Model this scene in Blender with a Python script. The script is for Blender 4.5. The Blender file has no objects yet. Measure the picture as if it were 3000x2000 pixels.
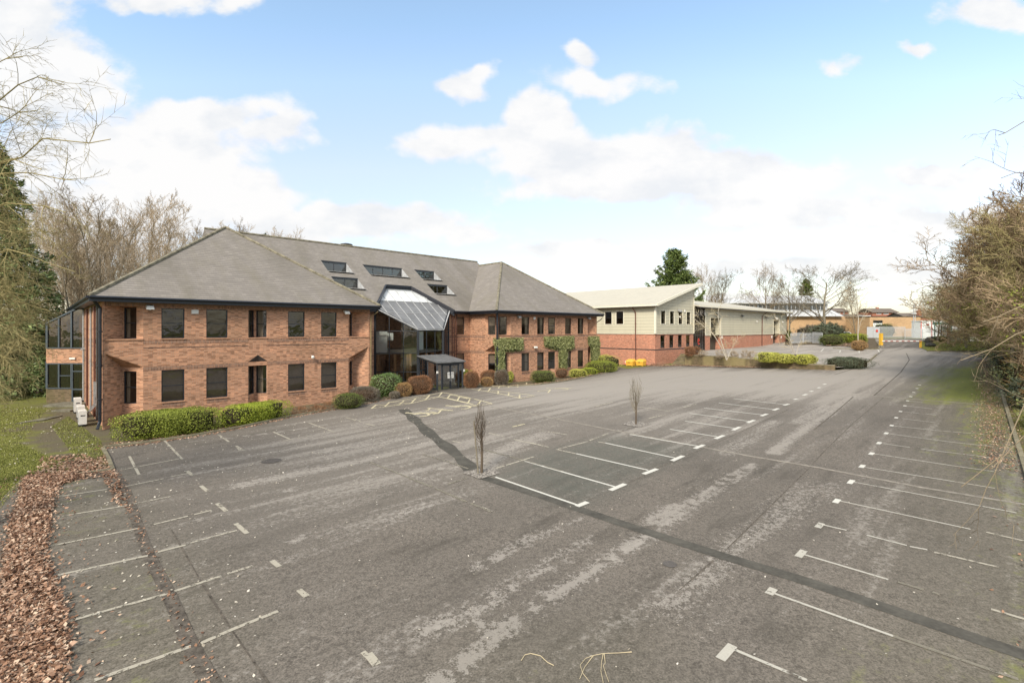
import bpy, math, random
import numpy as np
from mathutils import Vector, Matrix
from mathutils.geometry import delaunay_2d_cdt, tessellate_polygon

PI = math.pi
F = 1446.0; YH = 964.0          # focal length and eye-level row of the 3000 px wide photograph
HC = 6.0                        # camera height; world z = height relative to the camera + HC
SC = bpy.context.scene
COL = SC.collection
rnd = random.Random(7)

# ------------------------------------------------------------------ helpers: placing
def P(px, py, Y):               # a point of the place at distance Y in front of the camera
    return ((px-1500.0)*Y/F, Y, (YH-py)*Y/F + HC)
# office local frame: u along the facade, w into the block
AX, AY = -23.65, 28.5
UX, UY = .7200, .6940
def L2(u, w): return (AX+UX*u-UY*w, AY+UY*u+UX*w)
def L(u, w, z): x, y = L2(u, w); return (x, y, z+HC)

_cp = np.array([(3.9,8.9,-5.85),(12.15,17.7,-5.51),(20.5,26.6,-5.21),(26.9,33.6,-4.91),
 (-23.65,28.5,-5.82),(-6.9,43,-5.39),(2,53.2,-5.55),(22.2,64.1,-4.7),(34,52,-4.36),(63.5,85,-3.1),
 (-5.8,9,-5.85),(-13.3,18,-5.8),(0,3,-5.98),(12,4,-5.9),(-12,4,-5.98),(-.6,18.9,-5.7),
 (22,21.4,-5.28),(59.3,61.1,-3.75),(37,52.8,-4.2),(49.2,66.6,-3.5),(57.4,76.5,-3.2),(29,64,-4.6),
 (74,105,-2.1),(95,110,-2.1),(-35,45,-5.85),(-60,70,-5.9),(-14,36,-5.6),(-40,20,-5.8),(10,62,-5.2),(19.2,66.2,-4.9),
 (0,38,-5.1),(10,45,-4.95),(20,50,-4.72),(8,30,-5.3),
 (-200,200,-5.5),(0,250,-3.5),(200,220,-2),(200,0,-4.5),(-200,0,-6),(0,-100,-6.2),(450,500,-2),(-450,500,-5),(450,-300,-5),(-450,-300,-6)], float)
def _tps():
    p = _cp[:, :2]; n = len(p)
    d = np.linalg.norm(p[:,None]-p[None], axis=2)
    K = np.where(d>0, d*d*np.log(np.maximum(d,1e-9)), 0) + np.eye(n)*8.0
    Pm = np.c_[np.ones(n), p]
    A = np.zeros((n+3,n+3)); A[:n,:n]=K; A[:n,n:]=Pm; A[n:,:n]=Pm.T
    return np.linalg.solve(A, np.r_[_cp[:,2], np.zeros(3)])
_sol = _tps()
def zg_arr(xy):
    xy = np.asarray(xy, float).reshape(-1,2); p=_cp[:,:2]
    out = np.empty(len(xy))
    for i in range(0, len(xy), 20000):
        q = xy[i:i+20000]
        d = np.linalg.norm(q[:,None]-p[None], axis=2)
        K = np.where(d>0, d*d*np.log(np.maximum(d,1e-9)), 0)
        out[i:i+20000] = K@_sol[:-3] + _sol[-3] + q@_sol[-2:]
    return out + HC
def zg(x, y): return float(zg_arr([(x,y)])[0])
def G(px, py, f=None):          # where the view through a photo pixel meets the ground
    f = f or zg
    a, b = (px-1500.0)/F, (YH-py)/F
    Y = 3.0; st = .5
    while Y < 300 and HC + b*Y > f(a*Y, Y): Y += st
    lo, hi = Y-st, Y
    for _ in range(18):
        m = (lo+hi)/2
        if HC + b*m > f(a*m, m): lo = m
        else: hi = m
    return (a*hi, hi)

# ------------------------------------------------------------------ helpers: objects
def tag(o, label=None, cat=None, group=None, kind=None):
    if label: o['label'] = label
    if cat: o['category'] = cat
    if group: o['group'] = group
    if kind: o['kind'] = kind
    return o
def empty(name, loc, label, cat, group=None, rz=0.0):
    o = bpy.data.objects.new(name, None); COL.objects.link(o)
    o.location = loc; o.rotation_euler = (0,0,rz); o.empty_display_size = .3
    tag(o, label, cat, group); return o
def attach(o, parent):          # keep a mesh built in world coordinates where it is
    o.parent = parent
    if parent.type == 'EMPTY' and parent.parent is None:
        o.matrix_parent_inverse = (Matrix.Translation(parent.location) @ Matrix.Rotation(parent.rotation_euler.z,4,'Z')).inverted()

class MB:
    def __init__(s): s.v=[]; s.f=[]; s.m=[]
    def poly(s, pts, m=0):
        b=len(s.v); s.v += [tuple(p) for p in pts]; s.f.append(tuple(range(b,b+len(pts)))); s.m.append(m)
    def quad(s,a,b,c,d,m=0): s.poly((a,b,c,d),m)
    def prism(s, base, top, m=0):           # closed prism between two rings
        n=len(base); b=len(s.v); s.v += [tuple(p) for p in base]+[tuple(p) for p in top]
        s.f.append(tuple(range(b+n-1,b-1,-1))); s.m.append(m)
        s.f.append(tuple(range(b+n,b+2*n))); s.m.append(m)
        for i in range(n):
            j=(i+1)%n; s.f.append((b+i,b+j,b+n+j,b+n+i)); s.m.append(m)
    def bar(s, a, b, w, h, m=0, up=(0,0,1)):   # box beam from a to b, w wide, h high, centred
        a=Vector(a); b=Vector(b); d=(b-a).normalized(); up=Vector(up)
        if abs(d.dot(up))>.98: up=Vector((1,0,0)) if abs(d.x)<.9 else Vector((0,1,0))
        r=d.cross(up).normalized(); q=r.cross(d).normalized()
        o=[r*(sx*w/2)+q*(sz*h/2) for sx,sz in ((-1,-1),(1,-1),(1,1),(-1,1))]
        s.prism([a+k for k in o],[b+k for k in o],m)
    def vbox(s, x, y, z0, z1, dx, dy, ang=0, m=0):   # upright box centred on x,y turned by ang
        c,sn=math.cos(ang),math.sin(ang)
        r=[(x+c*a-sn*b, y+sn*a+c*b) for a,b in ((-dx/2,-dy/2),(dx/2,-dy/2),(dx/2,dy/2),(-dx/2,dy/2))]
        s.prism([(p[0],p[1],z0) for p in r],[(p[0],p[1],z1) for p in r],m)
    def tube(s, pts, rads, n=6, m=0, cap=True):
        b0=len(s.v); k=len(pts); pts=[Vector(p) for p in pts]
        ref=Vector((.31,.17,.93))
        for i,p in enumerate(pts):
            d=(pts[min(i+1,k-1)]-pts[max(i-1,0)]).normalized()
            r=d.cross(ref)
            if r.length<.1: r=d.cross(Vector((1,0,0)))
            r.normalize(); q=d.cross(r); rr=rads[i] if hasattr(rads,'__len__') else rads
            for j in range(n):
                t=2*PI*j/n; v=p+r*(math.cos(t)*rr)+q*(math.sin(t)*rr); s.v.append((v.x,v.y,v.z))
        for i in range(k-1):
            for j in range(n):
                a=b0+i*n+j; c=b0+i*n+(j+1)%n; s.f.append((a,c,c+n,a+n)); s.m.append(m)
        if cap:
            s.f.append(tuple(b0+j for j in range(n))[::-1]); s.m.append(m)
            s.f.append(tuple(b0+(k-1)*n+j for j in range(n))); s.m.append(m)
    def build(s, name, mats, parent=None, uv=True, smooth=False, local=False):
        me=bpy.data.meshes.new(name)
        me.from_pydata(s.v, [], s.f)
        if not isinstance(mats,(list,tuple)): mats=[mats]
        for mt in mats: me.materials.append(mt)
        if len(mats)>1: me.polygons.foreach_set('material_index', s.m)
        if smooth: me.polygons.foreach_set('use_smooth', [True]*len(me.polygons))
        me.update()
        if uv: auto_uv(me)
        o=bpy.data.objects.new(name, me); COL.objects.link(o)
        if parent:
            if local: o.parent=parent
            else: attach(o,parent)
        return o
def auto_uv(me):                # metre-true coordinates along every face
    n=len(me.polygons)
    if not n: return
    nor=np.empty(n*3); me.polygons.foreach_get('normal',nor); nor=nor.reshape(-1,3)
    lt=np.empty(n,int); me.polygons.foreach_get('loop_total',lt)
    vi=np.empty(len(me.loops),int); me.loops.foreach_get('vertex_index',vi)
    co=np.empty(len(me.vertices)*3); me.vertices.foreach_get('co',co); co=co.reshape(-1,3)
    t=np.c_[-nor[:,1],nor[:,0],np.zeros(n)]; l=np.linalg.norm(t,axis=1)
    flat=l<.05; t[flat]=(1,0,0); l[flat]=1; t/=l[:,None]
    bt=np.cross(nor,t); tl=np.repeat(t,lt,axis=0); bl=np.repeat(bt,lt,axis=0)
    p=co[vi]
    uvl=me.uv_layers.new(name='UVMap')
    arr=np.c_[(p*tl).sum(1),(p*bl).sum(1)].astype(np.float32)
    uvl.data.foreach_set('uv',arr.ravel())

def in_poly(xy, poly):
    x=xy[:,0]; y=xy[:,1]; ins=np.zeros(len(xy),bool); n=len(poly)
    for i in range(n):
        x1,y1=poly[i]; x2,y2=poly[(i+1)%n]
        if y1==y2: continue
        c=((y1>y)!=(y2>y)) & (x<(x2-x1)*(y-y1)/(y2-y1)+x1); ins^=c
    return ins
def seg_dist(xy, pts):          # distance to a polyline and position along it
    best=np.full(len(xy),1e9)
    for (x1,y1),(x2,y2) in zip(pts[:-1],pts[1:]):
        d=np.array((x2-x1,y2-y1)); l2=(d**2).sum()
        t=np.clip(((xy-(x1,y1))@d)/l2,0,1)
        best=np.minimum(best,np.linalg.norm(xy-np.array((x1,y1))-t[:,None]*d,axis=1))
    return best
def densify(poly, step):
    out=[]
    for i in range(len(poly)):
        a=np.array(poly[i]); b=np.array(poly[(i+1)%len(poly)]); k=max(1,int(np.linalg.norm(b-a)/step))
        out += [tuple(a+(b-a)*j/k) for j in range(k)]
    return out
def sheet(name, poly, step, mat, dz, hf=None, attrs=None):
    """ground-hugging sheet: polygon filled with a jittered grid"""
    ring=densify(poly,step); P0=np.array(ring)
    lo=P0.min(0); hi=P0.max(0)
    gx,gy=np.meshgrid(np.arange(lo[0],hi[0],step),np.arange(lo[1],hi[1],step))
    g=np.c_[gx.ravel(),gy.ravel()]; g=g[in_poly(g,poly)]
    if len(g): g=g[seg_dist(g,poly+[poly[0]])>step*.4]
    g=g+np.random.RandomState(1).uniform(-.1,.1,g.shape)*step
    allp=[Vector(p) for p in ring]+[Vector(p) for p in g]
    n=len(ring)
    r=delaunay_2d_cdt(allp,[(i,(i+1)%n) for i in range(n)],[list(range(n))],1,1e-5)
    v2=np.array([(v.x,v.y) for v in r[0]])
    z=(hf or zg_arr)(v2)+dz
    me=bpy.data.meshes.new(name); me.from_pydata(np.c_[v2,z].tolist(),[],[tuple(f) for f in r[2]])
    me.update()
    if len(me.polygons) and me.polygons[0].normal.z<0: me.flip_normals()
    me.materials.append(mat)
    me.polygons.foreach_set('use_smooth',[True]*len(me.polygons))
    for k,fn in (attrs or {}).items():
        a=me.attributes.new(k,'FLOAT','POINT'); a.data.foreach_set('value',fn(v2).astype(np.float32))
    o=bpy.data.objects.new(name,me); COL.objects.link(o)
    tag(o,kind='structure'); return o

# ------------------------------------------------------------------ helpers: materials
class NT:
    def __init__(s,name):
        s.mat=bpy.data.materials.new(name); s.mat.use_nodes=True; s.t=s.mat.node_tree; s.t.nodes.clear()
        s.out=s.t.nodes.new('ShaderNodeOutputMaterial')
    def n(s,ty,**kw):
        nd=s.t.nodes.new(ty)
        for k,v in kw.items():
            if k in nd.inputs.keys() if hasattr(nd.inputs,'keys') else False: nd.inputs[k].default_value=v
            else: setattr(nd,k,v)
        return nd
    def l(s,a,b): s.t.links.new(a,b)
    def val(s,x,sock):
        if isinstance(x,bpy.types.NodeSocket): s.l(x,sock)
        elif x is not None:
            if isinstance(x,(tuple,list)) and len(x)==3 and sock.type=='RGBA': x=(*x,1)
            sock.default_value=x
    def noise(s,vec,scale,detail=4,rough=.6,dim='3D'):
        nd=s.t.nodes.new('ShaderNodeTexNoise'); nd.inputs['Scale'].default_value=scale
        nd.inputs['Detail'].default_value=detail; nd.inputs['Roughness'].default_value=rough
        if vec is not None: s.l(vec,nd.inputs['Vector'])
        return nd.outputs['Fac']
    def ramp(s,fac,stops):
        nd=s.t.nodes.new('ShaderNodeValToRGB'); cr=nd.color_ramp
        while len(cr.elements)<len(stops): cr.elements.new(.5)
        for e,(p,c) in zip(cr.elements,stops):
            e.position=p; e.color=(*c,1) if isinstance(c,(tuple,list)) else (c,c,c,1)
        s.val(fac,nd.inputs['Fac']); return nd.outputs['Color']
    def mix(s,fac,a,b,mode='MIX'):
        nd=s.t.nodes.new('ShaderNodeMix'); nd.data_type='RGBA'; nd.blend_type=mode
        s.val(fac,nd.inputs[0]); s.val(a,nd.inputs[6]); s.val(b,nd.inputs[7]); return nd.outputs[2]
    def math(s,op,a,b=None,c=None,clamp=False):
        nd=s.t.nodes.new('ShaderNodeMath'); nd.operation=op; nd.use_clamp=clamp
        s.val(a,nd.inputs[0]); s.val(b,nd.inputs[1]); s.val(c,nd.inputs[2]); return nd.outputs[0]
    def vmath(s,op,a,b=None):
        nd=s.t.nodes.new('ShaderNodeVectorMath'); nd.operation=op
        s.val(a,nd.inputs[0]); s.val(b,nd.inputs[1]); return nd.outputs[0]
    def mapping(s,vec,scale=(1,1,1),rot=(0,0,0),loc=(0,0,0)):
        nd=s.t.nodes.new('ShaderNodeMapping'); nd.inputs['Scale'].default_value=scale
        nd.inputs['Rotation'].default_value=rot; nd.inputs['Location'].default_value=loc
        s.l(vec,nd.inputs['Vector']); return nd.outputs[0]
    def pos(s): return s.t.nodes.new('ShaderNodeNewGeometry').outputs['Position']
    def obj(s): return s.t.nodes.new('ShaderNodeTexCoord').outputs['Object']
    def uv(s): return s.t.nodes.new('ShaderNodeTexCoord').outputs['UV']
    def attr(s,name):
        nd=s.t.nodes.new('ShaderNodeAttribute'); nd.attribute_name=name; return nd.outputs['Fac']
    def bsdf(s,color,rough=.8,spec=.3,metal=0,normal=None,alpha=None):
        nd=s.t.nodes.new('ShaderNodeBsdfPrincipled')
        s.val(color,nd.inputs['Base Color']); s.val(rough,nd.inputs['Roughness'])
        nd.inputs['Specular IOR Level'].default_value=spec; nd.inputs['Metallic'].default_value=metal
        if normal is not None: s.l(normal,nd.inputs['Normal'])
        if alpha is not None: s.val(alpha,nd.inputs['Alpha'])
        s.l(nd.outputs[0],s.out.inputs[0]); return nd
    def bump(s,h,strength=.3,dist=.02):
        nd=s.t.nodes.new('ShaderNodeBump'); nd.inputs['Strength'].default_value=strength
        nd.inputs['Distance'].default_value=dist; s.l(h,nd.inputs['Height']); return nd.outputs[0]
M={}
def simple(name, col, rough=.6, spec=.3, metal=0, var=.12, scale=6.0):
    m=NT(name); p=m.obj(); nz=m.noise(p,scale,4,.6); nz2=m.noise(p,scale*7,2,.5)
    f=m.math('ADD',m.math('MULTIPLY',nz,.7),m.math('MULTIPLY',nz2,.3))
    c=m.ramp(f,[(.3,tuple(x*(1-var*1.6) for x in col)),(.7,tuple(min(1,x*(1+var)) for x in col))])
    m.bsdf(c,rough,spec,metal); M[name]=m.mat; return m.mat

def brick_mat(name, c1, c2, mortar, stain=(.05,.045,.03), stain_amt=.3, dark=.25, streak=False):
    m=NT(name); uv=m.uv()
    b=m.t.nodes.new('ShaderNodeTexBrick'); m.l(uv,b.inputs['Vector'])
    b.inputs['Scale'].default_value=1.0; b.inputs['Brick Width'].default_value=.225; b.inputs['Row Height'].default_value=.075
    b.inputs['Mortar Size'].default_value=.007; b.inputs['Mortar Smooth'].default_value=.3; b.inputs['Bias'].default_value=-.15
    b.inputs['Color1'].default_value=(*c1,1); b.inputs['Color2'].default_value=(*c2,1); b.inputs['Mortar'].default_value=(*mortar,1)
    # single bricks, some burnt dark
    v=m.t.nodes.new('ShaderNodeTexVoronoi'); v.inputs['Scale'].default_value=1.0; v.inputs['Randomness'].default_value=.35
    m.l(m.mapping(uv,(4.44,13.33,1)),v.inputs['Vector'])
    sep=m.t.nodes.new('ShaderNodeSeparateColor'); m.l(v.outputs['Color'],sep.inputs[0])
    dk=m.math('MULTIPLY',m.math('GREATER_THAN',sep.outputs[0],.70),dark*1.6,clamp=True)
    c=m.mix(dk,b.outputs['Color'],tuple(x*.42 for x in c2))
    lt=m.math('MULTIPLY',m.math('GREATER_THAN',sep.outputs[1],.78),.5)
    c=m.mix(lt,c,tuple(min(1,x*1.35) for x in c1))
    big=m.noise(m.mapping(m.pos(),(.35,.35,.6)),1.0,5,.65)
    c=m.mix(m.ramp(big,[(.42,0.0),(.75,stain_amt)]),c,stain)
    if streak:
        s2=m.noise(m.mapping(m.pos(),(1.2,1.2,.15)),1.5,4,.6); c=m.mix(m.ramp(s2,[(.45,0.0),(.7,.6)]),c,(.085,.078,.03)); s3=m.noise(m.mapping(m.pos(),(.5,.5,.1)),1.1,3,.5); c=m.mix(m.ramp(s3,[(.5,0.0),(.6,.5)]),c,(.30,.25,.12))
    m.bsdf(c,.9,.15,normal=m.bump(b.outputs['Fac'],-.35,.008)); M[name]=m.mat; return m.mat
# ------------------------------------------------------------------ materials of the ground
ROTU=(0,0,-.767)
def asphalt(name, base=(.128,.113,.095), worn=(.315,.29,.255), pale_amt=1.0):
    m=NT(name); p=m.pos()
    g1=m.noise(p,26,2,.8); g2=m.noise(p,9,3,.75); fine=m.math('ADD',m.math('MULTIPLY',g1,.6),m.math('MULTIPLY',g2,.4)); mid=m.noise(p,2.0,6,.7); big=m.noise(p,.16,4,.6)
    pr=m.mapping(p,(1,1,1),ROTU); st=m.mapping(pr,(.16,1.9,1)); streak=m.noise(st,.9,6,.68)
    st2=m.mapping(pr,(.075,1.0,1)); streak2=m.noise(st2,1.0,6,.62)
    c=m.mix(m.ramp(fine,[(.40,0.0),(.62,1.0)]),tuple(x*.45 for x in base),tuple(x*1.75 for x in base))
    c=m.mix(m.ramp(mid,[(.3,0.0),(.8,.55)]),c,tuple(x*1.35 for x in base))
    c=m.mix(m.ramp(big,[(.35,.0),(.7,.5)]),c,(.085,.077,.066))
    dk=m.noise(m.mapping(pr,(.3,1.2,1)),1.1,6,.66); c=m.mix(m.ramp(dk,[(.52,0.0),(.68,.5)]),c,(.058,.052,.042))
    # worn pale patches: traffic streaks and the dry far half
    edge=m.noise(p,7.0,8,.82); a=m.attr('worn')
    w1=m.math('ADD',a,m.math('MULTIPLY',m.math('SUBTRACT',edge,.5),2.6))
    w1=m.math('ADD',w1,m.math('MULTIPLY',m.math('SUBTRACT',fine,.5),1.3))
    w1=m.math('ADD',w1,m.math('MULTIPLY',m.math('SUBTRACT',streak,.5),1.2))
    c=m.mix(m.math('MULTIPLY',m.ramp(w1,[(.56,0.0),(.72,.66)]),1.0),c,worn)
    pale=m.attr('pale')
    w2=m.math('ADD',m.math('MULTIPLY',streak2,1.0),m.math('MULTIPLY',m.math('SUBTRACT',edge,.5),.9))
    w2=m.math('ADD',w2,m.math('MULTIPLY',pale,.30*pale_amt))
    c=m.mix(m.ramp(w2,[(.60,0.0),(.70,.60)]),c,worn)
    c=m.mix(m.math('MULTIPLY',pale,.58),c,tuple(x*.98 for x in worn))
    dp=m.math('MULTIPLY',m.attr('damp'),m.ramp(mid,[(.25,.15),(.7,.6)])); c=m.mix(dp,c,(.085,.095,.080))
    mo=m.math('ADD',m.attr('moss'),m.math('MULTIPLY',m.math('SUBTRACT',mid,.5),1.3))
    c=m.mix(m.math('MULTIPLY',m.attr('moss'),.62),c,(.105,.10,.055)); mo=m.math('ADD',mo,m.math('MULTIPLY',m.math('SUBTRACT',fine,.5),.5))
    mo=m.math('ADD',mo,m.math('MULTIPLY',m.math('SUBTRACT',streak,.5),1.0))
    c=m.mix(m.ramp(mo,[(.38,0.0),(.85,.82)]),c,(.18,.20,.036))
    rough=m.ramp(w1,[(.4,.88),(.8,.75)])
    m.bsdf(c,.9,.18,normal=m.bump(fine,.5,.012)); M[name]=m.mat; return m.mat
asphalt('asphalt'); asphalt('terrace_asphalt',(.27,.245,.215),(.37,.34,.305),1.0)

def grass_mat():
    m=NT('grass'); p=m.pos()
    f=m.noise(p,38,3,.75); md=m.noise(p,1.3,5,.7); bg=m.noise(p,.23,4,.6)
    g=m.mix(m.ramp(f,[(.3,0.0),(.7,1.0)]),(.085,.090,.022),(.225,.235,.06))
    soil=m.mix(m.ramp(f,[(.3,0.0),(.7,1.0)]),(.075,.062,.038),(.17,.15,.10))
    k=m.math('ADD',m.attr('bare'),m.math('MULTIPLY',m.math('SUBTRACT',md,.5),1.6))
    k=m.math('ADD',k,m.math('MULTIPLY',m.math('SUBTRACT',bg,.5),.8))
    c=m.mix(m.ramp(k,[(.3,0.0),(.75,1.0)]),g,soil)
    m.bsdf(c,.95,.1,normal=m.bump(f,.8,.04)); M['grass']=m.mat
grass_mat()
def paint(name,col,wear):
    m=NT(name); p=m.pos(); n1=m.noise(p,9,5,.75); n2=m.noise(p,1.1,3,.6)
    a=m.math('ADD',m.math('MULTIPLY',n1,.65),m.math('MULTIPLY',n2,.35))
    al=m.ramp(a,[(wear,0.0),(wear+.07,1.0)])
    c=m.mix(m.noise(p,30,2),tuple(x*.75 for x in col),col)
    m.bsdf(c,.85,.2,alpha=al); M[name]=m.mat
paint('fresh_paint',(.60,.59,.53),.33); paint('worn_paint',(.46,.44,.38),.38); paint('faded_paint',(.40,.37,.30),.405); paint('ghost_paint',(.33,.31,.26),.49); paint('yellow_paint',(.60,.54,.36),.40)
simple('kerb_stone',(.21,.19,.13),.9,.15,var=.3,scale=3)
simple('concrete_channel',(.27,.245,.205),.9,.15,var=.35,scale=4)
simple('trench_fill',(.084,.079,.066),.85,.2,var=.3,scale=2)
simple('gutter_brick',(.115,.10,.082),.9,.15,var=.5,scale=5)
simple('soil',(.12,.095,.062),.95,.1,var=.45,scale=5)
simple('paving',(.17,.16,.12),.9,.15,var=.4,scale=3)

# ------------------------------------------------------------------ outlines on the ground
KERB_HEDGE=[(301,1314),(420,1300),(560,1280),(700,1255),(850,1222),(950,1205),(1050,1187),(1130,1170),(1200,1157),(1278,1147)]
KERB_RIGHTWING=[(1362,1137),(1430,1133),(1500,1133),(1580,1128),(1660,1117),(1740,1101),(1806,1087),(1815,1080),(1800,1072)]
gk=lambda pts:[G(*p) for p in pts]
KH=gk(KERB_HEDGE); KR=gk(KERB_RIGHTWING)
I0=(19.2,66.2)                      # front corner of the works building
def I2(u,w): return (I0[0]+UX*u-UY*w, I0[1]+UY*u+UX*w)
R0=(22.4,63.9); R1=(34.0,52.0)
def kerbX(Y): return 22+.94*(Y-21.4)
DR=[(37,53.0),(43.5,60),(49.2,66.6),(57.4,76.5),(61.5,82.5)]
right_edge=[(kerbX(y),y) for y in (61,50,40,30,21.4,12,3,-9)]
K_LEFT=gk([(301,1314),(318,1345),(330,1378)]); K_L2=gk([(330,1378),(210,1392),(95,1404)])
left_edge=[(-34,-9),(-24,6)]+gk([(-60,1760),(-30,1500),(60,1404)])
lot=KH+KR+[I2(-6,.5),I2(0,-.05),R0,R1]+DR+[(66,90),(70,96),(79,96),(76,90),(71.0,84.0),(74,80),(72,74),(66,67)]+right_edge+left_edge+K_L2[::-1]+K_LEFT[::-1][1:-1]
def clean(poly):
    out=[poly[0]]
    for q in poly[1:]:
        if math.dist(q,out[-1])>.02: out.append(q)
    return out
lot=clean(lot)
worn_lines=[([(1250,2040),(1400,1903),(1503,1817),(1647,1726),(1767,1651),(1899,1568)],.25,1.0),
 ([(1400,1662),(1572,1571),(1698,1525)],.3,.8),([(1250,1850),(1400,1789),(1532,1697),(1721,1582)],.28,.8),
 ([(1934,1536),(2020,1479),(2203,1364)],.28,.95),([(2266,1327),(2330,1272),(2421,1215),(2502,1154)],.4,.9),
 ([(2157,1605),(2272,1525),(2341,1456),(2400,1420)],.8,.62),([(1997,1789),(2146,1651)],.9,.6),
 ([(700,1425),(800,1405),(935,1378),(1082,1345),(1288,1291)],.45,.9),([(935,1329),(1100,1300),(1201,1280)],.5,.75),
 ([(560,1295),(827,1266),(1000,1238),(1179,1210)],.16,.95),([(1420,1350),(1469,1325),(1530,1298),(1598,1274)],.8,.85),
 ([(1130,1529),(1260,1475)],.25,.8),([(1270,1382),(1370,1362)],.22,.9),([(1420,1382),(1450,1365)],.5,.9),
 ([(860,1585),(900,1570)],.3,.8),([(560,1660),(660,1652)],.25,.6),([(2120,1330),(2270,1235)],.5,.75),
 ([(2330,1240),(2420,1190)],.4,.7),([(1900,1530),(1960,1490)],.4,.7),([(1050,1400),(1240,1350)],.3,.7),
 ([(830,1440),(860,1438)],.3,.8),([(1225,1400),(1330,1420)],.25,.7)]
worn_w=[(gk(a),w,s) for a,w,s in worn_lines]
pale_poly=gk([(1500,1128),(1700,1112),(1812,1092),(2000,1080),(2250,1086),(2440,1092),(2588,1022),(2700,1022),(2790,1035),(2740,1090),(2640,1130),(2500,1165),(2330,1172),(2150,1160),(1900,1168),(1700,1200),(1450,1190)])
damp_poly=gk([(1445,1400),(1560,1330),(1800,1275),(2030,1310),(1860,1400),(1720,1480),(1600,1460)])
moss_polys=[gk([(2790,1082),(2880,1072),(2925,1175),(2740,1178)]),gk([(2860,1250),(2965,1260),(3100,1500),(3200,1900),(2900,2100),(2960,1600)]),
 gk([(110,1410),(300,1400),(330,1560),(150,1640)]),gk([(250,1700),(420,1640),(560,1900),(300,2100)]),gk([(2600,1900),(3100,1800),(3200,2200),(2600,2200)]),
 gk([(1480,1950),(1800,1900),(1800,2100),(1480,2100)])]
moss_amt=[1.3,.6,.46,.5,.45,.4]
def soft(v,poly,edge):
    d=seg_dist(v,poly+[poly[0]]); ins=in_poly(v,poly)
    return np.clip(np.where(ins,.5+d/edge,.5-d/edge),0,1)
def a_worn(v):
    r=np.zeros(len(v))
    for pl,w,s in worn_w: r=np.maximum(r,s*np.clip(1.25-seg_dist(v,pl)/w*.75,0,1))
    return r
mid_poly=gk([(620,1330),(900,1215),(1500,1150),(2300,1190),(2500,1180),(2100,1300),(1700,1280),(1350,1390),(900,1470)])
def a_pale(v): return np.maximum(soft(v,pale_poly,9.0),.34*soft(v,mid_poly,8.0))
def a_damp(v): return soft(v,damp_poly,1.6)
def a_moss(v):
    r=np.zeros(len(v))
    for pl,s in zip(moss_polys,moss_amt): r=np.maximum(r,s*soft(v,pl,7.0 if s>.9 else 4.0))
    kd=np.abs(v[:,0]-(22+.94*(v[:,1]-21.4))); r=np.maximum(r,np.clip(.78-kd/7.5,0,.6)*(v[:,1]<58)*np.clip((v[:,1]-9)/14,.45,1))
    return r
def a_bare(v):
    r=.36*np.ones(len(v))
    path=gk([(60,1262),(140,1240),(205,1330),(330,1385)]); r=np.maximum(r,1.05-np.clip(seg_dist(v,path)/1.0,0,1)*.7)
    wl=[L2(-1,-1),L2(-1,16)]; r=np.maximum(r,1.1-np.clip(seg_dist(v,wl)/1.5,0,1)*.8)
    bed=KH+[L2(16.8,0),L2(0,0)]; r=np.maximum(r,soft(v,bed,.8)*1.0)
    bed=KR+[L2(47,0),L2(31,0),L2(31,4),L2(27,4)]; r=np.maximum(r,soft(v,bed,.8)*1.0)
    rk=[(kerbX(y)+3.2,y) for y in (-5,30,60)]; r=np.maximum(r,1.15-np.clip(seg_dist(v,rk)/3.0,0,1)*.85)
    r=np.where(v[:,1]>110,.5,r)
    gl=gk([(2716,1030),(2890,1028),(2900,990),(2720,990)]); r=np.where(in_poly(v,gl),.1,r)
    return r
# one sheet to the horizon, finer near by
def grid_ground():
    def axis(lim):
        out=[0.0]; s=1.2
        while out[-1]<lim:
            if out[-1]>75: s*=1.12
            out.append(out[-1]+s)
        return out
    ax=axis(1500); xs=[-a for a in ax[:0:-1]]+ax; ys=[-a for a in axis(400)[:0:-1]]+axis(1700)
    X,Y=np.meshgrid(xs,ys); v=np.c_[X.ravel(),Y.ravel()]; nx=len(xs); ny=len(ys)
    r=np.linalg.norm(v,axis=1); vv=v*np.minimum(1,330/np.maximum(r,1))[:,None]
    z=zg_arr(vv); z=z*np.clip(1-(r-330)/700,0.0,1)+(3.2)*(1-np.clip(1-(r-330)/700,0.0,1))
    # stay under the paved sheets laid over it
    ins=in_poly(v,lot)&(seg_dist(v,lot+[lot[0]])>.9); z=np.where(ins,z-.12,z)
    f=[(j*nx+i,j*nx+i+1,(j+1)*nx+i+1,(j+1)*nx+i) for j in range(ny-1) for i in range(nx-1)]
    me=bpy.data.meshes.new('ground'); me.from_pydata(np.c_[v,z].tolist(),[],f); me.update()
    me.materials.append(M['grass']); me.polygons.foreach_set('use_smooth',[True]*len(me.polygons))
    a=me.attributes.new('bare','FLOAT','POINT'); a.data.foreach_set('value',a_bare(v).astype(np.float32))
    o=bpy.data.objects.new('ground',me); COL.objects.link(o); tag(o,kind='structure')
grid_ground()
at=dict(worn=a_worn,pale=a_pale,damp=a_damp,moss=a_moss)
sheet('car_park',lot,.42,M['asphalt'],.03,attrs=at)
Z0=lambda v:np.zeros(len(v)); Z1=lambda v:np.ones(len(v))
# public road behind the gates
road=[(50,97.5),(70,96.2),(79,96.2),(150,97.5),(170,104.5),(50,104.5)]
sheet('road',road,1.2,M['asphalt'],.06,attrs=dict(worn=Z0,pale=lambda v:.5*np.ones(len(v)),damp=Z0,moss=Z0))
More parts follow.
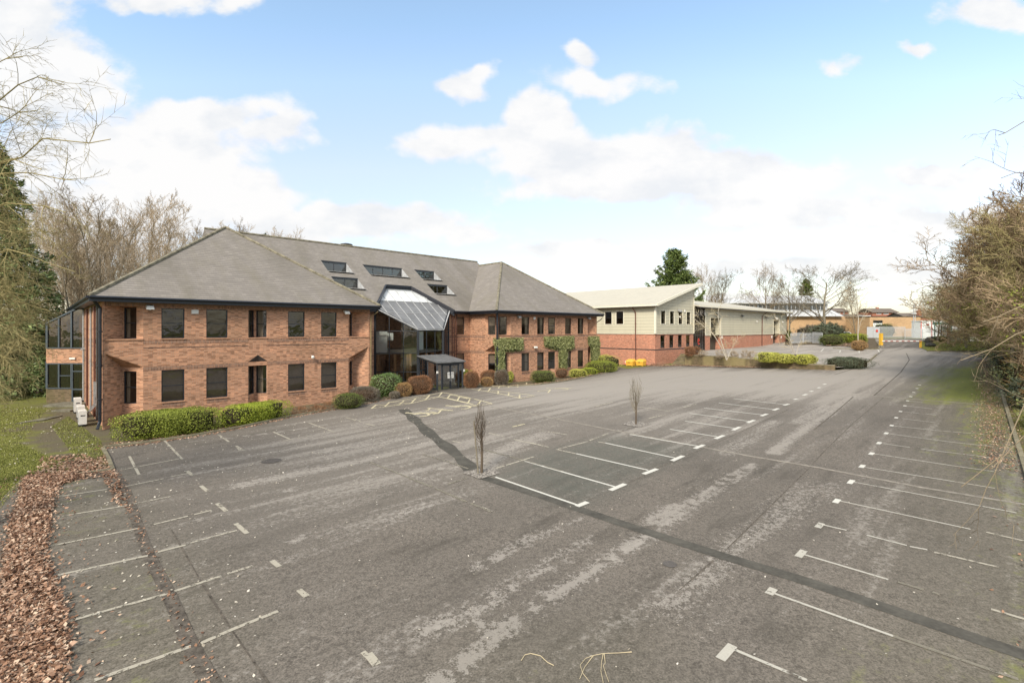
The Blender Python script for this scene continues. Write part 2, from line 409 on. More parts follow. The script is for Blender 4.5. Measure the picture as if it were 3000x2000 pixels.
# raised upper yard in front of the works building
tcp=np.array([(22.4,63.9,-3.42),(28.4,57.7,-3.62),(34,52,-3.95),(37,53,-4.12),(43.5,60,-3.8),(49.2,66.6,-3.5),(57.4,76.5,-3.2),(62,83,-3.05),(29.9,76.5,-3.26),(57,102.7,-3.16),(24.5,70,-3.32),(40,80,-3.25)])
A3=np.c_[np.ones(len(tcp)),tcp[:,:2],tcp[:,0]*tcp[:,1],tcp[:,1]**2]; tco=np.linalg.lstsq(A3,tcp[:,2],rcond=None)[0]
def zt_arr(v): return np.c_[np.ones(len(v)),v,v[:,0]*v[:,1],v[:,1]**2]@tco+HC
def zt(x,y): return float(zt_arr(np.array([(x,y)]))[0])
terr=[R0,R1]+DR+[(62.5,88),(58,102.5),I2(56,0),I2(11.0,-.02)]
def zt_safe(v): return np.maximum(zt_arr(v),zg_arr(v)+.06)
sheet('upper_yard',terr,.8,M['terrace_asphalt'],.0,hf=zt_safe,attrs=dict(worn=lambda v:.3*np.ones(len(v)),pale=lambda v:.35*np.ones(len(v)),damp=Z0,moss=Z0))
bedp=[(R0[0]+.2,R0[1]+.2),(R1[0]+.2,R1[1]+.2),(35.2,53.0),(29.6,58.9),(24.8,63.8),(24.6,66.0),(23.6,66.6)]
sheet('planting_bed',bedp,.7,M['soil'],.05,hf=zt_safe)
isl=gk([(2300,1012),(2430,1010),(2545,1024),(2576,1024),(2568,1004),(2560,990),(2420,985),(2300,990)])
sheet('verge',isl,.8,M['soil'],.09,hf=zt_safe)
gv=gk([(2700,1021),(2716,1028),(2890,1027),(2905,1010),(2890,1000),(2700,1000)])
sheet('grass_verge',gv,.8,M['grass'],.12,attrs=dict(bare=lambda v:.1*np.ones(len(v))))

def ribbon(name,pts,w,mat,dz,hf=zg,step=.8,h=None,wmul=None):
    mb=MB(); q=[]
    for a,b in zip(pts[:-1],pts[1:]):
        k=max(1,int(math.dist(a,b)/step)); q+=[(a[0]+(b[0]-a[0])*j/k,a[1]+(b[1]-a[1])*j/k) for j in range(k)]
    q.append(pts[-1]); l=[];r=[]
    for i,p in enumerate(q):
        a=q[max(0,i-1)]; b=q[min(len(q)-1,i+1)]; dx,dy=b[0]-a[0],b[1]-a[1]; n=math.hypot(dx,dy) or 1
        ww=w*(wmul(i) if wmul else 1)
        for s,o in ((1,l),(-1,r)):
            x=p[0]-s*dy/n*ww/2; y=p[1]+s*dx/n*ww/2; o.append((x,y,hf(x,y)+dz))
    for i in range(len(q)-1):
        if h is None: mb.quad(r[i],r[i+1],l[i+1],l[i])
        else:
            lo=lambda t:(t[0],t[1],t[2]-h)
            mb.prism([lo(r[i]),lo(r[i+1]),lo(l[i+1]),lo(l[i])],[r[i],r[i+1],l[i+1],l[i]])
    o=mb.build(name,mat); tag(o,kind='structure'); return o
ribbon('kerb',KH,.14,M['kerb_stone'],.14,h=.3); ribbon('kerb',KR,.14,M['kerb_stone'],.14,h=.3)
ribbon('kerb',K_LEFT,.14,M['kerb_stone'],.09,h=.25); ribbon('kerb',K_L2,.14,M['kerb_stone'],.09,h=.25)
ribbon('kerb',[(kerbX(y),y) for y in (-9,3,12,21.4,30,40,50,61)]+[(66,67)],.16,M['kerb_stone'],.14,h=.3)
ribbon('kerb',DR[:3],.16,M['kerb_stone'],.16,h=.35)
ribbon('kerb',gk([(2440,1022),(2545,1025),(2574,1024),(2578,1016),(2566,1000)]),.16,M['kerb_stone'],.2,h=.35)
ribbon('kerb',gk([(2716,1030),(2800,1031),(2888,1029)]),.16,M['kerb_stone'],.16,h=.3)
# porch landing and paved bits
sheet('entrance_paving',[L2(21.6,-1.2),L2(26,-1.2)]+[KR[0],KH[-1]],.5,M['paving'],.06)
# repaired trench, concrete channels, brick gutter: thin sheets let into the asphalt
ribbon('trench_repair',gk([(1180,1200),(1225,1240),(1262,1275),(1310,1310),(1345,1340),(1385,1378)]),.62,M['trench_fill'],.038,wmul=lambda i:1+.25*math.sin(i*1.7))
ribbon('trench_repair',gk([(1420,1402),(1600,1460),(1720,1502),(1900,1562),(2100,1626),(2350,1702),(2600,1786),(3050,1940)]),.40,M['trench_fill'],.038)
ribbon('drain_channel',gk([(1440,1193),(1600,1222),(1800,1262),(2040,1308),(2200,1338),(2400,1372),(2700,1430),(3020,1483)]),.17,M['concrete_channel'],.038)
ribbon('drain_channel',gk([(2440,1153),(2570,1162),(2700,1172),(2946,1192)]),.15,M['concrete_channel'],.038)
ribbon('brick_gutter',gk([(335,1382),(367,1430),(385,1485),(407,1551),(436,1631),(494,1743),(560,1898),(640,2040)]),.26,M['gutter_brick'],.038)
ribbon('drain_channel',gk([(2500,1163),(2440,1215),(2385,1260)]),.07,M['gutter_brick'],.036)
ribbon('drain_channel',gk([(2560,1160),(2640,1090),(2664,1055),(2655,1035)]),.09,M['gutter_brick'],.036)
ribbon('drain_channel',gk([(2444,1098),(2520,1074),(2569,1040),(2590,1026)]),.10,M['gutter_brick'],.036)

for sm in ([(2380,1362),(2420,1318),(2500,1240),(2588,1166)],[(2128,1612),(2250,1492),(2378,1366)],[(1990,1732),(2090,1645)],[(1836,1420),(1950,1362),(2077,1309),(2200,1252),(2310,1200)],[(499,1548),(597,1720),(680,1850),(790,2010)],[(1210,1235),(1300,1262),(1335,1270),(1400,1255),(1440,1240)],[(1560,1145),(1620,1150),(1700,1142)]):
    ribbon('tarmac_seam',gk(sm),.035,M['gutter_brick'],.034,wmul=lambda i:.5+abs(math.sin(i*2.3)))
# ------------------------------------------------------------------ painted markings
def lines(name,segs,w,mat,dz=.042):
    mb=MB()
    for s in segs:
        a=G(*s[0]) if s[0][0]>=0 else s[0]; b=G(*s[1]); ww=s[2] if len(s)>2 else w
        k=max(1,int(math.dist(a,b)/.8)); dx,dy=b[0]-a[0],b[1]-a[1]; n=math.hypot(dx,dy) or 1; ox,oy=-dy/n*ww/2,dx/n*ww/2
        for j in range(k):
            q=[]
            for t in (j/k,(j+1)/k):
                x,y=a[0]+dx*t,a[1]+dy*t; q.append(((x-ox,y-oy),(x+ox,y+oy)))
            mb.poly([(p[0],p[1],zg(*p)+dz) for p in (q[0][0],q[1][0],q[1][1],q[0][1])])
    o=mb.build(name,mat); tag(o,kind='structure'); return o
c3=lambda x,y:(1400+x*.574,1100+y*.574)
c4=lambda x,y:(2100+x*.574,1100+y*.574)
c1=lambda x,y:(x*.574,1100+y*.574)
c2=lambda x,y:(800+x*.542,1150+y*.542)
c7=lambda x,y:(1000+x*.3401,1080+y*.3401)
fresh=[]
for (a,b,t0,t1) in [((90,522),(515,668),(505,672),(560,650)),((240,440),(700,572),(675,590),(752,557)),((502,402),(870,487),(845,507),(915,480)),
  ((650,347),(1010,425),(990,439),(1048,413)),((775,303),(1130,365),(1107,376),(1153,357)),((980,277),(1222,315),(1212,326),(1256,308)),
  ((1058,235),(1312,272),(1301,282),(1338,265)),((1080,195),(1385,236),(1376,244),(1411,230)),((1155,168),(1452,203),(1446,209),(1477,198)),
  ((1230,142),(1517,176),(1508,180),(1534,170)),((1305,120),(1568,150),(1562,154),(1588,147))]:
    fresh.append((c3(*a),c3(*b),.10)); fresh.append((c3(*t0),c3(*t1),.20))
for a,b in [((395,124),(412,120)),((440,103),(460,97)),((475,84),(490,80)),((515,66),(528,62)),((545,48),(556,44))]:
    fresh.append((c4(*a),c4(*b),.2))
lines('fresh_bay_markings',fresh,.1,M['fresh_paint'])
tmarks=[(50,1420,1.0),(278,1108,.6),(430,915,.9),(525,770,.8),(612,645,.8),(685,547,1),(742,467,.9),(790,402,.9),(828,348,.9),(865,298,.8),(893,258,.7),(916,218,.7),(938,186,.6),(960,157,.6),(974,131,.6),(990,110,.6),(1005,88,.6),(1022,68,.6),(1035,50,.6)]
rl=[]
for x,y,s in tmarks:
    gx,gy=G(*c4(x,y)); d=.27*s; rl.append(((gx,gy),s,d))
for part_ in (0,1):
  mb=MB()
  for (gx,gy),s,d in (rl[:4] if part_==0 else rl[4:]):
      q=[(gx+UX*a-UY*b,gy+UY*a+UX*b) for a,b in ((-d,-.085),(d,-.085),(d,.085),(-d,.085))]
      mb.poly([(x,y,zg(x,y)+.042) for x,y in q])
  tag(mb.build('bay_end_marks',M['worn_paint' if part_==0 else 'fresh_paint']),kind='structure')
right=[((85,1405),(460,1565)),((290,1118),(900,1338)),((440,918),(875,1048)),((545,768),(662,795)),((765,820),(970,873)),((985,878),(1075,895)),
 ((630,645),(1295,790)),((697,547),(1530,706)),((755,472),(1210,545)),((805,403),(1190,462)),((840,349),(985,370)),((1040,377),(1175,395)),
 ((880,300),(1190,342)),((905,260),(1130,284)),((945,222),(1110,242)),((950,188),(1035,196)),((1065,198),(1120,204)),((965,157),(1100,172)),((980,131),(1050,139)),
 ((5,105),(25,103)),((100,118),(360,146)),((10,142),(300,173))][:19]
lines('bay_markings',[(c4(*a),c4(*b)) for a,b in right],.075,M['worn_paint'])
rfade=[((900,1338),(1540,1560)),((925,1060),(1055,1100)),((1100,1112),(1140,1126)),((1110,908),(1440,985)),((1375,805),(1568,850)),((1210,545),(1420,580)),((1190,462),(1420,495)),
 ((1175,395),(1400,422)),((1190,342),(1400,365)),((1400,1200),(1568,1250)),((1130,284),(1380,305))]
left=[((610,487),(915,428)),((260,628),(610,575)),((640,570),(835,530)),((870,520),(965,502)),((250,733),(650,668)),((680,660),(870,622)),
 ((220,883),(708,785)),((785,765),(960,722)),((990,715),(1080,692)),((265,1032),(755,925)),((805,907),(950,870)),((970,860),(1210,795)),
 ((350,1262),(855,1120)),((890,1108),(1130,1030)),((1160,1018),(1290,978)),((480,1565),(975,1390)),((1025,1375),(1195,1300)),((1195,1300),(1420,1210)),
  ((840,335),(930,430)),((1115,305),(1170,342)),((1395,290),(1485,330)),((1205,362),(1245,385)),((1225,385),(1205,362)),((660,415),(710,510))]
mid=[((395,137),(475,160)),((500,170),(550,182)),((190,165),(330,215)),((50,265),(200,237)),((525,380),(650,430)),((650,430),(860,515)),((880,522),(1045,595)),((1070,603),(1180,650)),
 ((810,338),(930,372)),((930,372),(1055,415)),((945,500),(1050,465)),((1070,293),(1220,333)),((1220,333),(1350,368)),((1350,368),(1568,430)),((1205,413),(1410,350)),((970,265),(1020,275)),
 ((1300,255),(1490,298)),((1165,222),(1250,240)),((485,1410),(560,1480)),((137,1073),(187,1105))]
m3=[((325,283),(455,305)),((270,345),(360,368)),((570,335),(665,298)),((400,380),(500,402)),((405,380),(560,340)),((20,675),(70,700)),((615,342),(650,347)),((870,222),(960,200)),((1050,165),(1115,148)),((790,157),(980,185)),((750,122),(785,115)),((1190,115),(1240,106)),((600,160),(690,138)),((1000,90),(1060,80)),((1100,60),(1160,52)),((640,38),(670,30))]
faded=[(c4(*a),c4(*b),.09) for a,b in rfade]+[(c2(*a),c2(*b),.1) for a,b in mid]+[(c3(*a),c3(*b),.1) for a,b in m3]
lines('faded_bay_markings',faded,.1,M['faded_paint'])
lines('bay_end_marks',[(c1(*a),c1(*b),.13) for a,b in (((955,490),(985,515)),((1025,567),(1062,597)),((1108,657),(1155,697)),((1203,760),(1262,812)),((1388,950),(1425,982)),((1525,1100),(1565,1135)))]+[((1078,1920),(1105,1953),.16)],.13,M['faded_paint'])
lines('bay_markings',[(c1(*a),c1(*b)) for a,b in left]+faded[:3]+[(c2(*a),c2(*b),.1) for a,b in mid[4:14]],.1,M['faded_paint'])
far=[((2012,1100),(2050,1096)),((2130,1108),(2160,1100)),((2256,1106),(2300,1098)),((2340,1113),(2440,1103)),((1960,1120),(2010,1113)),((1850,1140),(1920,1134)),((1980,1137),(2150,1153)),((1830,1121),(1880,1117))]
lines('far_bay_markings',far,.12,M['faded_paint'])
def upper_lines():
    mb=MB()
    for a,b in [((2405,1029),(2413,1022)),((2460,1033),(2462,1026)),((2517,1035),(2517,1026)),((2576,1034),(2572,1026))]:
        p=G(*a,f=zt); q=G(*b,f=zt); dx,dy=q[0]-p[0],q[1]-p[1]; n=math.hypot(dx,dy); ox,oy=-dy/n*.06,dx/n*.06
        mb.poly([(x,y,max(zt(x,y),zg(x,y)+.06)+.02) for x,y in ((p[0]-ox,p[1]-oy),(q[0]-ox,q[1]-oy),(q[0]+ox,q[1]+oy),(p[0]+ox,p[1]+oy))])
    tag(mb.build('upper_bay_markings',M['fresh_paint']),kind='structure')
upper_lines()
yel=[((420,292),(735,236)),((735,236),(870,207)),((255,346),(600,302)),((600,302),(840,246)),((258,348),(300,315)),((372,332),(415,292)),((500,312),(540,278)),((602,300),(642,258)),((727,268),(762,230)),((837,246),(868,208)),
 ((300,318),(500,312)),((415,292),(600,300)),((540,280),(725,268)),((640,260),(835,245)),
 ((870,207),(1300,305)),((840,245),(1165,322)),((912,258),(940,226)),((998,279),(1020,243)),((1090,299),(1110,262)),((1175,315),(1200,282)),((940,228),(1088,262)),((912,256),(1000,278)),((1020,246),(1110,262)),((1000,278),(1110,300)),((1165,322),(1298,305)),
 ((1115,176),(1540,258)),((1540,258),(1660,238)),((1180,194),(1202,172)),((1262,202),(1285,170)),((1350,221),(1352,195)),((1440,236),(1442,210)),((1535,256),(1535,226)),((1285,190),(1665,236)),
 ((1200,172),(1520,160)),((1202,172),(1665,132)),((1355,172),(1362,150)),((1440,167),(1442,146)),((1520,163),(1520,138)),((1597,146),(1595,122)),
 ((740,342),(965,364)),((722,364),(830,386)),((740,368),(766,342)),((832,390),(872,350)),((830,362),(965,364)),((790,397),(840,386)),
 ((1475,505),(1580,480)),((1700,196),(1800,185)),((1780,210),(1800,186)),((1690,200),(1700,196))]
lines('yellow_hatching',[(c7(*a),c7(*b)) for a,b in yel],.12,M['yellow_paint'])
def wheelchair(cx,cy,s):
    mb=MB(); g0=G(*c7(cx,cy)); a=.0
    e=(UX,UY); f=(-UY,UX)
    arc=[(.30*math.cos(t),.30*math.sin(t)) for t in np.linspace(-2.4,1.6,14)]
    strokes=[arc,[(-.05,.28),(-.1,.75)],[(-.1,.45),(.3,.42)],[(-.05,.28),(.35,.25),(.5,-.15),(.65,-.1)]]
    for st in strokes:
        for p,q in zip(st[:-1],st[1:]):
            dx,dy=q[0]-p[0],q[1]-p[1]; n=math.hypot(dx,dy) or 1; o=(-dy/n*.05,dx/n*.05)
            pts=[(p[0]-o[0],p[1]-o[1]),(q[0]-o[0],q[1]-o[1]),(q[0]+o[0],q[1]+o[1]),(p[0]+o[0],p[1]+o[1])]
            w=[(g0[0]+s*(e[0]*x+f[0]*y),g0[1]+s*(e[1]*x+f[1]*y)) for x,y in pts]
            mb.poly([(x,y,zg(x,y)+.042) for x,y in w])
    hx=[(-.12+.09*math.cos(t),.85+.09*math.sin(t)) for t in np.linspace(0,2*PI,9)[:-1]]
    w=[(g0[0]+s*(e[0]*x+f[0]*y),g0[1]+s*(e[1]*x+f[1]*y)) for x,y in hx]
    mb.poly([(x,y,zg(x,y)+.042) for x,y in w])
    tag(mb.build('disabled_bay_symbol',M['yellow_paint']),kind='structure')
wheelchair(1045,338,1.7); wheelchair(690,402,1.6); wheelchair(1900,178,1.7)
# ------------------------------------------------------------------ materials of the buildings
brick_mat('brick',(.49,.255,.150),(.34,.17,.10),(.38,.31,.24),stain=(.15,.105,.065),stain_amt=.4,dark=.3)
brick_mat('works_brick',(.48,.21,.13),(.38,.16,.10),(.38,.31,.25),stain=(.16,.10,.07),stain_amt=.25,dark=.18)
brick_mat('dirty_brick',(.17,.12,.075),(.10,.075,.048),(.15,.13,.09),stain=(.08,.07,.03),stain_amt=.7,streak=True)
brick_mat('ochre_brick',(.47,.31,.17),(.41,.26,.14),(.45,.33,.2),stain=(.2,.12,.07),stain_amt=.3,dark=.1)
brick_mat('red_brick',(.36,.13,.075),(.29,.10,.06),(.3,.22,.17),stain=(.2,.1,.06),stain_amt=.2,dark=.1)
def soldier():
    m=NT('soldier_brick'); uv=m.uv(); b=m.t.nodes.new('ShaderNodeTexBrick'); m.l(uv,b.inputs['Vector'])
    b.inputs['Brick Width'].default_value=.075; b.inputs['Row Height'].default_value=.26; b.offset=0
    b.inputs['Mortar Size'].default_value=.008; b.inputs['Color1'].default_value=(.33,.17,.10,1); b.inputs['Color2'].default_value=(.17,.09,.06,1); b.inputs['Mortar'].default_value=(.30,.24,.19,1)
    b.inputs['Scale'].default_value=1
    m.bsdf(b.outputs['Color'],.9,.15); M['soldier_brick']=m.mat
soldier()
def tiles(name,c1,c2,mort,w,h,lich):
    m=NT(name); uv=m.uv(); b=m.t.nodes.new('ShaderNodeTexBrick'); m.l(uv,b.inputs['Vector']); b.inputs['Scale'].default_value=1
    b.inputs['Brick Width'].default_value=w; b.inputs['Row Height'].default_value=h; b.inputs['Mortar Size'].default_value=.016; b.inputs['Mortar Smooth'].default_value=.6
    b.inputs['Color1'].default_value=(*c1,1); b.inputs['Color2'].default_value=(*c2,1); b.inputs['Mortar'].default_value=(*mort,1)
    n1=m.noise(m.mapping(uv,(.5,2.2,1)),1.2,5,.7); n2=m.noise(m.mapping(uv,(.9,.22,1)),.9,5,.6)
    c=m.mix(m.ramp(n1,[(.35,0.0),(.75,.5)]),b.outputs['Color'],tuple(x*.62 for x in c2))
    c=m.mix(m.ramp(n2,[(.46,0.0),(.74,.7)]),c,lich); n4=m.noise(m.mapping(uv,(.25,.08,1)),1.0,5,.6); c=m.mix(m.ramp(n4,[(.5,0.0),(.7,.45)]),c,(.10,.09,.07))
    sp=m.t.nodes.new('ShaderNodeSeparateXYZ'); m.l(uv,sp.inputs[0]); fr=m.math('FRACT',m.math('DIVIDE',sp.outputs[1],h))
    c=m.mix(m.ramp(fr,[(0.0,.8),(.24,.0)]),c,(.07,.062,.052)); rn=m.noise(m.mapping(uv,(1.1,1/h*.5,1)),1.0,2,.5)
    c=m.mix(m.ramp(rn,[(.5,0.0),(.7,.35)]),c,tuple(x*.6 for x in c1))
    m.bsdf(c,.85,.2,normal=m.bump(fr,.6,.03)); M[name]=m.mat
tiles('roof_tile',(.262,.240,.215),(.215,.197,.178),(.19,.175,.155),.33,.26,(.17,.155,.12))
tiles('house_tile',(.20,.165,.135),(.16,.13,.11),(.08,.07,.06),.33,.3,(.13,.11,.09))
simple('ridge_tile',(.22,.20,.145),.9,.15,var=.45,scale=3)
simple('fascia',(.012,.015,.022),.38,.5,var=.3)
simple('frame_dark',(.022,.026,.032),.42,.45,var=.2)
simple('frame_brown',(.060,.046,.040),.5,.4,var=.2)
simple('frame_blue',(.055,.072,.085),.45,.45,var=.2)
simple('pipe_brown',(.13,.055,.038),.5,.4)
simple('pipe_ochre',(.22,.16,.08),.6,.3,var=.3)
simple('white_plastic',(.66,.65,.60),.5,.4,var=.08)
simple('lead',(.40,.41,.41),.6,.4,var=.3,scale=2)
simple('reveal',(.42,.24,.15),.9,.1,var=.2)
simple('blind',(.36,.32,.27),.9,.1,var=.1); simple('blind_light',(.60,.58,.50),.9,.1,var=.08)
simple('interior',(.3,.27,.23),.9,.1); simple('interior_white',(.62,.62,.58),.9,.1,var=.05)
simple('timber',(.38,.20,.09),.6,.3); simple('carpet',(.05,.05,.05),.95,.1)
simple('grey_metal',(.30,.30,.29),.5,.4,var=.15); simple('dark_metal',(.05,.05,.05),.45,.4)
simple('opaque_panel',(.155,.158,.16),.38,.5,var=.22,scale=1.2)
simple('shutter',(.095,.088,.066),.55,.3,var=.15,scale=2)
def glass(name, tint, refl=.10, rough=.02):
    m=NT(name); lw=m.t.nodes.new('ShaderNodeLayerWeight'); lw.inputs['Blend'].default_value=.25
    n=m.noise(m.pos(),.9,3,.5)
    nb=m.bump(n,.06,.3)
    g=m.t.nodes.new('ShaderNodeBsdfGlossy'); g.inputs['Roughness'].default_value=rough; g.inputs['Color'].default_value=(.9,.93,.95,1); m.l(nb,g.inputs['Normal'])
    t=m.t.nodes.new('ShaderNodeBsdfTransparent'); t.inputs['Color'].default_value=(*tint,1)
    mx=m.t.nodes.new('ShaderNodeMixShader'); f=m.math('MULTIPLY_ADD',lw.outputs['Fresnel'],.9,refl,clamp=True)
    m.l(f,mx.inputs[0]); m.l(t.outputs[0],mx.inputs[1]); m.l(g.outputs[0],mx.inputs[2]); m.l(mx.outputs[0],m.out.inputs[0]); M[name]=m.mat
glass('window_glass',(.66,.60,.54),.07); glass('atrium_glass',(.84,.88,.87),.17); glass('tinted_glass',(.30,.27,.25),.10)
def whiteglass():
    m=NT('white_glass'); n=m.noise(m.pos(),1.5,3); c=m.ramp(n,[(.3,(.50,.52,.52)),(.7,(.64,.66,.66))]); m.bsdf(c,.15,.6); M['white_glass']=m.mat
whiteglass()
def cladding(name,base,dark,pitch,vert=True):
    m=NT(name); uv=m.uv(); sp=m.t.nodes.new('ShaderNodeSeparateXYZ'); m.l(uv,sp.inputs[0])
    f=m.math('FRACT',m.math('DIVIDE',sp.outputs[1 if vert else 0],pitch))
    ln=m.math('LESS_THAN',f,.07 if vert else .06)
    n=m.noise(m.mapping(m.pos(),(.4,.4,.5)),1.0,4); c=m.mix(m.ramp(n,[(.35,0.0),(.75,.4)]),base,tuple(x*.86 for x in base))
    n3=m.noise(m.mapping(m.pos(),(1.5,1.5,.15)),1.0,5,.6); c=m.mix(m.ramp(n3,[(.5,0.0),(.8,.25)]),c,(.22,.2,.15))
    c=m.mix(m.math('MULTIPLY',ln,.75),c,dark)
    m.bsdf(c,.55,.3,normal=m.bump(f,.35,.04)); M[name]=m.mat
cladding('cladding',(.54,.51,.385),(.13,.12,.085),.42)
cladding('metal_roof',(.47,.44,.355),(.30,.275,.21),.42,vert=False)
cladding('factory_roof',(.50,.51,.51),(.30,.30,.30),1.1,vert=False)

# ------------------------------------------------------------------ wall and window builders
def nrm(p0,p1):
    dx,dy=p1[0]-p0[0],p1[1]-p0[1]; n=math.hypot(dx,dy); return dx/n,dy/n,dy/n,-dx/n,n     # direction, outward normal, length
def wall(mb,p0,p1,z0,z1,ops=(),reveal=.14,m=0,mr=None,top=None):
    """z0,z1 relative to the camera; ops=(s0,s1,za,zb); top: optional z at the p1 end"""
    tx,ty,ox,oy,n=nrm(p0,p1)
    at=lambda s,z,d=0:(p0[0]+tx*s-ox*d,p0[1]+ty*s-oy*d,z+HC)
    ss=sorted({0,n}|{o[0] for o in ops}|{o[1] for o in ops}); zs=sorted({z0,z1}|{o[2] for o in ops}|{o[3] for o in ops})
    for a,b in zip(ss[:-1],ss[1:]):
        for c,d in zip(zs[:-1],zs[1:]):
            mid=((a+b)/2,(c+d)/2)
            if any(o[0]<mid[0]<o[1] and o[2]<mid[1]<o[3] for o in ops): continue
            mb.quad(at(a,c),at(b,c),at(b,d),at(a,d),m)
    if top is not None: mb.poly([at(0,z1),at(n,z1),at(n,top)],m)
    mr=m if mr is None else mr
    for a,b,c,d in ops:
        r=reveal
        mb.quad(at(a,c),at(a,c,r),at(b,c,r),at(b,c),mr); mb.quad(at(a,d),at(b,d),at(b,d,r),at(a,d,r),mr)
        mb.quad(at(a,c),at(a,d),at(a,d,r),at(a,c,r),mr); mb.quad(at(b,c),at(b,c,r),at(b,d,r),at(b,d),mr)
def window(parent,p0,p1,s0,s1,za,zb,mat='frame_dark',inset=.09,cols=1,rows=2,fw=.055,glassm='window_glass',blind=None,name='window',label=None):
    tx,ty,ox,oy,n=nrm(p0,p1); at=lambda s,z,d=0:(p0[0]+tx*s-ox*d,p0[1]+ty*s-oy*d,z+HC)
    mb=MB(); dep=.06; h=fw/2; up=(ox,oy,0)
    za+=.004; zb-=.004; s0+=.004; s1-=.004
    mb.bar(at(s0,za+h,inset),at(s1,za+h,inset),dep,fw); mb.bar(at(s0,zb-h,inset),at(s1,zb-h,inset),dep,fw)
    for s in (s0+h,s1-h): mb.bar(at(s,za+fw,inset),at(s,zb-fw,inset),fw,dep,up=up)
    for i in range(1,cols): s=s0+(s1-s0)*i/cols; mb.bar(at(s,za+fw,inset),at(s,zb-fw,inset),fw*.8,dep*.9,up=up)
    for j in range(1,rows): z=za+(zb-za)*j/rows; mb.bar(at(s0+fw,z,inset-.004),at(s1-fw,z,inset-.004),dep,fw*.75)
    o=mb.build(name,M[mat],parent)
    if label: o['label']=label
    g=MB(); g.quad(at(s0+fw,za+fw,inset+.01),at(s1-fw,za+fw,inset+.01),at(s1-fw,zb-fw,inset+.01),at(s0+fw,zb-fw,inset+.01))
    g.build('pane',M[glassm],o)
    if blind:
        a,b,c,d,bm=blind; b_=MB(); sa=s0+(s1-s0)*a; sb=s0+(s1-s0)*b; zc=za+(zb-za)*c; zd=za+(zb-za)*d
        b_.quad(at(sa,zc,inset+.16),at(sb,zc,inset+.16),at(sb,zd,inset+.16),at(sa,zd,inset+.16)); b_.build('blind',M[bm],o)
    return o
def floodlight(parent,x,y,z,nx,ny,mat='white_plastic',s=1.0,label=None):
    """wall floodlight: bracket, tilted housing with a glass front"""
    mb=MB(); t=(-ny,nx); c=lambda a,b,h:(x+nx*b+t[0]*a,y+ny*b+t[1]*a,z+h)
    mb.bar(c(0,0,-.1*s),c(0,.22*s,-.12*s),.08*s,.08*s)
    lo=[c(-.2*s,.10*s,-.03*s),c(.2*s,.10*s,-.03*s),c(.2*s,.40*s,-.12*s),c(-.2*s,.40*s,-.12*s)]
    hi=[c(-.2*s,.10*s,.16*s),c(.2*s,.10*s,.16*s),c(.17*s,.34*s,.08*s),c(-.17*s,.34*s,.08*s)]
    mb.prism(lo,hi)
    o=mb.build('floodlight',M[mat],parent)
    if label: o['label']=label
    g=MB(); g.quad(c(-.17*s,.13*s,-.045*s),c(-.17*s,.38*s,-.123*s),c(.17*s,.38*s,-.123*s),c(.17*s,.13*s,-.045*s)); g.build('lens',M['blind_light'],o)
def alarm_box(parent,x,y,z,nx,ny,w=.3,h=.3,name='alarm_box'):
    mb=MB(); t=(-ny,nx)
    ring=lambda k,b:[(x+nx*b+t[0]*a*k,y+ny*b+t[1]*a*k,z+hh*k) for a,hh in ((-w/2,-h/2),(w/2,-h/2),(w/2,h*.4),(0,h/2),(-w/2,h*.4))]
    mb.prism(ring(1,0.002),ring(.88,.1)); mb.build(name,M['white_plastic'],parent)
def dome_camera(parent,x,y,z,nx,ny):
    mb=MB(); mb.bar((x,y,z+.08),(x+nx*.22,y+ny*.22,z+.08),.05,.05)
    pts=[(x+nx*.22,y+ny*.22,z+.1-k*.05) for k in range(6)]; mb.tube(pts,[.07,.11,.12,.12,.09,.03],10)
    o=mb.build('security_camera',M['white_plastic'],parent,smooth=True)
def pipe(parent,pts,r,mat='pipe_brown',name='downpipe'):
    mb=MB(); mb.tube(pts,r,8)
    for p,q in zip(pts[:-1],pts[1:]):
        L_=math.dist(p,q)
        if L_>2:
            for k in (.2,.5,.8):
                c=[p[i]+(q[i]-p[i])*k for i in range(3)]; e=[c[i]+(q[i]-p[i])/L_*.08 for i in range(3)]; mb.tube([c,e],r*1.35,8)
    return mb.build(name,M[mat],parent)

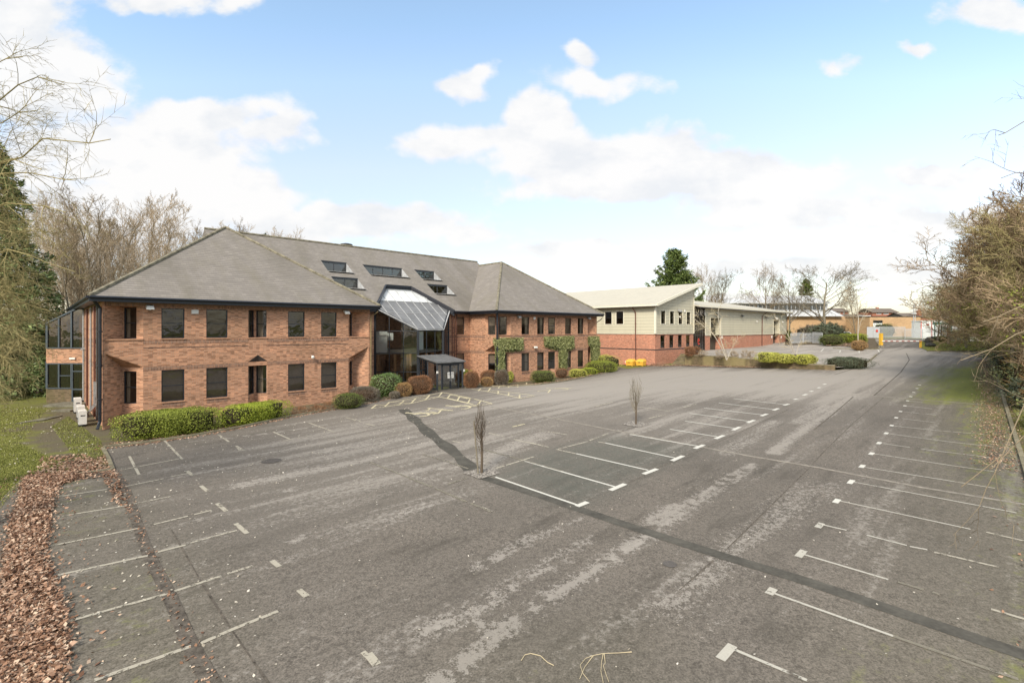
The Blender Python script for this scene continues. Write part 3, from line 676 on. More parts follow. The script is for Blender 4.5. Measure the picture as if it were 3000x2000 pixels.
# ------------------------------------------------------------------ the brick office building
WT,WB=1.31,-.57; GT,GB=-2.54,-4.50; ZE=1.874; EV=1.62; BASE=-6.4
office=empty('office_building',L(23.7,10,-5.6),'two-storey red brick office building with hipped grey tiled roofs and a central glass entrance','building')
UL,ULN=16.77,27.2
wb=MB(); bands=MB(); sills=MB()
wins=[]
CN=dict(a=(.1,0),d=(1.0,.9),e=(1.9,0))
def footprint(u0,left,right,mid):
    """walls of one wing, returned as segments (p0,p1,[window specs],tag)"""
    s=[]
    s.append(((0,0),(.1,0),[],''))
    s.append(((.1,0),(1,.9),[],'')); s.append(((1,.9),(1.9,0),[(.06,.86,'n')],'n'))
    fl=[w for w in mid if w[1]<7.7]; fr=[w for w in mid if w[0]>8.9]
    s.append(((1.9,0),(7.71,0),[(a-1.9,b-1.9,'f') for a,b in fl],'f'))
    s.append(((7.71,0),(8.33,.62),[(.06,.82,'v')],'v')); s.append(((8.33,.62),(8.95,0),[(.06,.82,'v')],'v'))
    s.append(((8.95,0),(14.95,0),[(a-8.95,b-8.95,'f') for a,b in fr],'f'))
    s.append(((14.95,0),(15.77,.85),[(.25,1.0,'n')],'n')); s.append(((15.77,.85),(16.67,0),[],''))
    s.append(((16.67,0),(UL,0),[],''))
    s.append(((UL,0),(UL,.1),[],'')); s.append(((UL,.1),(UL-.9,1.0),[],'')); s.append(((UL-.9,1.0),(UL,1.9),[(.4,1.15,'n')] ,'n'))
    s.append(((UL,1.9),(UL,ULN),right,'s'))
    s.append(((UL,ULN),(0,ULN),[],''))
    s.append(((0,ULN),(0,1.9),left,'s'))
    s.append(((0,1.9),(.9,1.0),[(.36,1.12,'n')],'n')); s.append(((.9,1.0),(0,.1),[],'')); s.append(((0,.1),(0,0),[],''))
    return [((a[0]+u0,a[1]),(b[0]+u0,b[1]),c,d) for a,b,c,d in s]
LW=footprint(0,[],[],[(2.81,4.02),(5.22,6.46),(10.36,11.55),(12.78,14.0)])
RW=footprint(30.75,[],[],[(3.5,4.7),(5.93,7.04),(10.65,11.78),(12.99,14.09)])
# side windows of the left wing's outer end (foreshortened)
LW=[(a,b,([(ULN-9.2,ULN-8.2,'s'),(ULN-6.0,ULN-5.0,'s'),(14.6,15.6,'s')] if (d=='s' and a[0]==0) else c),d) for a,b,c,d in LW]
MW=[((UL,4.35),(19.6,4.35),[(.75,1.85,'f')],'f'),((27.92,4.35),(30.75,4.35),[(.98,2.1,'f')],'f')]
MB_=[((30.75,23.0),(UL,23.0),[],'')]
def far_side_cut(segs,u):       # inner side walls stop at the middle block's wall line only in view; keep whole
    return segs
vis=[]
for seg in LW+RW+MW+MB_:
    a,b,ws,tg=seg; ops=[]
    for s0,s1,t in ws:
        ops += [(s0,s1,WB,WT),(s0,s1,GB,GT)]; vis.append((a,b,s0,s1,t))
    A2,B2=L2(*a),L2(*b)
    wall(wb,A2,B2,BASE,EV,ops)
    if tg in('f','s') :
        tx,ty,ox,oy,n=nrm(A2,B2)
        def bandrun(z0,z1,out=.012,mb=bands,m=0,gaps=()):
            p=lambda s,z:(A2[0]+tx*s+ox*out/2,A2[1]+ty*s+oy*out/2,(z)+HC)
            mb.bar(p(0.0,(z0+z1)/2),p(n,(z0+z1)/2),out,z1-z0,m)
        bandrun(WT+.05,EV-.004); bandrun(WB-.34,WB-.085); bandrun(GT+.012,GT+.26)
        # dentils below the eaves band
        k=int(n/.24)
        for i in range(k):
            s=(i+.5)*n/k; c=(A2[0]+tx*s+ox*.02,A2[1]+ty*s+oy*.02)
            bands.vbox(c[0],c[1],WT+HC-.035,WT+HC+.048,.10,.05,math.atan2(ty,tx))
        # string course and movement joints
        bandrun(-1.15,-1.12,.016,sills)
        # rubbed sills
        for s0,s1,t in ws:
            for zz in (WB,GB):
                p=lambda s:(A2[0]+tx*s+ox*.02,A2[1]+ty*s+oy*.02,zz-.04+HC); sills.bar(p(s0-.04),p(s1+.04),.08,.072,1)
                if zz==GB: 
                    q=lambda s:(A2[0]+tx*s+ox*.006,A2[1]+ty*s+oy*.006,zz-.20+HC); bands.bar(q(s0),q(s1),.012,.24)
# flush brickwork over the notches, with the skewed corbelled undersides
def fill(pts,zb,zt):   # pts uv triangle, per-vertex bottoms
    wb.prism([L(u,w,z) for (u,w),z in zip(pts,zb)],[L(u,w,zt) for u,w in pts])
for u0 in (0,30.75):
    fill([(u0+.1,0),(u0+1.9,.002),(u0+1.0,.9)],(-1.42,-2.28,-2.31),WB-.01)
    fill([(u0+14.95,.002),(u0+16.67,0),(u0+15.77,.85)],(-2.28,-1.42,-2.31),WB-.01)
    fill([(u0+7.71,0),(u0+8.95,0),(u0+8.33,.62)],(GT+.02,GT+.02,GT+.02),GT+.28)
    for tri,ap in (((7.71,8.33),0),((8.33,8.95),1)):
        pass
    # spandrel of the middle bay: front plane with a pointed weathered recess
    a,b,c=(u0+7.71,0),(u0+8.33,0),(u0+8.95,0)
    wb.poly([L(*a,-2.24),L(*b,-1.78),L(*b,WB-.01),L(*a,WB-.01)]); wb.poly([L(*b,-1.78),L(*c,-2.24),L(*c,WB-.01),L(*b,WB-.01)])
    wb.poly([L(*a,WB-.01),L(*c,WB-.01),L(u0+8.33,.62,WB-.01)])
    sills.poly([L(u0+7.71,0,-2.25),L(u0+8.33,.30,-2.25),L(u0+8.33,0,-1.775)],0); sills.poly([L(u0+8.33,.30,-2.25),L(u0+8.95,0,-2.25),L(u0+8.33,0,-1.775)],0)
    wb.poly([L(u0+7.71,0,-2.252),L(u0+8.95,0,-2.252),L(u0+8.33,.5,-2.252)])
    fill([(u0+.1,0),(u0+1.9,0),(u0+1.0,.9)],(WT+.06,)*3,EV-.01); fill([(u0+14.95,0),(u0+16.67,0),(u0+15.77,.85)],(WT+.06,)*3,EV-.01); fill([(u0+7.71,0),(u0+8.95,0),(u0+8.33,.62)],(WT+.06,)*3,EV-.01)
    fill([(u0+0,.1),(u0+.9,1.0),(u0,1.9)],(-1.42,-2.31,-2.28),WB-.01); fill([(u0,.1),(u0+.9,1.0),(u0,1.9)],(WT+.06,)*3,EV-.01)
    for (p,q) in (((u0+1.9,0),(u0+.1,0)),((u0+7.71,0),(u0+8.95,0)),((u0+14.95,0),(u0+16.67,0))):
        sills.bar(L(p[0],-.0,WB-.05),L(q[0],-.0,WB-.05),.10,.075,1)
        bands.bar(L(p[0],-.006,WT+.18),L(q[0],-.006,WT+.18),.012,.25)
wo=wb.build('wall',[M['brick']],office); bands.build('soldier_course',[M['soldier_brick']],office); sills.build('sill_course',[M['dark_metal'],M['reveal']],office)
# windows
BL={ }
r2=random.Random(3)
for (a,b,s0,s1,t) in vis:
    A2,B2=L2(*a),L2(*b); uu=(a[0]+b[0])/2
    for zb_,zt_,fl in ((WB,WT,1),(GB,GT,0)):
        bl=None; rt=uu+ (s0+s1)/2
        fr= t=='f' and a[1]==0
        if fr and uu<17 and fl==0: bl=(0,1,0,1,'blind') 
        elif fr and uu>30:
            k=r2.random(); 
            if k<.55: bl=(.62,.98,0,1,'blind_light')
            elif k<.85: bl=(0,1,0,1,'blind')
        elif t=='n' and uu<3: bl=(0,.28,0,1,'blind_light')
        elif t=='v' and uu<17: bl=(0,.75,0,1,'blind') if a[0]<8 else (0,.5,0,1,'blind_light')
        elif t=='n' and a[1]>1 and 29<uu<32: bl=(0,1,.5,1,'blind')
        elif t=='f' and a[1]>4: bl=(0,1,.55,1,'blind')
        window(office,A2,B2,s0,s1,zb_,zt_,'frame_dark' if uu<17 else 'frame_brown',blind=bl)
# inner floor so that the rooms read as rooms
fl=MB()
for u0 in (0,30.75):
    fl.prism([L(u0+.3,1.2,-2.2),L(u0+16.4,1.2,-2.2),L(u0+16.4,26,-2.2),L(u0+.3,26,-2.2)],[L(u0+.3,1.2,-1.7),L(u0+16.4,1.2,-1.7),L(u0+16.4,26,-1.7),L(u0+.3,26,-1.7)])
    fl.prism([L(u0+.3,4.5,-5.5),L(u0+16.4,4.5,-5.5),L(u0+16.4,4.7,-5.5),L(u0+.3,4.7,-5.5)],[L(u0+.3,4.5,1.5),L(u0+16.4,4.5,1.5),L(u0+16.4,4.7,1.5),L(u0+.3,4.7,1.5)])
fl.build('floor_slab',M['interior'],office)

# ---- roofs
def rs(mb,pts,m=0): mb.poly([L(*p) for p in pts],m)
rf=MB(); O=.6; RH=8.3; C=UL/2; rw=MB()
for u0 in (0,30.75):
    e=[(u0-O,-O,ZE),(u0+UL+O,-O,ZE),(u0+UL+O,ULN+O,ZE),(u0-O,ULN+O,ZE)]; r0=(u0+C,C,RH); r1=(u0+C,ULN-C,RH)
    rs(rf,[e[0],e[1],r0]); rs(rf,[e[1],e[2],r1,r0]); rs(rf,[e[2],e[3],r1]); rs(rf,[e[3],e[0],r0,r1])
SW=.715; ZM=lambda w: ZE+SW*(w-3.75)
ridge_w=13.6; MZ=ZM(ridge_w)
outer=[(8.0,3.75),(19.35,3.75),(22.35,7.13),(25.2,7.13),(28.15,3.75),(39.5,3.75),(39.5,ridge_w),(8.0,ridge_w)]
dorm=[(17.15,19.70,8.9,10.45),(17.1,19.7,6.5,8.0),(21.5,26.05,8.9,10.42),(27.72,30.3,8.9,10.42),(27.72,30.35,6.48,7.96)]
holes=[[(a,c),(a,d),(b,d),(b,c)] for a,b,c,d in dorm]
pl=[[Vector((u,w,0)) for u,w in outer]]+[[Vector((u,w,0)) for u,w in h] for h in holes]
flat=[v for p in pl for v in p]
for t in tessellate_polygon(pl):
    q=[(flat[i].x,flat[i].y) for i in t]
    ar=(q[1][0]-q[0][0])*(q[2][1]-q[0][1])-(q[1][1]-q[0][1])*(q[2][0]-q[0][0])
    if ar<0: q=q[::-1]
    rf.poly([L(u,w,ZM(w)) for u,w in q])
rs(rf,[(39.5,23.45,ZE),(8.0,23.45,ZE),(8.0,ridge_w,MZ),(39.5,ridge_w,MZ)])
rs(rf,[(8.0,3.75,ZE),(8.0,ridge_w,MZ),(8.0,23.45,ZE)]); rs(rf,[(39.5,3.75,ZE),(39.5,23.45,ZE),(39.5,ridge_w,MZ)])
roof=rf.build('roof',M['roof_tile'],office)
rg=MB()
def ridge(p,q,r=.13): rg.tube([L(*p),L(*q)],r,6)
for u0 in (0,30.75):
    ridge((u0-O,-O,ZE+.03),(u0+C,C,RH+.02)); ridge((u0+UL+O,-O,ZE+.03),(u0+C,C,RH+.02)); ridge((u0+C,C,RH+.02),(u0+C,ULN-C,RH+.02))
    ridge((u0-O,ULN+O,ZE+.03),(u0+C,ULN-C,RH+.02)); ridge((u0+UL+O,ULN+O,ZE+.03),(u0+C,ULN-C,RH+.02))
ridge((8.0,ridge_w,MZ+.02),(39.5,ridge_w,MZ+.02))
rg.build('ridge_tiles',M['ridge_tile'],roof)
# fascia, gutter and soffit
fa=MB()
def eave(p,q,mbx=fa):
    mbx.bar(L(*p,ZE-.20),L(*q,ZE-.20),.03,.20); 
    A_=Vector(L(*p,ZE-.06)); B_=Vector(L(*q,ZE-.06)); t=(B_-A_).normalized(); o=Vector((t.y,-t.x,0))
    mbx.tube([A_+o*.08,B_+o*.08],.085,8)
for u0 in (0,30.75):
    cs=[(u0-O,-O),(u0+UL+O,-O),(u0+UL+O,ULN+O),(u0-O,ULN+O)]
    for i in range(4): eave(cs[i],cs[(i+1)%4])
    so=[(u0-O+.02,-O+.02),(u0+UL+O-.02,-O+.02),(u0+UL+O-.02,ULN+O-.02),(u0-O+.02,ULN+O-.02)]
    fa.poly([L(u,w,ZE-.26) for u,w in so[::-1]])
eave((UL+O,3.75),(19.3,3.75)); eave((28.2,3.75),(30.75-O,3.75))
fa.poly([L(u,w,ZE-.27) for u,w in ((UL,3.77),(UL,5),(19.5,5),(19.5,3.77))]); fa.poly([L(u,w,ZE-.27) for u,w in ((28,3.77),(28,5),(30.8,5),(30.8,3.77))])
fa.build('gutter',M['fascia'],office)
# inset dormers
for i,(a,b,c,d) in enumerate(dorm):
    zb_,zt_=ZM(c),ZM(d)
    mb=MB(); mb.poly([L(a,c,zb_),L(b,c,zb_),L(b,d,zb_),L(a,d,zb_)],0)
    mb.poly([L(a,c,zb_),L(a,d,zb_),L(a,d,zt_)],0); mb.poly([L(b,c,zb_),L(b,d,zt_),L(b,d,zb_)],0)
    mb.bar(L(b,c-.12,ZM(c-.12)+.02),L(a,c-.12,ZM(c-.12)+.02),.5,.02,0,up=L(0,0,0) if False else (0,0,1))
    mb.bar(L(a-.02,d-.03,zt_-.08),L(b+.02,d-.03,zt_-.08),.10,.20,1); 
    mb.bar(L(a,d-.04,zb_+.03),L(a,d-.04,zt_-.18),.06,.06,1); mb.bar(L(b,d-.04,zb_+.03),L(b,d-.04,zt_-.18),.06,.06,1)
    for k in range(1,4 if b-a>3 else 2): u=a+(b-a)*k/(4 if b-a>3 else 2); mb.bar(L(u,d-.04,zb_+.02),L(u,d-.04,zt_-.18),.05,.05,1)
    do=mb.build('inset_dormer',[M['lead'],M['frame_dark']],roof)
    g=MB(); g.quad(L(a,d-.02,zb_+.01),L(b,d-.02,zb_+.01),L(b,d-.02,zt_-.02),L(a,d-.02,zt_-.02)); g.build('pane',M['tinted_glass'],do)
v=MB(); x,y,z=P(1015,716,63); v.tube([(x,y,z-1.2),(x,y,z-.1)],.3,10); v.tube([(x,y,z-.1),(x,y,z+.02),(x,y,z+.12)],[.75,.75,.35],14); v.build('roof_vent',M['dark_metal'],roof)
# pipes and fittings
pipe(office,[L(-.45,-.5,ZE-.2),L(-.12,-.12,1.2),L(-.12,-.12,-5.3),L(-.25,-.3,-5.7)],.09,'fascia')
pipe(office,[L(UL+.5,-.5,ZE-.2),L(UL+.45,-.5,1.4),L(UL+.06,-.1,1.0),L(UL+.06,-.1,-5.8)],.06,'pipe_ochre')
pipe(office,[L(30.75-.1,-.15,ZE-.2),L(30.65,-.12,-5.6)],.11,'fascia')
pipe(office,[L(47.52+.5,-.5,ZE-.15),L(47.52+.4,-.5,1.3),L(47.55,.1,.8)],.05,'dark_metal')
for k in (0,.45,.9): pipe(office,[L(28.3+k*.6,4.2,ZE-.3),L(28.3+k*.6,4.2,-5.3)],.045,'pipe_brown')
for k,(w,r,mt) in enumerate([(1.2,.05,'dark_metal'),(3.0,.06,'pipe_brown'),(6.0,.06,'grey_metal'),(9.5,.07,'pipe_brown'),(13.2,.06,'grey_metal')]):
    pipe(office,[L(-.08,w+1.2,ZE-.4),L(-.08,w+1.2,-5.6)],r,mt)
nf=(-(-UY),-UX) ; nF=(UY,-UX)       # outward normal of the front walls
def onfront(px,py,f):
    r=(px-1500)/F; u=(23.65+28.5*r)/(.72-.694*r); x,y=L2(u,0); return x,y,(YH-py)*y/F+HC
for px,py in ((438,901),(1012,915)): 
    x,y,z=onfront(px,py,0); floodlight(office,x,y,z,*nF)
for px,py in ((1517,928),(1722,932)):
    x,y,z=onfront(px,py,0); floodlight(office,x,y,z,*nF,mat='grey_metal')
x,y,z=onfront(571,913,0); alarm_box(office,x,y,z,*nF,w=.42,h=.3)
x,y,z=onfront(1565,932,0); alarm_box(office,x,y,z,*nF)
x,y,z=onfront(913,1045,0); dome_camera(office,x,y,z,*nF)
for px in (1563,1568): x,y,z=onfront(px,1017,0); dome_camera(office,x,y,z,*nF)
# ---- glazed entrance hall
a_,b_,c_,d_=(19.6,4.35),(22.36,1.5),(25.16,1.5),(27.92,4.35)
GZ=lambda w:.706*(w-1.5)-.02
hall=MB()
def facet(p,q,nb,trans,zt0,zt1,base=-6.0):
    P0,P1=L2(*p),L2(*q); tx,ty,ox,oy,n=nrm(P0,P1); at=lambda s,z:(P0[0]+tx*s,P0[1]+ty*s,z+HC)
    up=(ox,oy,0); zz=lambda s:zt0+(zt1-zt0)*s/n
    for i in range(nb+1):
        s=n*i/nb; w=.16 if i in(0,nb) else .06; hall.bar(at(s,base),at(s,zz(s)-.02),w,w*1.1,up=up)
    for z in trans: hall.bar(at(.09,z),at(n-.09,z),.07,.07,up=(0,0,1))
    hall.bar(at(0,zt0-.06),at(n,zt1-.06),.14,.2)
    return P0,P1,n,at,zz
panes=[]
for p,q,nb,tr,z0,z1 in ((a_,b_,3,(-.17,-2.2,-3.9),GZ(4.35),GZ(1.5)),(b_,c_,3,(-2.0,),GZ(1.5),GZ(1.5)),(c_,d_,3,(-.17,-2.2),GZ(1.5),GZ(4.35))):
    P0,P1,n,at,zz=facet(p,q,nb,tr,z0,z1)
    lo=-6.0 if p!=b_ else -2.0
    panes.append([at(.05,lo),at(n-.05,lo),at(n-.05,zz(n-.05)-.1),at(.05,zz(.05)-.1)])
# sloping roof of the hall
gl=[(22.36,1.5),(25.16,1.5),(27.92+.1,4.35+.1),(27.98,4.2),(25.2,7.1),(22.36,7.1),(19.5,4.35)]
gl=[(22.36,1.42),(25.16,1.42),(28.02,4.25),(25.2,7.1),(22.36,7.1),(19.5,4.25)]
def ulim(w): 
    return (22.36-(min(w,8.6-w)-1.42)*1.0, 25.16+(min(w,8.6-w)-1.42)*1.0) if True else None
def edge(w):
    if w<=4.25: k=(w-1.42)/(4.25-1.42); return 22.36-2.86*k, 25.16+2.86*k
    k=(7.1-w)/(7.1-4.25); return 22.36-2.86*k, 25.2+2.82*k
rowsW=[1.42,3.67,5.34,7.1]; hb=MB()
sub=[]
for i,(w0,w1) in enumerate(zip(rowsW[:-1],rowsW[1:])):
    ws=sorted({w0,w1}|({4.25} if w0<4.25<w1 else set()))
    for x0,x1 in zip(ws[:-1],ws[1:]):
        e0,e1=edge(x0),edge(x1); sub.append((i,[L(e0[0],x0,GZ(x0)),L(e0[1],x0,GZ(x0)),L(e1[1],x1,GZ(x1)),L(e1[0],x1,GZ(x1))]))
hallroof=MB(); hallglass=MB()
for i,q in sub: (hallglass if i==2 else hallroof).poly(q)
for w in rowsW[1:-1]: e=edge(w); hb.bar(L(e[0],w,GZ(w)+.02),L(e[1],w,GZ(w)+.02),.06,.05)
for k in range(1,9):
    u=19.5+.947*k
    ws=[w for w in np.arange(1.42,7.11,.02) if edge(w)[0]<u<edge(w)[1]]
    if ws: hb.bar(L(u,ws[0],GZ(ws[0])+.02),L(u,ws[-1],GZ(ws[-1])+.02),.05,.05)
ring=[(22.36,1.42),(25.16,1.42),(28.02,4.25),(25.2,7.1),(22.36,7.1),(19.5,4.25)]
for i in range(6):
    p,q=ring[i],ring[(i+1)%6]; hb.bar(L(*p,GZ(p[1])+.03),L(*q,GZ(q[1])+.03),.12,.07,0 if i in(5,0,1) else 0)
# dark upstand between tiles and glass
us=MB(); up_ring=[(19.30,3.72),(22.33,7.15),(25.22,7.15),(28.2,3.72)]
for p,q in zip(up_ring[:-1],up_ring[1:]):
    us.bar(L(*p,ZM(p[1])+.04),L(*q,ZM(q[1])+.04),.16,.22)
    us.quad(L(*p,ZM(p[1])),L(*q,ZM(q[1])),L(*q,GZ(q[1])-.2),L(*p,GZ(p[1])-.2))
for p,q in (((19.3,3.72),(19.5,4.3)),((28.2,3.72),(28.0,4.3))): us.bar(L(*p,ZE-.1),L(*q,ZE-.1),.12,.4)
ho=hall.build('entrance_hall',M['frame_dark'],office)
hb.build('roof_bar',M['lead'],ho); us.build('upstand',M['fascia'],ho)
hallroof.build('roof_panel',M['opaque_panel'],ho); hallglass.build('skylight',M['white_glass'],ho)
for q in panes: g=MB(); g.poly(q); g.build('pane',M['atrium_glass'],ho)
inn=MB()   # brick inner walls
for p,q in (((19.3,10),(19.3,4.4)),((28.2,4.4),(28.2,10))): wall(inn,L2(*q),L2(*p),-6,1.5,[(1.2,2.3,-.6,1.2),(1.2,2.3,-5.3,-3.0)])
wall(inn,L2(19.3,10),L2(28.2,10),-6,5,[(1,2,-5.4,-3.2),(4,5.2,-5.4,-3.2),(6.5,7.8,-1.6,.6)])
inn.build('inner_wall',M['brick'],office)
ii=MB()
ii.prism([L(19.35,6.2,-2.45),L(28.1,6.2,-2.45),L(28.1,9.9,-2.45),L(19.35,9.9,-2.45)],[L(19.35,6.2,-2.0),L(28.1,6.2,-2.0),L(28.1,9.9,-2.0),L(19.35,9.9,-2.0)])
ii.prism([L(19.4,3.2,-5.6),L(28.0,3.2,-5.6),L(28.0,9.9,-5.6),L(19.4,9.9,-5.6)],[L(19.4,3.2,-5.38),L(28.0,3.2,-5.38),L(28.0,9.9,-5.38),L(19.4,9.9,-5.38)])
ii.build('floor_slab',M['interior'],office)
for p_,q_,h_ in (((19.9,4.75,-1.2),(20.7,4.05,-1.2),1.95),((20.9,4.6,-.7),(21.4,4.2,-.7),.7),((22.6,1.75,-1.0),(23.1,1.75,-1.0),1.8),((21,5.2,-4.4),(22,4.4,-4.4),.5),((21,5.2,-5.1),(22.2,4.2,-5.1),.5)):
    wp=MB(); wp.bar(L(*p_),L(*q_),.05,h_); wp.build('white_panel',M['interior_white'],office)
for u,w in ((20.4,5.2),(21.6,4.2),(22.6,3.6),(23.4,4.4),(25,4),(26.4,5)): cl=MB(); cl.bar(L(u,w,-5.4),L(u,w,-2.4),.22,.22); cl.build('timber_post',M['timber'],office)
cl=MB()
for k in range(12): cl.bar(L(22.2+.28*k,7.5,-5.3+.27*k),L(22.2+.28*k,8.6,-5.3+.27*k),.28,.06)
cl.build('staircase',M['timber'],office)
# ---- entrance porch with double doors
pb=MB(); pz=-5.42
cor=[(22.40,-1.45),(25.20,-1.45),(25.20,1.42),(22.40,1.42)]
topz=lambda w:-2.93+ (w+1.45)*.155
for (u,w) in cor[:2]: pb.bar(L(u,w,pz-.3),L(u,w,topz(w)),.15,.15)
for u,w in ((22.4,0),(25.2,0),(22.85,-1.45),(24.75,-1.45)): pb.bar(L(u,w,pz-.2),L(u,w,topz(w)),.08,.08)
pb.bar(L(22.4,-1.45,topz(-1.45)-.1),L(25.2,-1.45,topz(-1.45)-.1),.14,.22)
for u in (22.4,25.2): pb.bar(L(u,-1.45,topz(-1.45)-.08),L(u,1.42,topz(1.42)-.08),.12,.18); pb.bar(L(u,-1.4,pz+.15),L(u,1.42,pz+.15),.1,.3)
po=pb.build('porch',M['frame_dark'],office)
pr=MB(); ro=[(22.2,-1.68),(25.4,-1.68),(25.4,1.45),(22.2,1.45)]
pr.prism([L(u,w,topz(w)+.0) for u,w in ro],[L(u,w,topz(w)+.10) for u,w in ro],0)
for k in range(1,6): u=22.2+3.2*k/6; pr.bar(L(u,-1.68,topz(-1.68)+.115),L(u,1.42,topz(1.42)+.115),.05,.03)
pr.build('porch_roof',M['opaque_panel'],po)
pg=MB()
for p,q in ((cor[0],cor[3]),(cor[1],cor[2])): pg.quad(L(*p,pz),L(*q,pz),L(*q,topz(q[1])-.1),L(*p,topz(p[1])-.1))
for u0,u1 in ((22.45,22.83),(24.78,25.15)): pg.quad(L(u0,-1.45,pz),L(u1,-1.45,pz),L(u1,-1.45,topz(-1.45)-.2),L(u0,-1.45,topz(-1.45)-.2))
pg.build('pane',M['atrium_glass'],po)
for u0,u1 in ((22.9,23.79),(23.81,24.70)):
    db=MB(); w=-1.47; zt_=topz(-1.45)-.21; z0=pz+.02
    for s in (u0+.04,u1-.04): db.bar(L(s,w,z0),L(s,w,zt_),.08,.06,up=(UY,-UX,0))
    db.bar(L(u0,w,z0+.07),L(u1,w,z0+.07),.06,.14); db.bar(L(u0,w,zt_-.05),L(u1,w,zt_-.05),.06,.1)
    dr=db.build('door',M['frame_dark'],po)
    g=MB(); g.quad(L(u0+.08,w,z0+.14),L(u1-.08,w,z0+.14),L(u1-.08,w,zt_-.1),L(u0+.08,w,zt_-.1)); g.build('pane',M['atrium_glass'],dr)
    hh=MB(); s=u1-.07 if u0<23 else u0+.07; hh.tube([L(s,w-.07,z0+.8),L(s,w-.07,z0+1.3)],.016,8); hh.build('handle',M['grey_metal'],dr)
for u in (23.62,24.0):
    nb_=MB(); nb_.quad(L(u-.15,-1.50,-4.36),L(u+.15,-1.50,-4.36),L(u+.15,-1.50,-3.82),L(u-.15,-1.50,-3.82)); nt=nb_.build('notice',M['white_plastic'],office)
    dk=MB()
    for k in range(5):
        if k in(0,): dk.quad(L(u-.10,-1.505,-4.0),L(u+.10,-1.505,-4.0),L(u+.10,-1.505,-3.9),L(u-.10,-1.505,-3.9))
        else: z=-4.0-.055*k; dk.quad(L(u-.12,-1.505,z),L(u+.11,-1.505,z),L(u+.11,-1.505,z+.015),L(u-.12,-1.505,z+.015))
    dk.build('notice_print',M['grey_metal'],nt)
for u in (22.35,25.28): x,y,z=L(u,-1.5,-3.75); alarm_box(office,x,y,z,*nF,w=.16,h=.22,name='security_camera')
# ---- glazed bay on the far left end
bay=[(0,22),(-2.16,19.9),(-2.16,17.1),(0,15)]
by=MB(); bw=MB(); panes=[]
for p,q in zip(bay[:-1],bay[1:]):
    P0,P1=L2(*p),L2(*q); tx,ty,ox,oy,n=nrm(P0,P1); at=lambda s,z,d=0:(P0[0]+tx*s-ox*d,P0[1]+ty*s-oy*d,z+HC)
    za=1.9 if p[0]==0 else .46; zb_=1.9 if q[0]==0 else .46
    sw=MB(); wall(sw,P0,P1,-2.7,-1.55); sw.build('spandrel_wall',M['brick'],office); 
    front=(q==bay[3])
    wall(bw,P0,P1,BASE,-4.72,[(n-.92,n-.02,-5.85,-4.7)] if front else [],reveal=.1)
    for i in range(4):
        s=n*i/3; s=min(max(s,.06),n-.06); zt_=za+(zb_-za)*s/n
        by.bar(at(s,-1.55),at(s,zt_),.12,.1,up=(ox,oy,0)); by.bar(at(s,-4.72),at(s,-2.7),.12,.1,up=(ox,oy,0))
    by.bar(at(0,za),at(n,zb_),.14,.12)
    for z in (-1.5,-2.75,-4.70): by.bar(at(.12,z),at((n-.12) if not(front and z<-4) else n-.95,z),.12,.08)
    if front:
        by.bar(at(n-.9,-3.35),at(n-.05,-3.35),.1,.08); by.bar(at(n-.93,-5.8),at(n-.93,-2.7),.1,.1,up=(ox,oy,0)); by.bar(at(n-.9,-4.78),at(n-.05,-4.78),.1,.1)
        by.bar(at(n*.34,-3.7),at(n*.63,-3.7),.08,.06)
        panes.append([at(n-.9,-5.8),at(n-.05,-5.8),at(n-.05,-2.8),at(n-.9,-2.8)])
    panes.append([at(.06,-4.7,.02),at(n-(.95 if front else .06),-4.7,.02),at(n-(.95 if front else .06),-2.75,.02),at(.06,-2.75,.02)])
    panes.append([at(.06,-1.5,.02),at(n-.06,-1.5,.02),at(n-.06,zb_-.05,.02),at(.06,za-.05,.02)])
bo=by.build('end_bay',M['frame_blue'],office)
bw.build('base_wall',M['dirty_brick'],bo)
for q in panes: g=MB(); g.poly(q); g.build('pane',M['tinted_glass'],bo)
br=MB(); br.poly([L(0,22,1.95),L(-2.16,19.9,.5),L(-2.16,17.1,.5),L(0,15,1.95)]); br.build('roof_panel',M['tinted_glass'],bo)
bc=MB(); P0,P1=L2(*bay[2]),L2(*bay[3]); tx,ty,ox,oy,n=nrm(P0,P1); bc.quad(*[(P0[0]+tx*s-ox*.6,P0[1]+ty*s-oy*.6,z+HC) for s,z in ((.35,-1.5),(.85,-1.5),(.7,.7),(.45,.6))]); bc.build('curtain',M['blind'],bo)
x,y=P0[0]+tx*1.9,P0[1]+ty*1.9; lb=MB(); lb.bar((x+ox*.06,y+oy*.06,-2.33+HC),(x+tx*.45+ox*.06,y+ty*.45+oy*.06,-2.33+HC),.1,.14); lb.build('wall_lamp',M['white_plastic'],bo)
x,y=L2(-.05,12.2); floodlight(office,x,y,-1.5+HC,-UX,-UY,mat='grey_metal',s=.8)

# ------------------------------------------------------------------ the works building and warehouse behind
def JP(u,w,z): x,y=I2(u,w); return (x,y,z+HC)
works=empty('works_office',JP(5,10,-4.9),'two-storey works office of cream cladding over red brick with a single-pitch roof','building')
wb=MB(); cb=MB(); wz=lambda u:3.42+.272*(u+.5)
HW=25
LZT=-.62
upr=[(1.4+2.45*k,2.62+2.45*k) for k in range(4)]; lf=[(4.94,6.13),(6.89,8.07),(12.0,13.2),(14.6,15.8),(19,20.2)]
wall(wb,I2(0,0),I2(11,0),-5.4,LZT,[(a,b,-2.6,-.85) for a,b in upr])
wall(wb,I2(0,HW),I2(0,0),-5.4,LZT)
wall(wb,I2(11,0),I2(11,HW),-5.4,LZT); wall(wb,I2(11,HW),I2(0,HW),-5.4,LZT)
bd=MB(); bd.bar(JP(0,-.008,-2.78),JP(11,-.008,-2.78),.016,.14); bd.bar(JP(-.008,HW,-2.78),JP(-.008,0,-2.78),.016,.14)
wo=wb.build('wall',M['works_brick'],works); bd.build('blue_brick_band',M['dark_metal'],wo)
of=.06
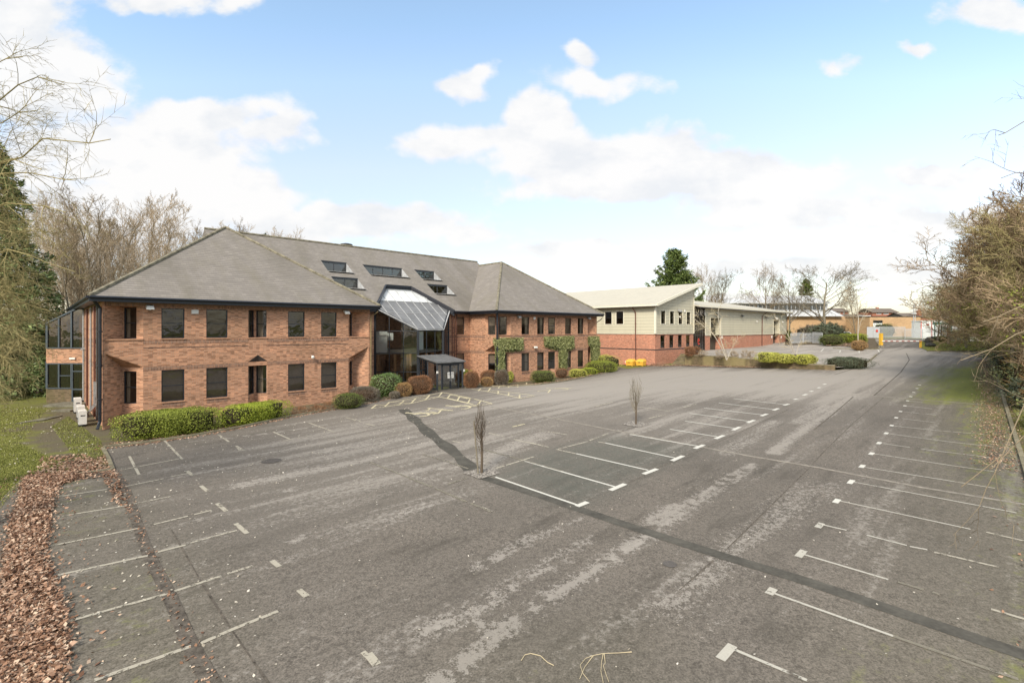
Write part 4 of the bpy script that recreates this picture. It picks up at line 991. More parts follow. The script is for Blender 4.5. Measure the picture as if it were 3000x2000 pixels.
ci=lambda u,w:I2(u,w)
P0,P1=I2(-of,-of),I2(11+of,-of)
wall(cb,P0,P1,LZT,wz(0)-.15,[(a+of,b+of,.72,2.5) for a,b in upr],top=wz(11)-.15)
wall(cb,I2(-of,HW),I2(-of,-of),LZT,wz(0)-.15,[(HW-b,HW-a,.72,2.5) for a,b in lf])
wall(cb,I2(11+of,-of),I2(11+of,HW),LZT,wz(11)-.15); wall(cb,I2(11+of,HW),I2(-of,HW),LZT,wz(0)-.15)
cb.poly([JP(-of,HW,wz(0)-.15),JP(11+of,HW,wz(11)-.15),JP(11+of,HW,wz(0)-.15)])
cb.poly([JP(-of,HW,LZT),JP(-of,-of,LZT),JP(11,-of,LZT),JP(11,HW,LZT)][::-1])
co_=cb.build('cladding',M['cladding'],works)
tr=MB(); tr.bar(JP(-of-.01,-of-.01,LZT),JP(-of-.01,-of-.01,wz(0)-.2),.25,.25,0,up=(UX,UY,0)); tr.bar(JP(11,-of-.02,LZT),JP(11,-of-.02,wz(11)-.3),.14,.1)
tr.bar(JP(-of-.02,HW,LZT-.02),JP(-of-.02,-of,LZT-.02),.06,.06); tr.bar(JP(-of,-of-.02,LZT-.02),JP(11,-of-.02,LZT-.02),.06,.06)
simple('trim_cream',(.70,.67,.54),.5,.3,var=.06)
tr.build('corner_trim',M['trim_cream'],co_)
rb=MB(); ro=[(-.75,-.75),(12.3,-.75),(12.3,HW+.5),(-.75,HW+.5)]
rb.prism([JP(u,w,wz(u)-.2) for u,w in ro],[JP(u,w,wz(u)) for u,w in ro])
ro_=rb.build('roof',M['metal_roof'],works)
rt=MB(); rt.bar(JP(-.8,-.78,wz(-.8)-.12),JP(12.3,-.78,wz(12.3)-.12),.12,.34,0); rt.bar(JP(-.8,HW,wz(-.8)-.15),JP(-.8,-.8,wz(-.8)-.15),.16,.2)
rt.build('verge_trim',M['trim_cream'],ro_)
gt=MB(); gt.bar(JP(-.6,HW,wz(-.75)-.3),JP(-.6,-.6,wz(-.75)-.3),.5,.12); gt.build('gutter',M['frame_brown'],works)
def trimwin(p0,p1,s0,s1,za,zb_,par,tm='trim_cream'):
    o=window(par,p0,p1,s0,s1,za,zb_,'frame_brown',inset=.1)
    tx,ty,ox,oy,n=nrm(p0,p1); at=lambda s,z:(p0[0]+tx*s+ox*.015,p0[1]+ty*s+oy*.015,z+HC); t=MB(); e=.09
    t.bar(at(s0-e,zb_+e/2),at(s1+e,zb_+e/2),.04,e); t.bar(at(s0-e,za-e/2),at(s1+e,za-e/2),.04,e)
    t.bar(at(s0-e/2,za),at(s0-e/2,zb_),e,.04,up=(ox,oy,0)); t.bar(at(s1+e/2,za),at(s1+e/2,zb_),e,.04,up=(ox,oy,0)); t.build('surround',M[tm],o)
for a,b in upr: trimwin(P0,P1,a+of,b+of,.72,2.5,works)
for a,b in upr: window(works,I2(0,0),I2(11,0),a,b,-2.6,-.85,'frame_brown',inset=.1)
for a,b in lf: trimwin(I2(-of,HW),I2(-of,-of),HW-b,HW-a,.72,2.5,works)
pipe(works,[JP(-.7,3.2,3.15),JP(-.2,2.9,2.3),JP(-.14,2.9,-5.1)],.07)
x,y=I2(6.1,-.1); floodlight(works,x,y,2.6+HC,UY,-UX,mat='grey_metal',s=1.3)
x,y=I2(8.1,-.1); alarm_box(works,x,y,2.65+HC,UY,-UX,.35,.35); x,y=I2(6.3,-.1); dome_camera(works,x,y,1.75+HC,UY,-UX)
# warehouse
wh=empty('warehouse',JP(33,10,-3.2),'long low warehouse of cream cladding over red brick with two tall shutter doors','building')
wb=MB(); cb=MB(); WZ0=-3.35; CZ=-.96; WE=3.35
U0,U1=14.9,52.6; dr=[(16.65-U0,20.4-U0),(44.8-U0,48.2-U0)]
wall(wb,I2(U0,0),I2(U1,0),WZ0-.6,CZ,[(a,b,WZ0-.6,CZ) for a,b in dr],reveal=.85)
wall(wb,I2(U1,0),I2(U1,24),WZ0-.6,CZ); wall(wb,I2(U1,24),I2(11,24),WZ0-.6,CZ)
wall(cb,I2(U0-of,-of),I2(U1+of,-of),CZ,WE-.1,[(a+of,b+of,CZ,1.78) for a,b in dr],reveal=.85)
wall(cb,I2(U1+of,-of),I2(U1+of,24),CZ,WE-.1)
wb.build('wall',M['works_brick'],wh); cw=cb.build('cladding',M['cladding'],wh)
tr=MB(); tr.bar(JP(U0,-of-.02,CZ-.02),JP(16.6,-of-.02,CZ-.02),.06,.06); tr.bar(JP(20.45,-of-.02,CZ-.02),JP(44.75,-of-.02,CZ-.02),.06,.06); tr.bar(JP(48.25,-of-.02,CZ-.02),JP(U1,-of-.02,CZ-.02),.06,.06)
for u in (U0,U1+of,16.6,20.5,44.75,48.3): tr.bar(JP(u,-of-.02,CZ),JP(u,-of-.02,1.9 if 15<u<50 else WE-.2),.12,.06,up=(UY,-UX,0))
tr.build('corner_trim',M['trim_cream'],cw)
rb=MB(); ZR=lambda w:3.55+.17*(w+.9)
ro=[(11.15,-.9),(U1+1,-.9),(U1+1,12),(11.15,12)]
rb.prism([JP(u,w,ZR(w)-.2) for u,w in ro],[JP(u,w,ZR(w)) for u,w in ro])
ro=[(11.15,12),(U1+1,12),(U1+1,25),(11.15,25)]; Z2=lambda w:ZR(12)-.17*(w-12)
rb.prism([JP(u,w,Z2(w)-.2) for u,w in ro],[JP(u,w,Z2(w)) for u,w in ro]); rr=rb.build('roof',M['metal_roof'],wh)
gt=MB(); gt.bar(JP(11.2,-.75,3.28),JP(U1+.9,-.75,3.28),.4,.14); gt.build('gutter',M['frame_brown'],wh)
rt=MB(); rt.bar(JP(11.2,-.92,3.46),JP(U1+1,-.92,3.46),.1,.26); rt.build('verge_trim',M['trim_cream'],rr)
for a,b in dr:
    sb=MB(); z=WZ0-.1
    while z<1.75:
        sb.bar(JP(U0+a,.8,z+.06),JP(U0+b,.8,z+.06),.03,.115); z+=.125
    sb.build('shutter_door',M['shutter'],wh)
for u in (38.5,52.5): pipe(wh,[JP(u+.6,-.85,3.2),JP(u,-.2,2.5),JP(u,-.15,-3.3)],.07)
for u in (18.6,28.8,40.4): x,y=I2(u,-.1); floodlight(wh,x,y,2.3+HC,UY,-UX,mat='dark_metal',s=1.2)
x,y=I2(45.4,-.1); floodlight(wh,x,y,2.15+HC,UY,-UX,mat='white_plastic',s=1.4)
for u in (35.5,49.5): x,y=I2(u,-.1); dome_camera(wh,x,y,1.4+HC,UY,-UX)
for u,z in ((21.0,-1.3),(44.0,-1.5),(49.4,-1.6)): x,y=I2(u,-.01); alarm_box(wh,x,y,z+HC,UY,-UX,.28,.5,name='wall_sign')
# glazed link between the two
lk=MB(); W_=.12; cols=5; rows_=[-3.3,-2.1,-.95,0,1.0,2.0,3.2]
for i in range(cols+1): u=11.1+(U0-11.1)*i/cols; lk.bar(JP(u,W_,-3.5),JP(u,W_,3.3),.07,.1,up=(UY,-UX,0))
for z in rows_: lk.bar(JP(11.1,W_,z),JP(U0,W_,z),.1,.07)
lo=lk.build('glazed_link',M['frame_brown'],wh)
g=MB(); g.quad(JP(11.1,W_+.02,-3.5),JP(U0,W_+.02,-3.5),JP(U0,W_+.02,3.3),JP(11.1,W_+.02,3.3)); g.build('pane',M['tinted_glass'],lo)
g=MB(); g.quad(JP(11.1,W_+4,-3.5),JP(U0,W_+4,-3.5),JP(U0,W_+4,3.3),JP(11.1,W_+4,3.3)); g.build('inner_wall',M['interior'],lo)
g=MB(); 
for k in range(10):
    t=k/9*PI*1.3; 
simple('red_sign',(.55,.05,.03),.5,.3,var=.05)
g.tube([JP(12.9+.22*math.cos(t),W_-.06,-1.9+.45*math.sin(t)) for t in np.linspace(.2,PI*1.8,14)],.05,6); g.build('red_ring',M['red_sign'],lo)
# ------------------------------------------------------------------ plant materials
def leafmat(name,cols,rough=.6,spec=.25,sub=0):
    m=NT(name); g=m.t.nodes.new('ShaderNodeNewGeometry'); r=g.outputs['Random Per Island']
    n=m.noise(m.obj(),.8,3,.6)
    k=m.math('ADD',m.math('MULTIPLY',r,.75),m.math('MULTIPLY',n,.25))
    c=m.ramp(k,[(.12+.76*i/(len(cols)-1),c_) for i,c_ in enumerate(cols)])
    b=m.bsdf(c,rough,spec); M[name]=m.mat
leafmat('leaf_box',[(.055,.07,.018),(.10,.13,.028),(.16,.19,.045)])
leafmat('leaf_hedge',[(.10,.12,.015),(.19,.23,.03),(.30,.33,.06)])
leafmat('leaf_bright',[(.14,.19,.015),(.26,.31,.03),(.38,.42,.06)])
leafmat('leaf_yellow',[(.20,.24,.03),(.40,.40,.07),(.55,.52,.14)])
leafmat('leaf_laurel',[(.05,.09,.02),(.10,.17,.04),(.22,.30,.11)],rough=.4,spec=.5)
leafmat('leaf_ivy',[(.07,.09,.025),(.20,.22,.07),(.42,.42,.19)],rough=.5,spec=.4)
leafmat('leaf_russet',[(.13,.065,.035),(.24,.12,.06),(.33,.18,.09)])
leafmat('leaf_ginger',[(.22,.13,.05),(.36,.21,.09),(.42,.30,.13)])
leafmat('leaf_heather',[(.10,.085,.06),(.16,.14,.10),(.22,.18,.15)])
leafmat('leaf_juniper',[(.05,.065,.04),(.085,.105,.065),(.13,.15,.09)])
leafmat('leaf_conifer',[(.045,.075,.018),(.10,.145,.035),(.19,.23,.07)])
leafmat('leaf_cedar',[(.07,.10,.035),(.14,.19,.07),(.25,.30,.12)])
leafmat('dead_leaf',[(.10,.05,.03),(.22,.12,.07),(.36,.22,.145),(.52,.40,.29)])
leafmat('pale_leaf',[(.30,.26,.20),(.46,.42,.34),(.62,.58,.50)])
leafmat('grass_blade',[(.095,.105,.02),(.19,.205,.045),(.29,.29,.09)])
def bark(name,a,b):
    m=NT(name); n=m.noise(m.obj(),2.5,4,.6); g=m.t.nodes.new('ShaderNodeNewGeometry')
    k=m.math('ADD',m.math('MULTIPLY',g.outputs['Random Per Island'],.5),m.math('MULTIPLY',n,.5))
    m.bsdf(m.ramp(k,[(.25,a),(.75,b)]),.9,.1); M[name]=m.mat
bark('bark_brown',(.15,.115,.07),(.31,.245,.16)); bark('bark_olive',(.17,.145,.06),(.36,.305,.15))
bark('bark_grey',(.12,.105,.075),(.24,.21,.155)); bark('bark_dark',(.07,.055,.04),(.14,.11,.08))
bark('bark_right',(.165,.12,.07),(.36,.27,.17)); bark('bark_twig',(.13,.10,.065),(.25,.20,.13)); bark('bark_birch',(.30,.26,.20),(.52,.48,.40)); bark('twig_pink',(.25,.195,.13),(.44,.355,.25)); bark('twig_pale',(.34,.28,.17),(.56,.48,.32))

class Leaves:
    """many small free faces, made with numpy"""
    def __init__(s): s.V=[]; s.n=0
    def add(s,pos,nor,size,aspect=1.0,rs=None,jit=.6,along=None):
        rs=rs or np.random; k=len(pos)
        n=nor+rs.normal(0,jit,(k,3)); n/=np.linalg.norm(n,axis=1)[:,None]+1e-9
        a=along if along is not None else rs.normal(0,1,(k,3)); a=a-(a*n).sum(1)[:,None]*n; a/=np.linalg.norm(a,axis=1)[:,None]+1e-9
        b=np.cross(n,a); sz=(size*rs.uniform(.6,1.35,k))[:,None]
        A=a*sz/2; B=b*sz/2*aspect
        q=np.stack([pos-A-B*.35,pos-B*.9+A*.1,pos+A-B*.15,pos+B*.9+A*.1],1)
        s.V.append(q.reshape(-1,3)); s.n+=k
    def build(s,name,mat,parent=None,extra=None,local=False):
        v=np.concatenate(s.V) if s.V else np.zeros((0,3)); k=len(v)//4
        f=np.arange(k*4).reshape(-1,4)
        ev=[];ef=[]; mats=[mat]
        me=bpy.data.meshes.new(name)
        if extra:
            mb,m2=extra; mats.append(m2); ev=mb.v; ef=[tuple(i+len(v) for i in q) for q in mb.f]
        me.from_pydata(v.tolist()+list(ev),[],f.tolist()+ef)
        for m_ in mats: me.materials.append(m_)
        if extra:
            mi=np.r_[np.zeros(k,int),np.ones(len(ef),int)]; me.polygons.foreach_set('material_index',mi)
        me.update(); o=bpy.data.objects.new(name,me); COL.objects.link(o)
        if parent:
            if local: o.parent=parent
            else: attach(o,parent)
        return o
simple('shrub_core',(.035,.03,.018),.95,.05)  # dark solid core added inside the leaves to block light
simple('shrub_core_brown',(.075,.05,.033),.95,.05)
def dirs(k,rs):
    d=rs.normal(0,1,(k,3)); return d/np.linalg.norm(d,axis=1)[:,None]
def superell(d,r,e):
    """scale directions onto a rounded box with half sizes r"""
    a=np.abs(d/r)**e; return d/(a.sum(1)**(1/e))[:,None]
def shrub(name,label,cat,x,y,rx,ry,h,mat,n=2500,size=.07,e=2.4,ang=0.0,group=None,core='shrub_core',aspect=.6,seed=0,spiky=0,zf=None,rag=.06):
    rs=np.random.RandomState(seed+int(abs(x)*10)+int(abs(y)*7)); z0=(zf or zg)(x,y)
    d=dirs(n,rs); d[:,2]=np.abs(d[:,2]) if False else d[:,2]
    r=np.array([rx,ry,h/2]); p=superell(d,r,e)
    lump=1+rag*np.sin(p[:,0]*5+seed)*np.cos(p[:,1]*4.3+seed*2)+rag*.6*np.sin(p[:,2]*7+p[:,0]*3)
    p=p*lump[:,None]*rs.uniform(.86,1.04,n)[:,None]
    nor=d/np.array([rx,ry,h/2]); nor/=np.linalg.norm(nor,axis=1)[:,None]
    c,s=math.cos(ang),math.sin(ang); R=np.array([[c,-s,0],[s,c,0],[0,0,1]])
    p=p@R.T; nor=nor@R.T; p=p+np.array([x,y,z0+h/2]); keep=p[:,2]>z0-.02; p=p[keep]; nor=nor[keep]
    L_=Leaves()
    if spiky: L_.add(p,np.cross(nor,dirs(len(p),rs)),size*1.7,aspect*.25,rs,.3,along=nor+np.array([0,0,.7]))
    else: L_.add(p,nor,size,aspect,rs,.75)
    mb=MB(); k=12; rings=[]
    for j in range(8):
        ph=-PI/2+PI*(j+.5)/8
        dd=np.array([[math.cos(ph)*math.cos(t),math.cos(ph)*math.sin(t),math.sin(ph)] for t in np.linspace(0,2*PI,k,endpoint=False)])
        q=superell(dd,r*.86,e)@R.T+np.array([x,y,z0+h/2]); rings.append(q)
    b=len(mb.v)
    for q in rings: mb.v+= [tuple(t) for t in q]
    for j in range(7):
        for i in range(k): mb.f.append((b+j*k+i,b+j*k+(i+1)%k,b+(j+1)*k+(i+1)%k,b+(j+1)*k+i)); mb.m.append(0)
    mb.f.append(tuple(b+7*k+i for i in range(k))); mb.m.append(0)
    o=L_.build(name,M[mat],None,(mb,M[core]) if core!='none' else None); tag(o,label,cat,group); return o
def pshrub(px0,px1,ytop,ybase,name,label,cat,mat,depth=None,zf=None,**kw):
    """shrub from its photo outline: ground contact at ybase"""
    x,y=G((px0+px1)/2,ybase,f=zf); rx=(px1-px0)/2*y/F; h=(ybase-ytop)*y/F
    d=depth or rx
    y2=y+d*.75; k=y2/y; x2=x*k
    hh=max(.3,(zf or zg)(x2,y2)*0+ (HC+(YH-ytop)*y2/F)-(zf or zg)(x2,y2))
    return shrub(name,label,cat,x2,y2,rx*k,d,hh,mat,zf=zf,**kw)

def norm(v): return v/(np.linalg.norm(v)+1e-9)
class Tree:
    def __init__(s,seed): s.r=random.Random(seed); s.trunk=MB(); s.crown=MB(); s.tips=[]
    def rv(s): 
        g=s.r.gauss; return np.array((g(0,1),g(0,1),g(0,1)))
    def side(s,d,ang):
        q=s.rv(); q=q-d*np.dot(q,d); q=norm(q); return norm(d*math.cos(ang)+q*math.sin(ang))
    def limb(s,p,d,ln,r,lvl,spec):
        """spec: list per level of (children, angle, ratio, segs, wobble, up, sides)"""
        nc,an,ra,sg,wb,up,sd=spec[lvl][:7]; pts=[p]; dd=d; rads=[r]; q=p
        for i in range(sg):
            dd=norm(dd+s.rv()*wb+np.array((0,0,up))); q=q+dd*ln/sg; pts.append(q); rads.append(r*(1-.72*(i+1)/sg))
        (s.trunk if lvl==0 else s.crown).tube(pts,rads,sd,cap=False)
        if lvl+1<len(spec):
            for c in range(nc):
                t=(c+.5+s.r.uniform(-.4,.4))/nc; t=spec[lvl][7]+(1-spec[lvl][7])*t if len(spec[lvl])>7 else .25+.75*t
                k=min(sg-1,int(t*sg)); f=t*sg-k; base=pts[k]*(1-f)+pts[k+1]*f; dl=norm(pts[k+1]-pts[k])
                a=math.radians(an)*s.r.uniform(.7,1.25)
                rr=max(spec[lvl+1][8] if len(spec[lvl+1])>8 else .006, rads[k]*.55*s.r.uniform(.8,1.1)*(1-.3*f))
                s.limb(base,s.side(dl,a),ln*ra*s.r.uniform(.7,1.2)*(1.15-.55*t),rr,lvl+1,spec)
        else: s.tips.append(pts[-1])
PROTO={}
def make_proto(key,h,spec,bark_t,bark_c,seed,tr,lean=(0,0)):
    t=Tree(seed); t.limb(np.array((0,0,-.3)),norm(np.array((lean[0],lean[1],1.0))),h,tr,0,spec)
    PROTO[key]=(t,bark_t,bark_c,h)
TW=.017
def spec_up(n1,n2,n3,n4,tw=TW):      # upright woodland tree
    return [(n1,32,.42,8,.05,.03,7,.22),(n2,38,.5,5,.10,.12,4),(n3,40,.5,4,.14,.10,3,.2,.03),(n4,42,.55,3,.16,.06,3,.15,.02),(0,0,0,2,.2,.03,3,.1,tw)]
def spec_round(n1,n2,n3,n4,tw=TW,a=52,st=.24):
    return [(n1,a-6,.66,7,.06,.04,7,st),(n2,42,.50,6,.12,.09,5),(n3,42,.50,4,.16,.07,3,.2,.03),(n4,44,.52,3,.18,.05,3,.15,.018),(0,0,0,2,.2,.04,3,.1,tw)]
make_proto('up1',21,spec_up(17,8,6,4,.02),'bark_grey','twig_pink',11,.26)
make_proto('up2',19,spec_up(16,8,6,4,.02),'bark_grey','bark_brown',12,.22,(.05,.02))
make_proto('up3',22,spec_up(18,8,6,4,.02),'bark_grey','twig_pink',13,.28,(-.04,.02))
make_proto('rd1',14,spec_round(18,8,6,5,.015),'bark_grey','bark_brown',21,.27)
make_proto('rd2',13,spec_round(18,8,6,5,.015,56),'bark_grey','bark_grey',22,.28)
make_proto('right1',11,spec_round(20,9,8,6,.018,64,.34),'bark_grey','bark_right',31,.26)
make_proto('right2',12,spec_round(21,9,8,6,.018,60,.34),'bark_grey','bark_olive',32,.28,(-.12,-.05))
_cache={}
def ivy_crown(key):
    t=PROTO[key][0]; rs=np.random.RandomState(5); tp=np.array(t.tips); pick=tp[rs.permutation(len(tp))[:520]]; pick=pick[(pick[:,2]<PROTO[key][3]*.8)]*np.array([.72,.72,.9]); p=np.repeat(pick,9,axis=0)+rs.normal(0,.22,(len(pick)*9,3)); L_=Leaves(); L_.add(p,dirs(len(p),rs),.13,.7,rs); return L_
def plant(key,x,y,label,h=None,rz=0,wide=1.0,group=None,name='bare_tree',cat='tree',zf=None,ivy=None):
    t,bt,bc,hh=PROTO[key]; e=empty(name,(x,y,(zf or zg)(x,y)),label,cat,group,rz)
    s=(h or hh)/hh; e.scale=(s*wide,s*wide,s)
    if key not in _cache:
        a=t.trunk.build('trunk',M[bt],None,uv=False,smooth=True); b=t.crown.build('crown',M[bc],None,uv=False); _cache[key]=(a,b); a.parent=e; b.parent=e
        if key.startswith('right'): c=ivy_crown(key).build('ivy',M['leaf_hedge']); c.parent=e; _cache[key]=(a,b,c)
    else:
        for o in _cache[key]:
            c=o.copy(); COL.objects.link(c); c.parent=e
    return e
def at(px,Y): return ((px-1500)*Y/F,Y)
# ---- woodland to the left of and behind the office
wl=[(185,62,'up3',19.5,'bare woodland tree nearest the dark conifer at the left edge'),(222,70,'up1',20,''),(262,60,'up2',19,''),(300,68,'up3',21.5,'tall bare tree whose straight trunk stands just above the left end of the office roof'),
 (338,78,'up1',21,''),(372,66,'up2',17.5,''),(410,80,'up1',23.5,''),(448,72,'up3',21.5,'tall twin-topped bare tree standing clear of the others above the left roof slope'),(482,84,'up2',17,''),(245,90,'up3',22,''),(510,92,'up1',17,''),
 (150,80,'up1',22,''),(235,52,'up2',14,''),(285,55,'up1',14,''),(355,58,'up3',14,''),(425,62,'up1',14.5,'')]
for i,(px,Y,k,h,lb) in enumerate(wl):
    x,y=at(px,Y); plant(k,x,y,lb or 'leafless tree in the dense row of woodland trees left of the office roof',h,i*1.7,.95,group='bare woodland trees left of the office')
bk=[(560,118,23.5),(610,112,23),(655,120,24.5),(690,115,24),(735,122,25),(800,118,23.5),(845,125,24.5),(905,120,21.5),(945,126,21),(1000,130,21)]
for i,(px,Y,h) in enumerate(bk):
    x,y=at(px,Y); plant(('up1','up2','up3')[i%3],x,y,'bare treetop showing just above the long roof ridge of the office',h*1.06,i*2.1,.8,group='treetops behind the office roof')
# ---- trees beyond the works and along the far side
plant('rd1',*at(2064,112),'bare tree immediately right of the big conifer behind the works roof',12.6,.4,.8)
plant('rd2',*at(2110,116),'round-headed bare tree behind the warehouse roof, second to the right of the conifer',12.8,1.9,.85)
plant('rd1',*at(2245,120),'wide bare tree in front of the white-roofed factory, nearest the warehouse roof',12.8,2.6,.9)
plant('rd2',*at(2312,118),'bare tree with two rising stems in front of the factory windows',12,.2,.8)
plant('rd2',*at(2418,104),'big spreading bare tree over the green juniper bushes by the gate',12.6,3.4,1.35)
plant('up2',*at(2508,98),'slim bare tree between the big spreading tree and the ochre brick building',9.5,1.0,1.1)
# ---- overgrown boundary on the right
rt_=[(26,4.6,13.5,'right1'),(31,3.6,14,'right2'),(37,3.4,14.5,'right1'),(43,3.2,14.5,'right2'),(50,3.0,15,'right1'),(57,2.6,15,'right2'),(64,2.4,14.5,'right1'),(71,3.0,13.5,'right2'),(79,2.0,12,'right1'),(87,2.5,11,'right2'),(96,6,11,'right1'),(33,8.5,16,'right1'),(40,1.6,9,'right2'),(47,1.4,9.5,'right1'),(54,1.0,10,'right2'),(61,.6,10,'right1'),(68,.4,10.5,'right2'),(76,-1.5,10,'right1'),(84,-2.5,9,'right2'),(91,-1.0,9,'right1'),(58,-1.6,9.5,'right1'),(66,-2.2,10,'right2'),(73,-3.0,10,'right1'),(80,-4.2,10,'right2'),(88,-5.0,9.5,'right1'),(94,-5.5,9,'right2'),(44,1.2,9,'right1'),(37,1.0,8.5,'right2'),(30,1.2,8.5,'right1'),(46,8,17,'right2'),(60,8,16.5,'right1'),(75,9,16,'right2')]
for i,(Y,off,h,k) in enumerate(rt_):
    yy=min(Y,74) ; x=kerbX(yy)+off+(Y-yy)*.62+(2.7 if Y>55 else .2)
    plant(k,x,Y,'leafless tree in the overgrown belt along the right-hand kerb',h*(.76 if Y<40 else .86),i*1.3,1.15 if Y<56 else 1.05,group='trees along the right boundary')
# low brambles and ivy below those trees
for i,(Y,off,rx,h,mt) in enumerate([(24,3.4,1.8,1.6,'leaf_ivy'),(29,3.0,1.9,2.0,'leaf_juniper'),(35,3.0,2.2,2.2,'leaf_ivy'),(42,3.0,2.4,2.4,'leaf_juniper'),(49,3.0,2.4,2.6,'leaf_ivy'),(56,3.0,2.6,3.0,'leaf_ivy'),(63,3.2,2.8,3.4,'leaf_juniper'),(70,4.0,3.0,3.2,'leaf_ivy')]):
    shrub('ivy_bush','rough ivy and bramble bush at the foot of the right-hand boundary trees','bush',kerbX(Y)+off,Y,rx,rx*1.5,h,mt,n=5200,size=.16,e=2.0,group='ivy bushes under the right boundary trees',seed=i,rag=.18)
# twiggy undergrowth hiding the woodland floor left
for i,(px,Y,r,h) in enumerate([(150,62,4,5),(215,66,4,5.5),(280,68,4,5),(60,56,4,5),(-20,52,4,4.5),(-110,46,4,5),(350,75,5,6),(440,85,6,6)]):
    x,y=at(px,Y); shrub('thicket','brown leafless thicket on the woodland edge beyond the left lawn','bush',x,y,r,r*.8,h,'leaf_ginger' if i%2 else 'leaf_heather',n=5200,size=.30,aspect=.12,e=2,spiky=1,group='thickets on the woodland edge',seed=i,core='shrub_core_brown',rag=.2)

for i,(Y,off,r,h) in enumerate([(22,4.5,2,2.6),(27,5.2,2.6,3.6),(34,5.5,3,4.4),(42,5.5,3.2,5.2),(50,5.2,3.4,5.8),(59,5,3.6,6.2),(68,5,4,6.5),(78,6,4.5,6.5),(88,8,5,6)]):
    yy=min(Y,74); shrub('thicket','tangled olive-brown thicket filling the space under the right boundary trees','bush',kerbX(yy)+off+(Y-yy)*.6,Y,r,r*1.6,h,'leaf_ginger' if i%3 else 'leaf_juniper',n=7000,size=.26,aspect=.14,e=2,spiky=1,group='thickets under the right boundary trees',seed=30+i,core='shrub_core_brown',rag=.25)
# ---- conifers
def conifer(x,y,h,r,label,mat,seed,name='conifer',droop=.25,nb=150,dens=26,size=.34,base=.06,zf=None,pw=.85,vary=.28):
    rs=np.random.RandomState(seed); z0=(zf or zg)(x,y); e=empty(name,(x,y,z0),label,'tree')
    tr=MB(); tr.tube([(x,y,z0-.2),(x,y,z0+h*.5),(x+.1,y,z0+h*.97)],[h*.022,h*.014,.03],8)
    L_=Leaves()
    for i in range(nb):
        t=base+(1-base)*(i+.5)/nb; z=h*t; R=r*(1-t)**pw*rs.uniform(.9-vary,.9+vary)+.25; a=i*2.399+rs.uniform(-.4,.4)
        k=max(5,int(dens*(R/r)+5)); s=rs.uniform(.15,1,k)**.7
        dr=-droop*R*s**2+.25*R*s*(t>.75)
        ca,sa=math.cos(a),math.sin(a); wid=.22*R*(1.1-s)+.12
        off=rs.normal(0,1,k)*wid
        p=np.c_[x+ca*R*s-sa*off,y+sa*R*s+ca*off,z0+z+dr+rs.normal(0,.12,k)]
        out=np.array([ca,sa,.15])
        for q in range(3):
            pp=p+rs.normal(0,.16,(k,3))
            L_.add(pp,np.tile([0,0,1.0],(k,1)),size,.38,rs,.7,along=np.tile(out,(k,1))+rs.normal(0,.45,(k,3)))
        if R>.8: tr.tube([(x,y,z0+z),(x+ca*R*.85,y+sa*R*.85,z0+z-droop*R*.6)],[.05,.015],4,cap=False)
    tr.build('trunk',M['bark_dark'],e,uv=False); L_.build('crown',M[mat],e); return e
x,y=at(-15,44); conifer(x,y,22.3,6.6,'tall dark green cedar with drooping boughs behind the left foreground twigs','leaf_cedar',5,name='cedar_tree',droop=.35,nb=260,dens=80,size=.5,pw=.75)
x,y=at(-160,50); conifer(x,y,21,7,'second dark conifer cut off by the left edge of the picture','leaf_cedar',6,name='cedar_tree',droop=.3,nb=150,dens=40,size=.6)
x,y=at(1977,108); conifer(x,y,20.5,7.2,'broad bright green conifer rising behind the high end of the works office roof','leaf_conifer',8,droop=-.5,nb=170,dens=110,size=.55,pw=.66,base=.3,vary=.4)
x,y=at(2362,165); conifer(x,y,18.2,4.2,'small rusty-green conifer seen between two bare trees in front of the factory','leaf_box',9,droop=-.1,nb=110,dens=30,size=.8,pw=.6,base=.3)
x,y=at(776,128); conifer(x,y,30,3.2,'dark pine top poking above the middle of the office ridge','leaf_juniper',10,name='pine_tree',droop=-.1,nb=80,dens=18,size=.6,pw=.8,base=.55)
x,y=at(888,130); conifer(x,y,28,3.4,'second and lower dark pine top above the office ridge','leaf_juniper',12,name='pine_tree',droop=-.1,nb=80,dens=16,size=.6,pw=.8,base=.55)
# small variegated holly and its neighbour by the end bay
x,y=at(112,43); e=empty('holly_tree',(x,y,zg(x,y)),'small glossy-leaved holly tree standing left of the glazed end bay','tree')
t=MB(); t.tube([(x,y,zg(x,y)-.1),(x+.05,y,zg(x,y)+1.5),(x+.1,y,zg(x,y)+3)],[.12,.09,.04],7); t.build('trunk',M['bark_dark'],e,uv=False)
rs=np.random.RandomState(4); Lf=Leaves(); p=dirs(2600,rs)*rs.uniform(.3,1,2600)[:,None]*np.array([1.2,1.2,1.15])+np.array([x+.25,y,zg(x,y)+2.4]); Lf.add(p,dirs(2600,rs),.11,.6,rs); Lf.build('crown',M['leaf_laurel'],e)

# ---- hedges and clipped shrubs along the office
def hedge(name,label,p0,p1,width,h,mat,n,size=.07,core='shrub_core',cat='hedge',seed=1,zf=None,group=None):
    x,y=(p0[0]+p1[0])/2,(p0[1]+p1[1])/2; l=math.dist(p0,p1)
    return shrub(name,label,cat,x,y,l/2,width/2,h,mat,n=n,size=size,e=5,ang=math.atan2(p1[1]-p0[1],p1[0]-p0[0]),core=core,seed=seed,zf=zf,rag=.055,group=group)
def koff(px,py,d):      # point d metres behind the kerb, towards the office
    x,y=G(px,py); return (x-UY*d,y+UX*d)
hedge('clipped_hedge','long clipped dark green hedge at the front left corner of the brick office',koff(335,1304,1.2),koff(668,1262,1.2),2.2,1.32,'leaf_hedge',30000,.075,seed=2)
hedge('clipped_hedge','shorter bright yellow-green clipped hedge joined to the dark one',koff(640,1266,1.15),koff(866,1222,1.1),1.8,1.12,'leaf_bright',19000,.07,seed=3)
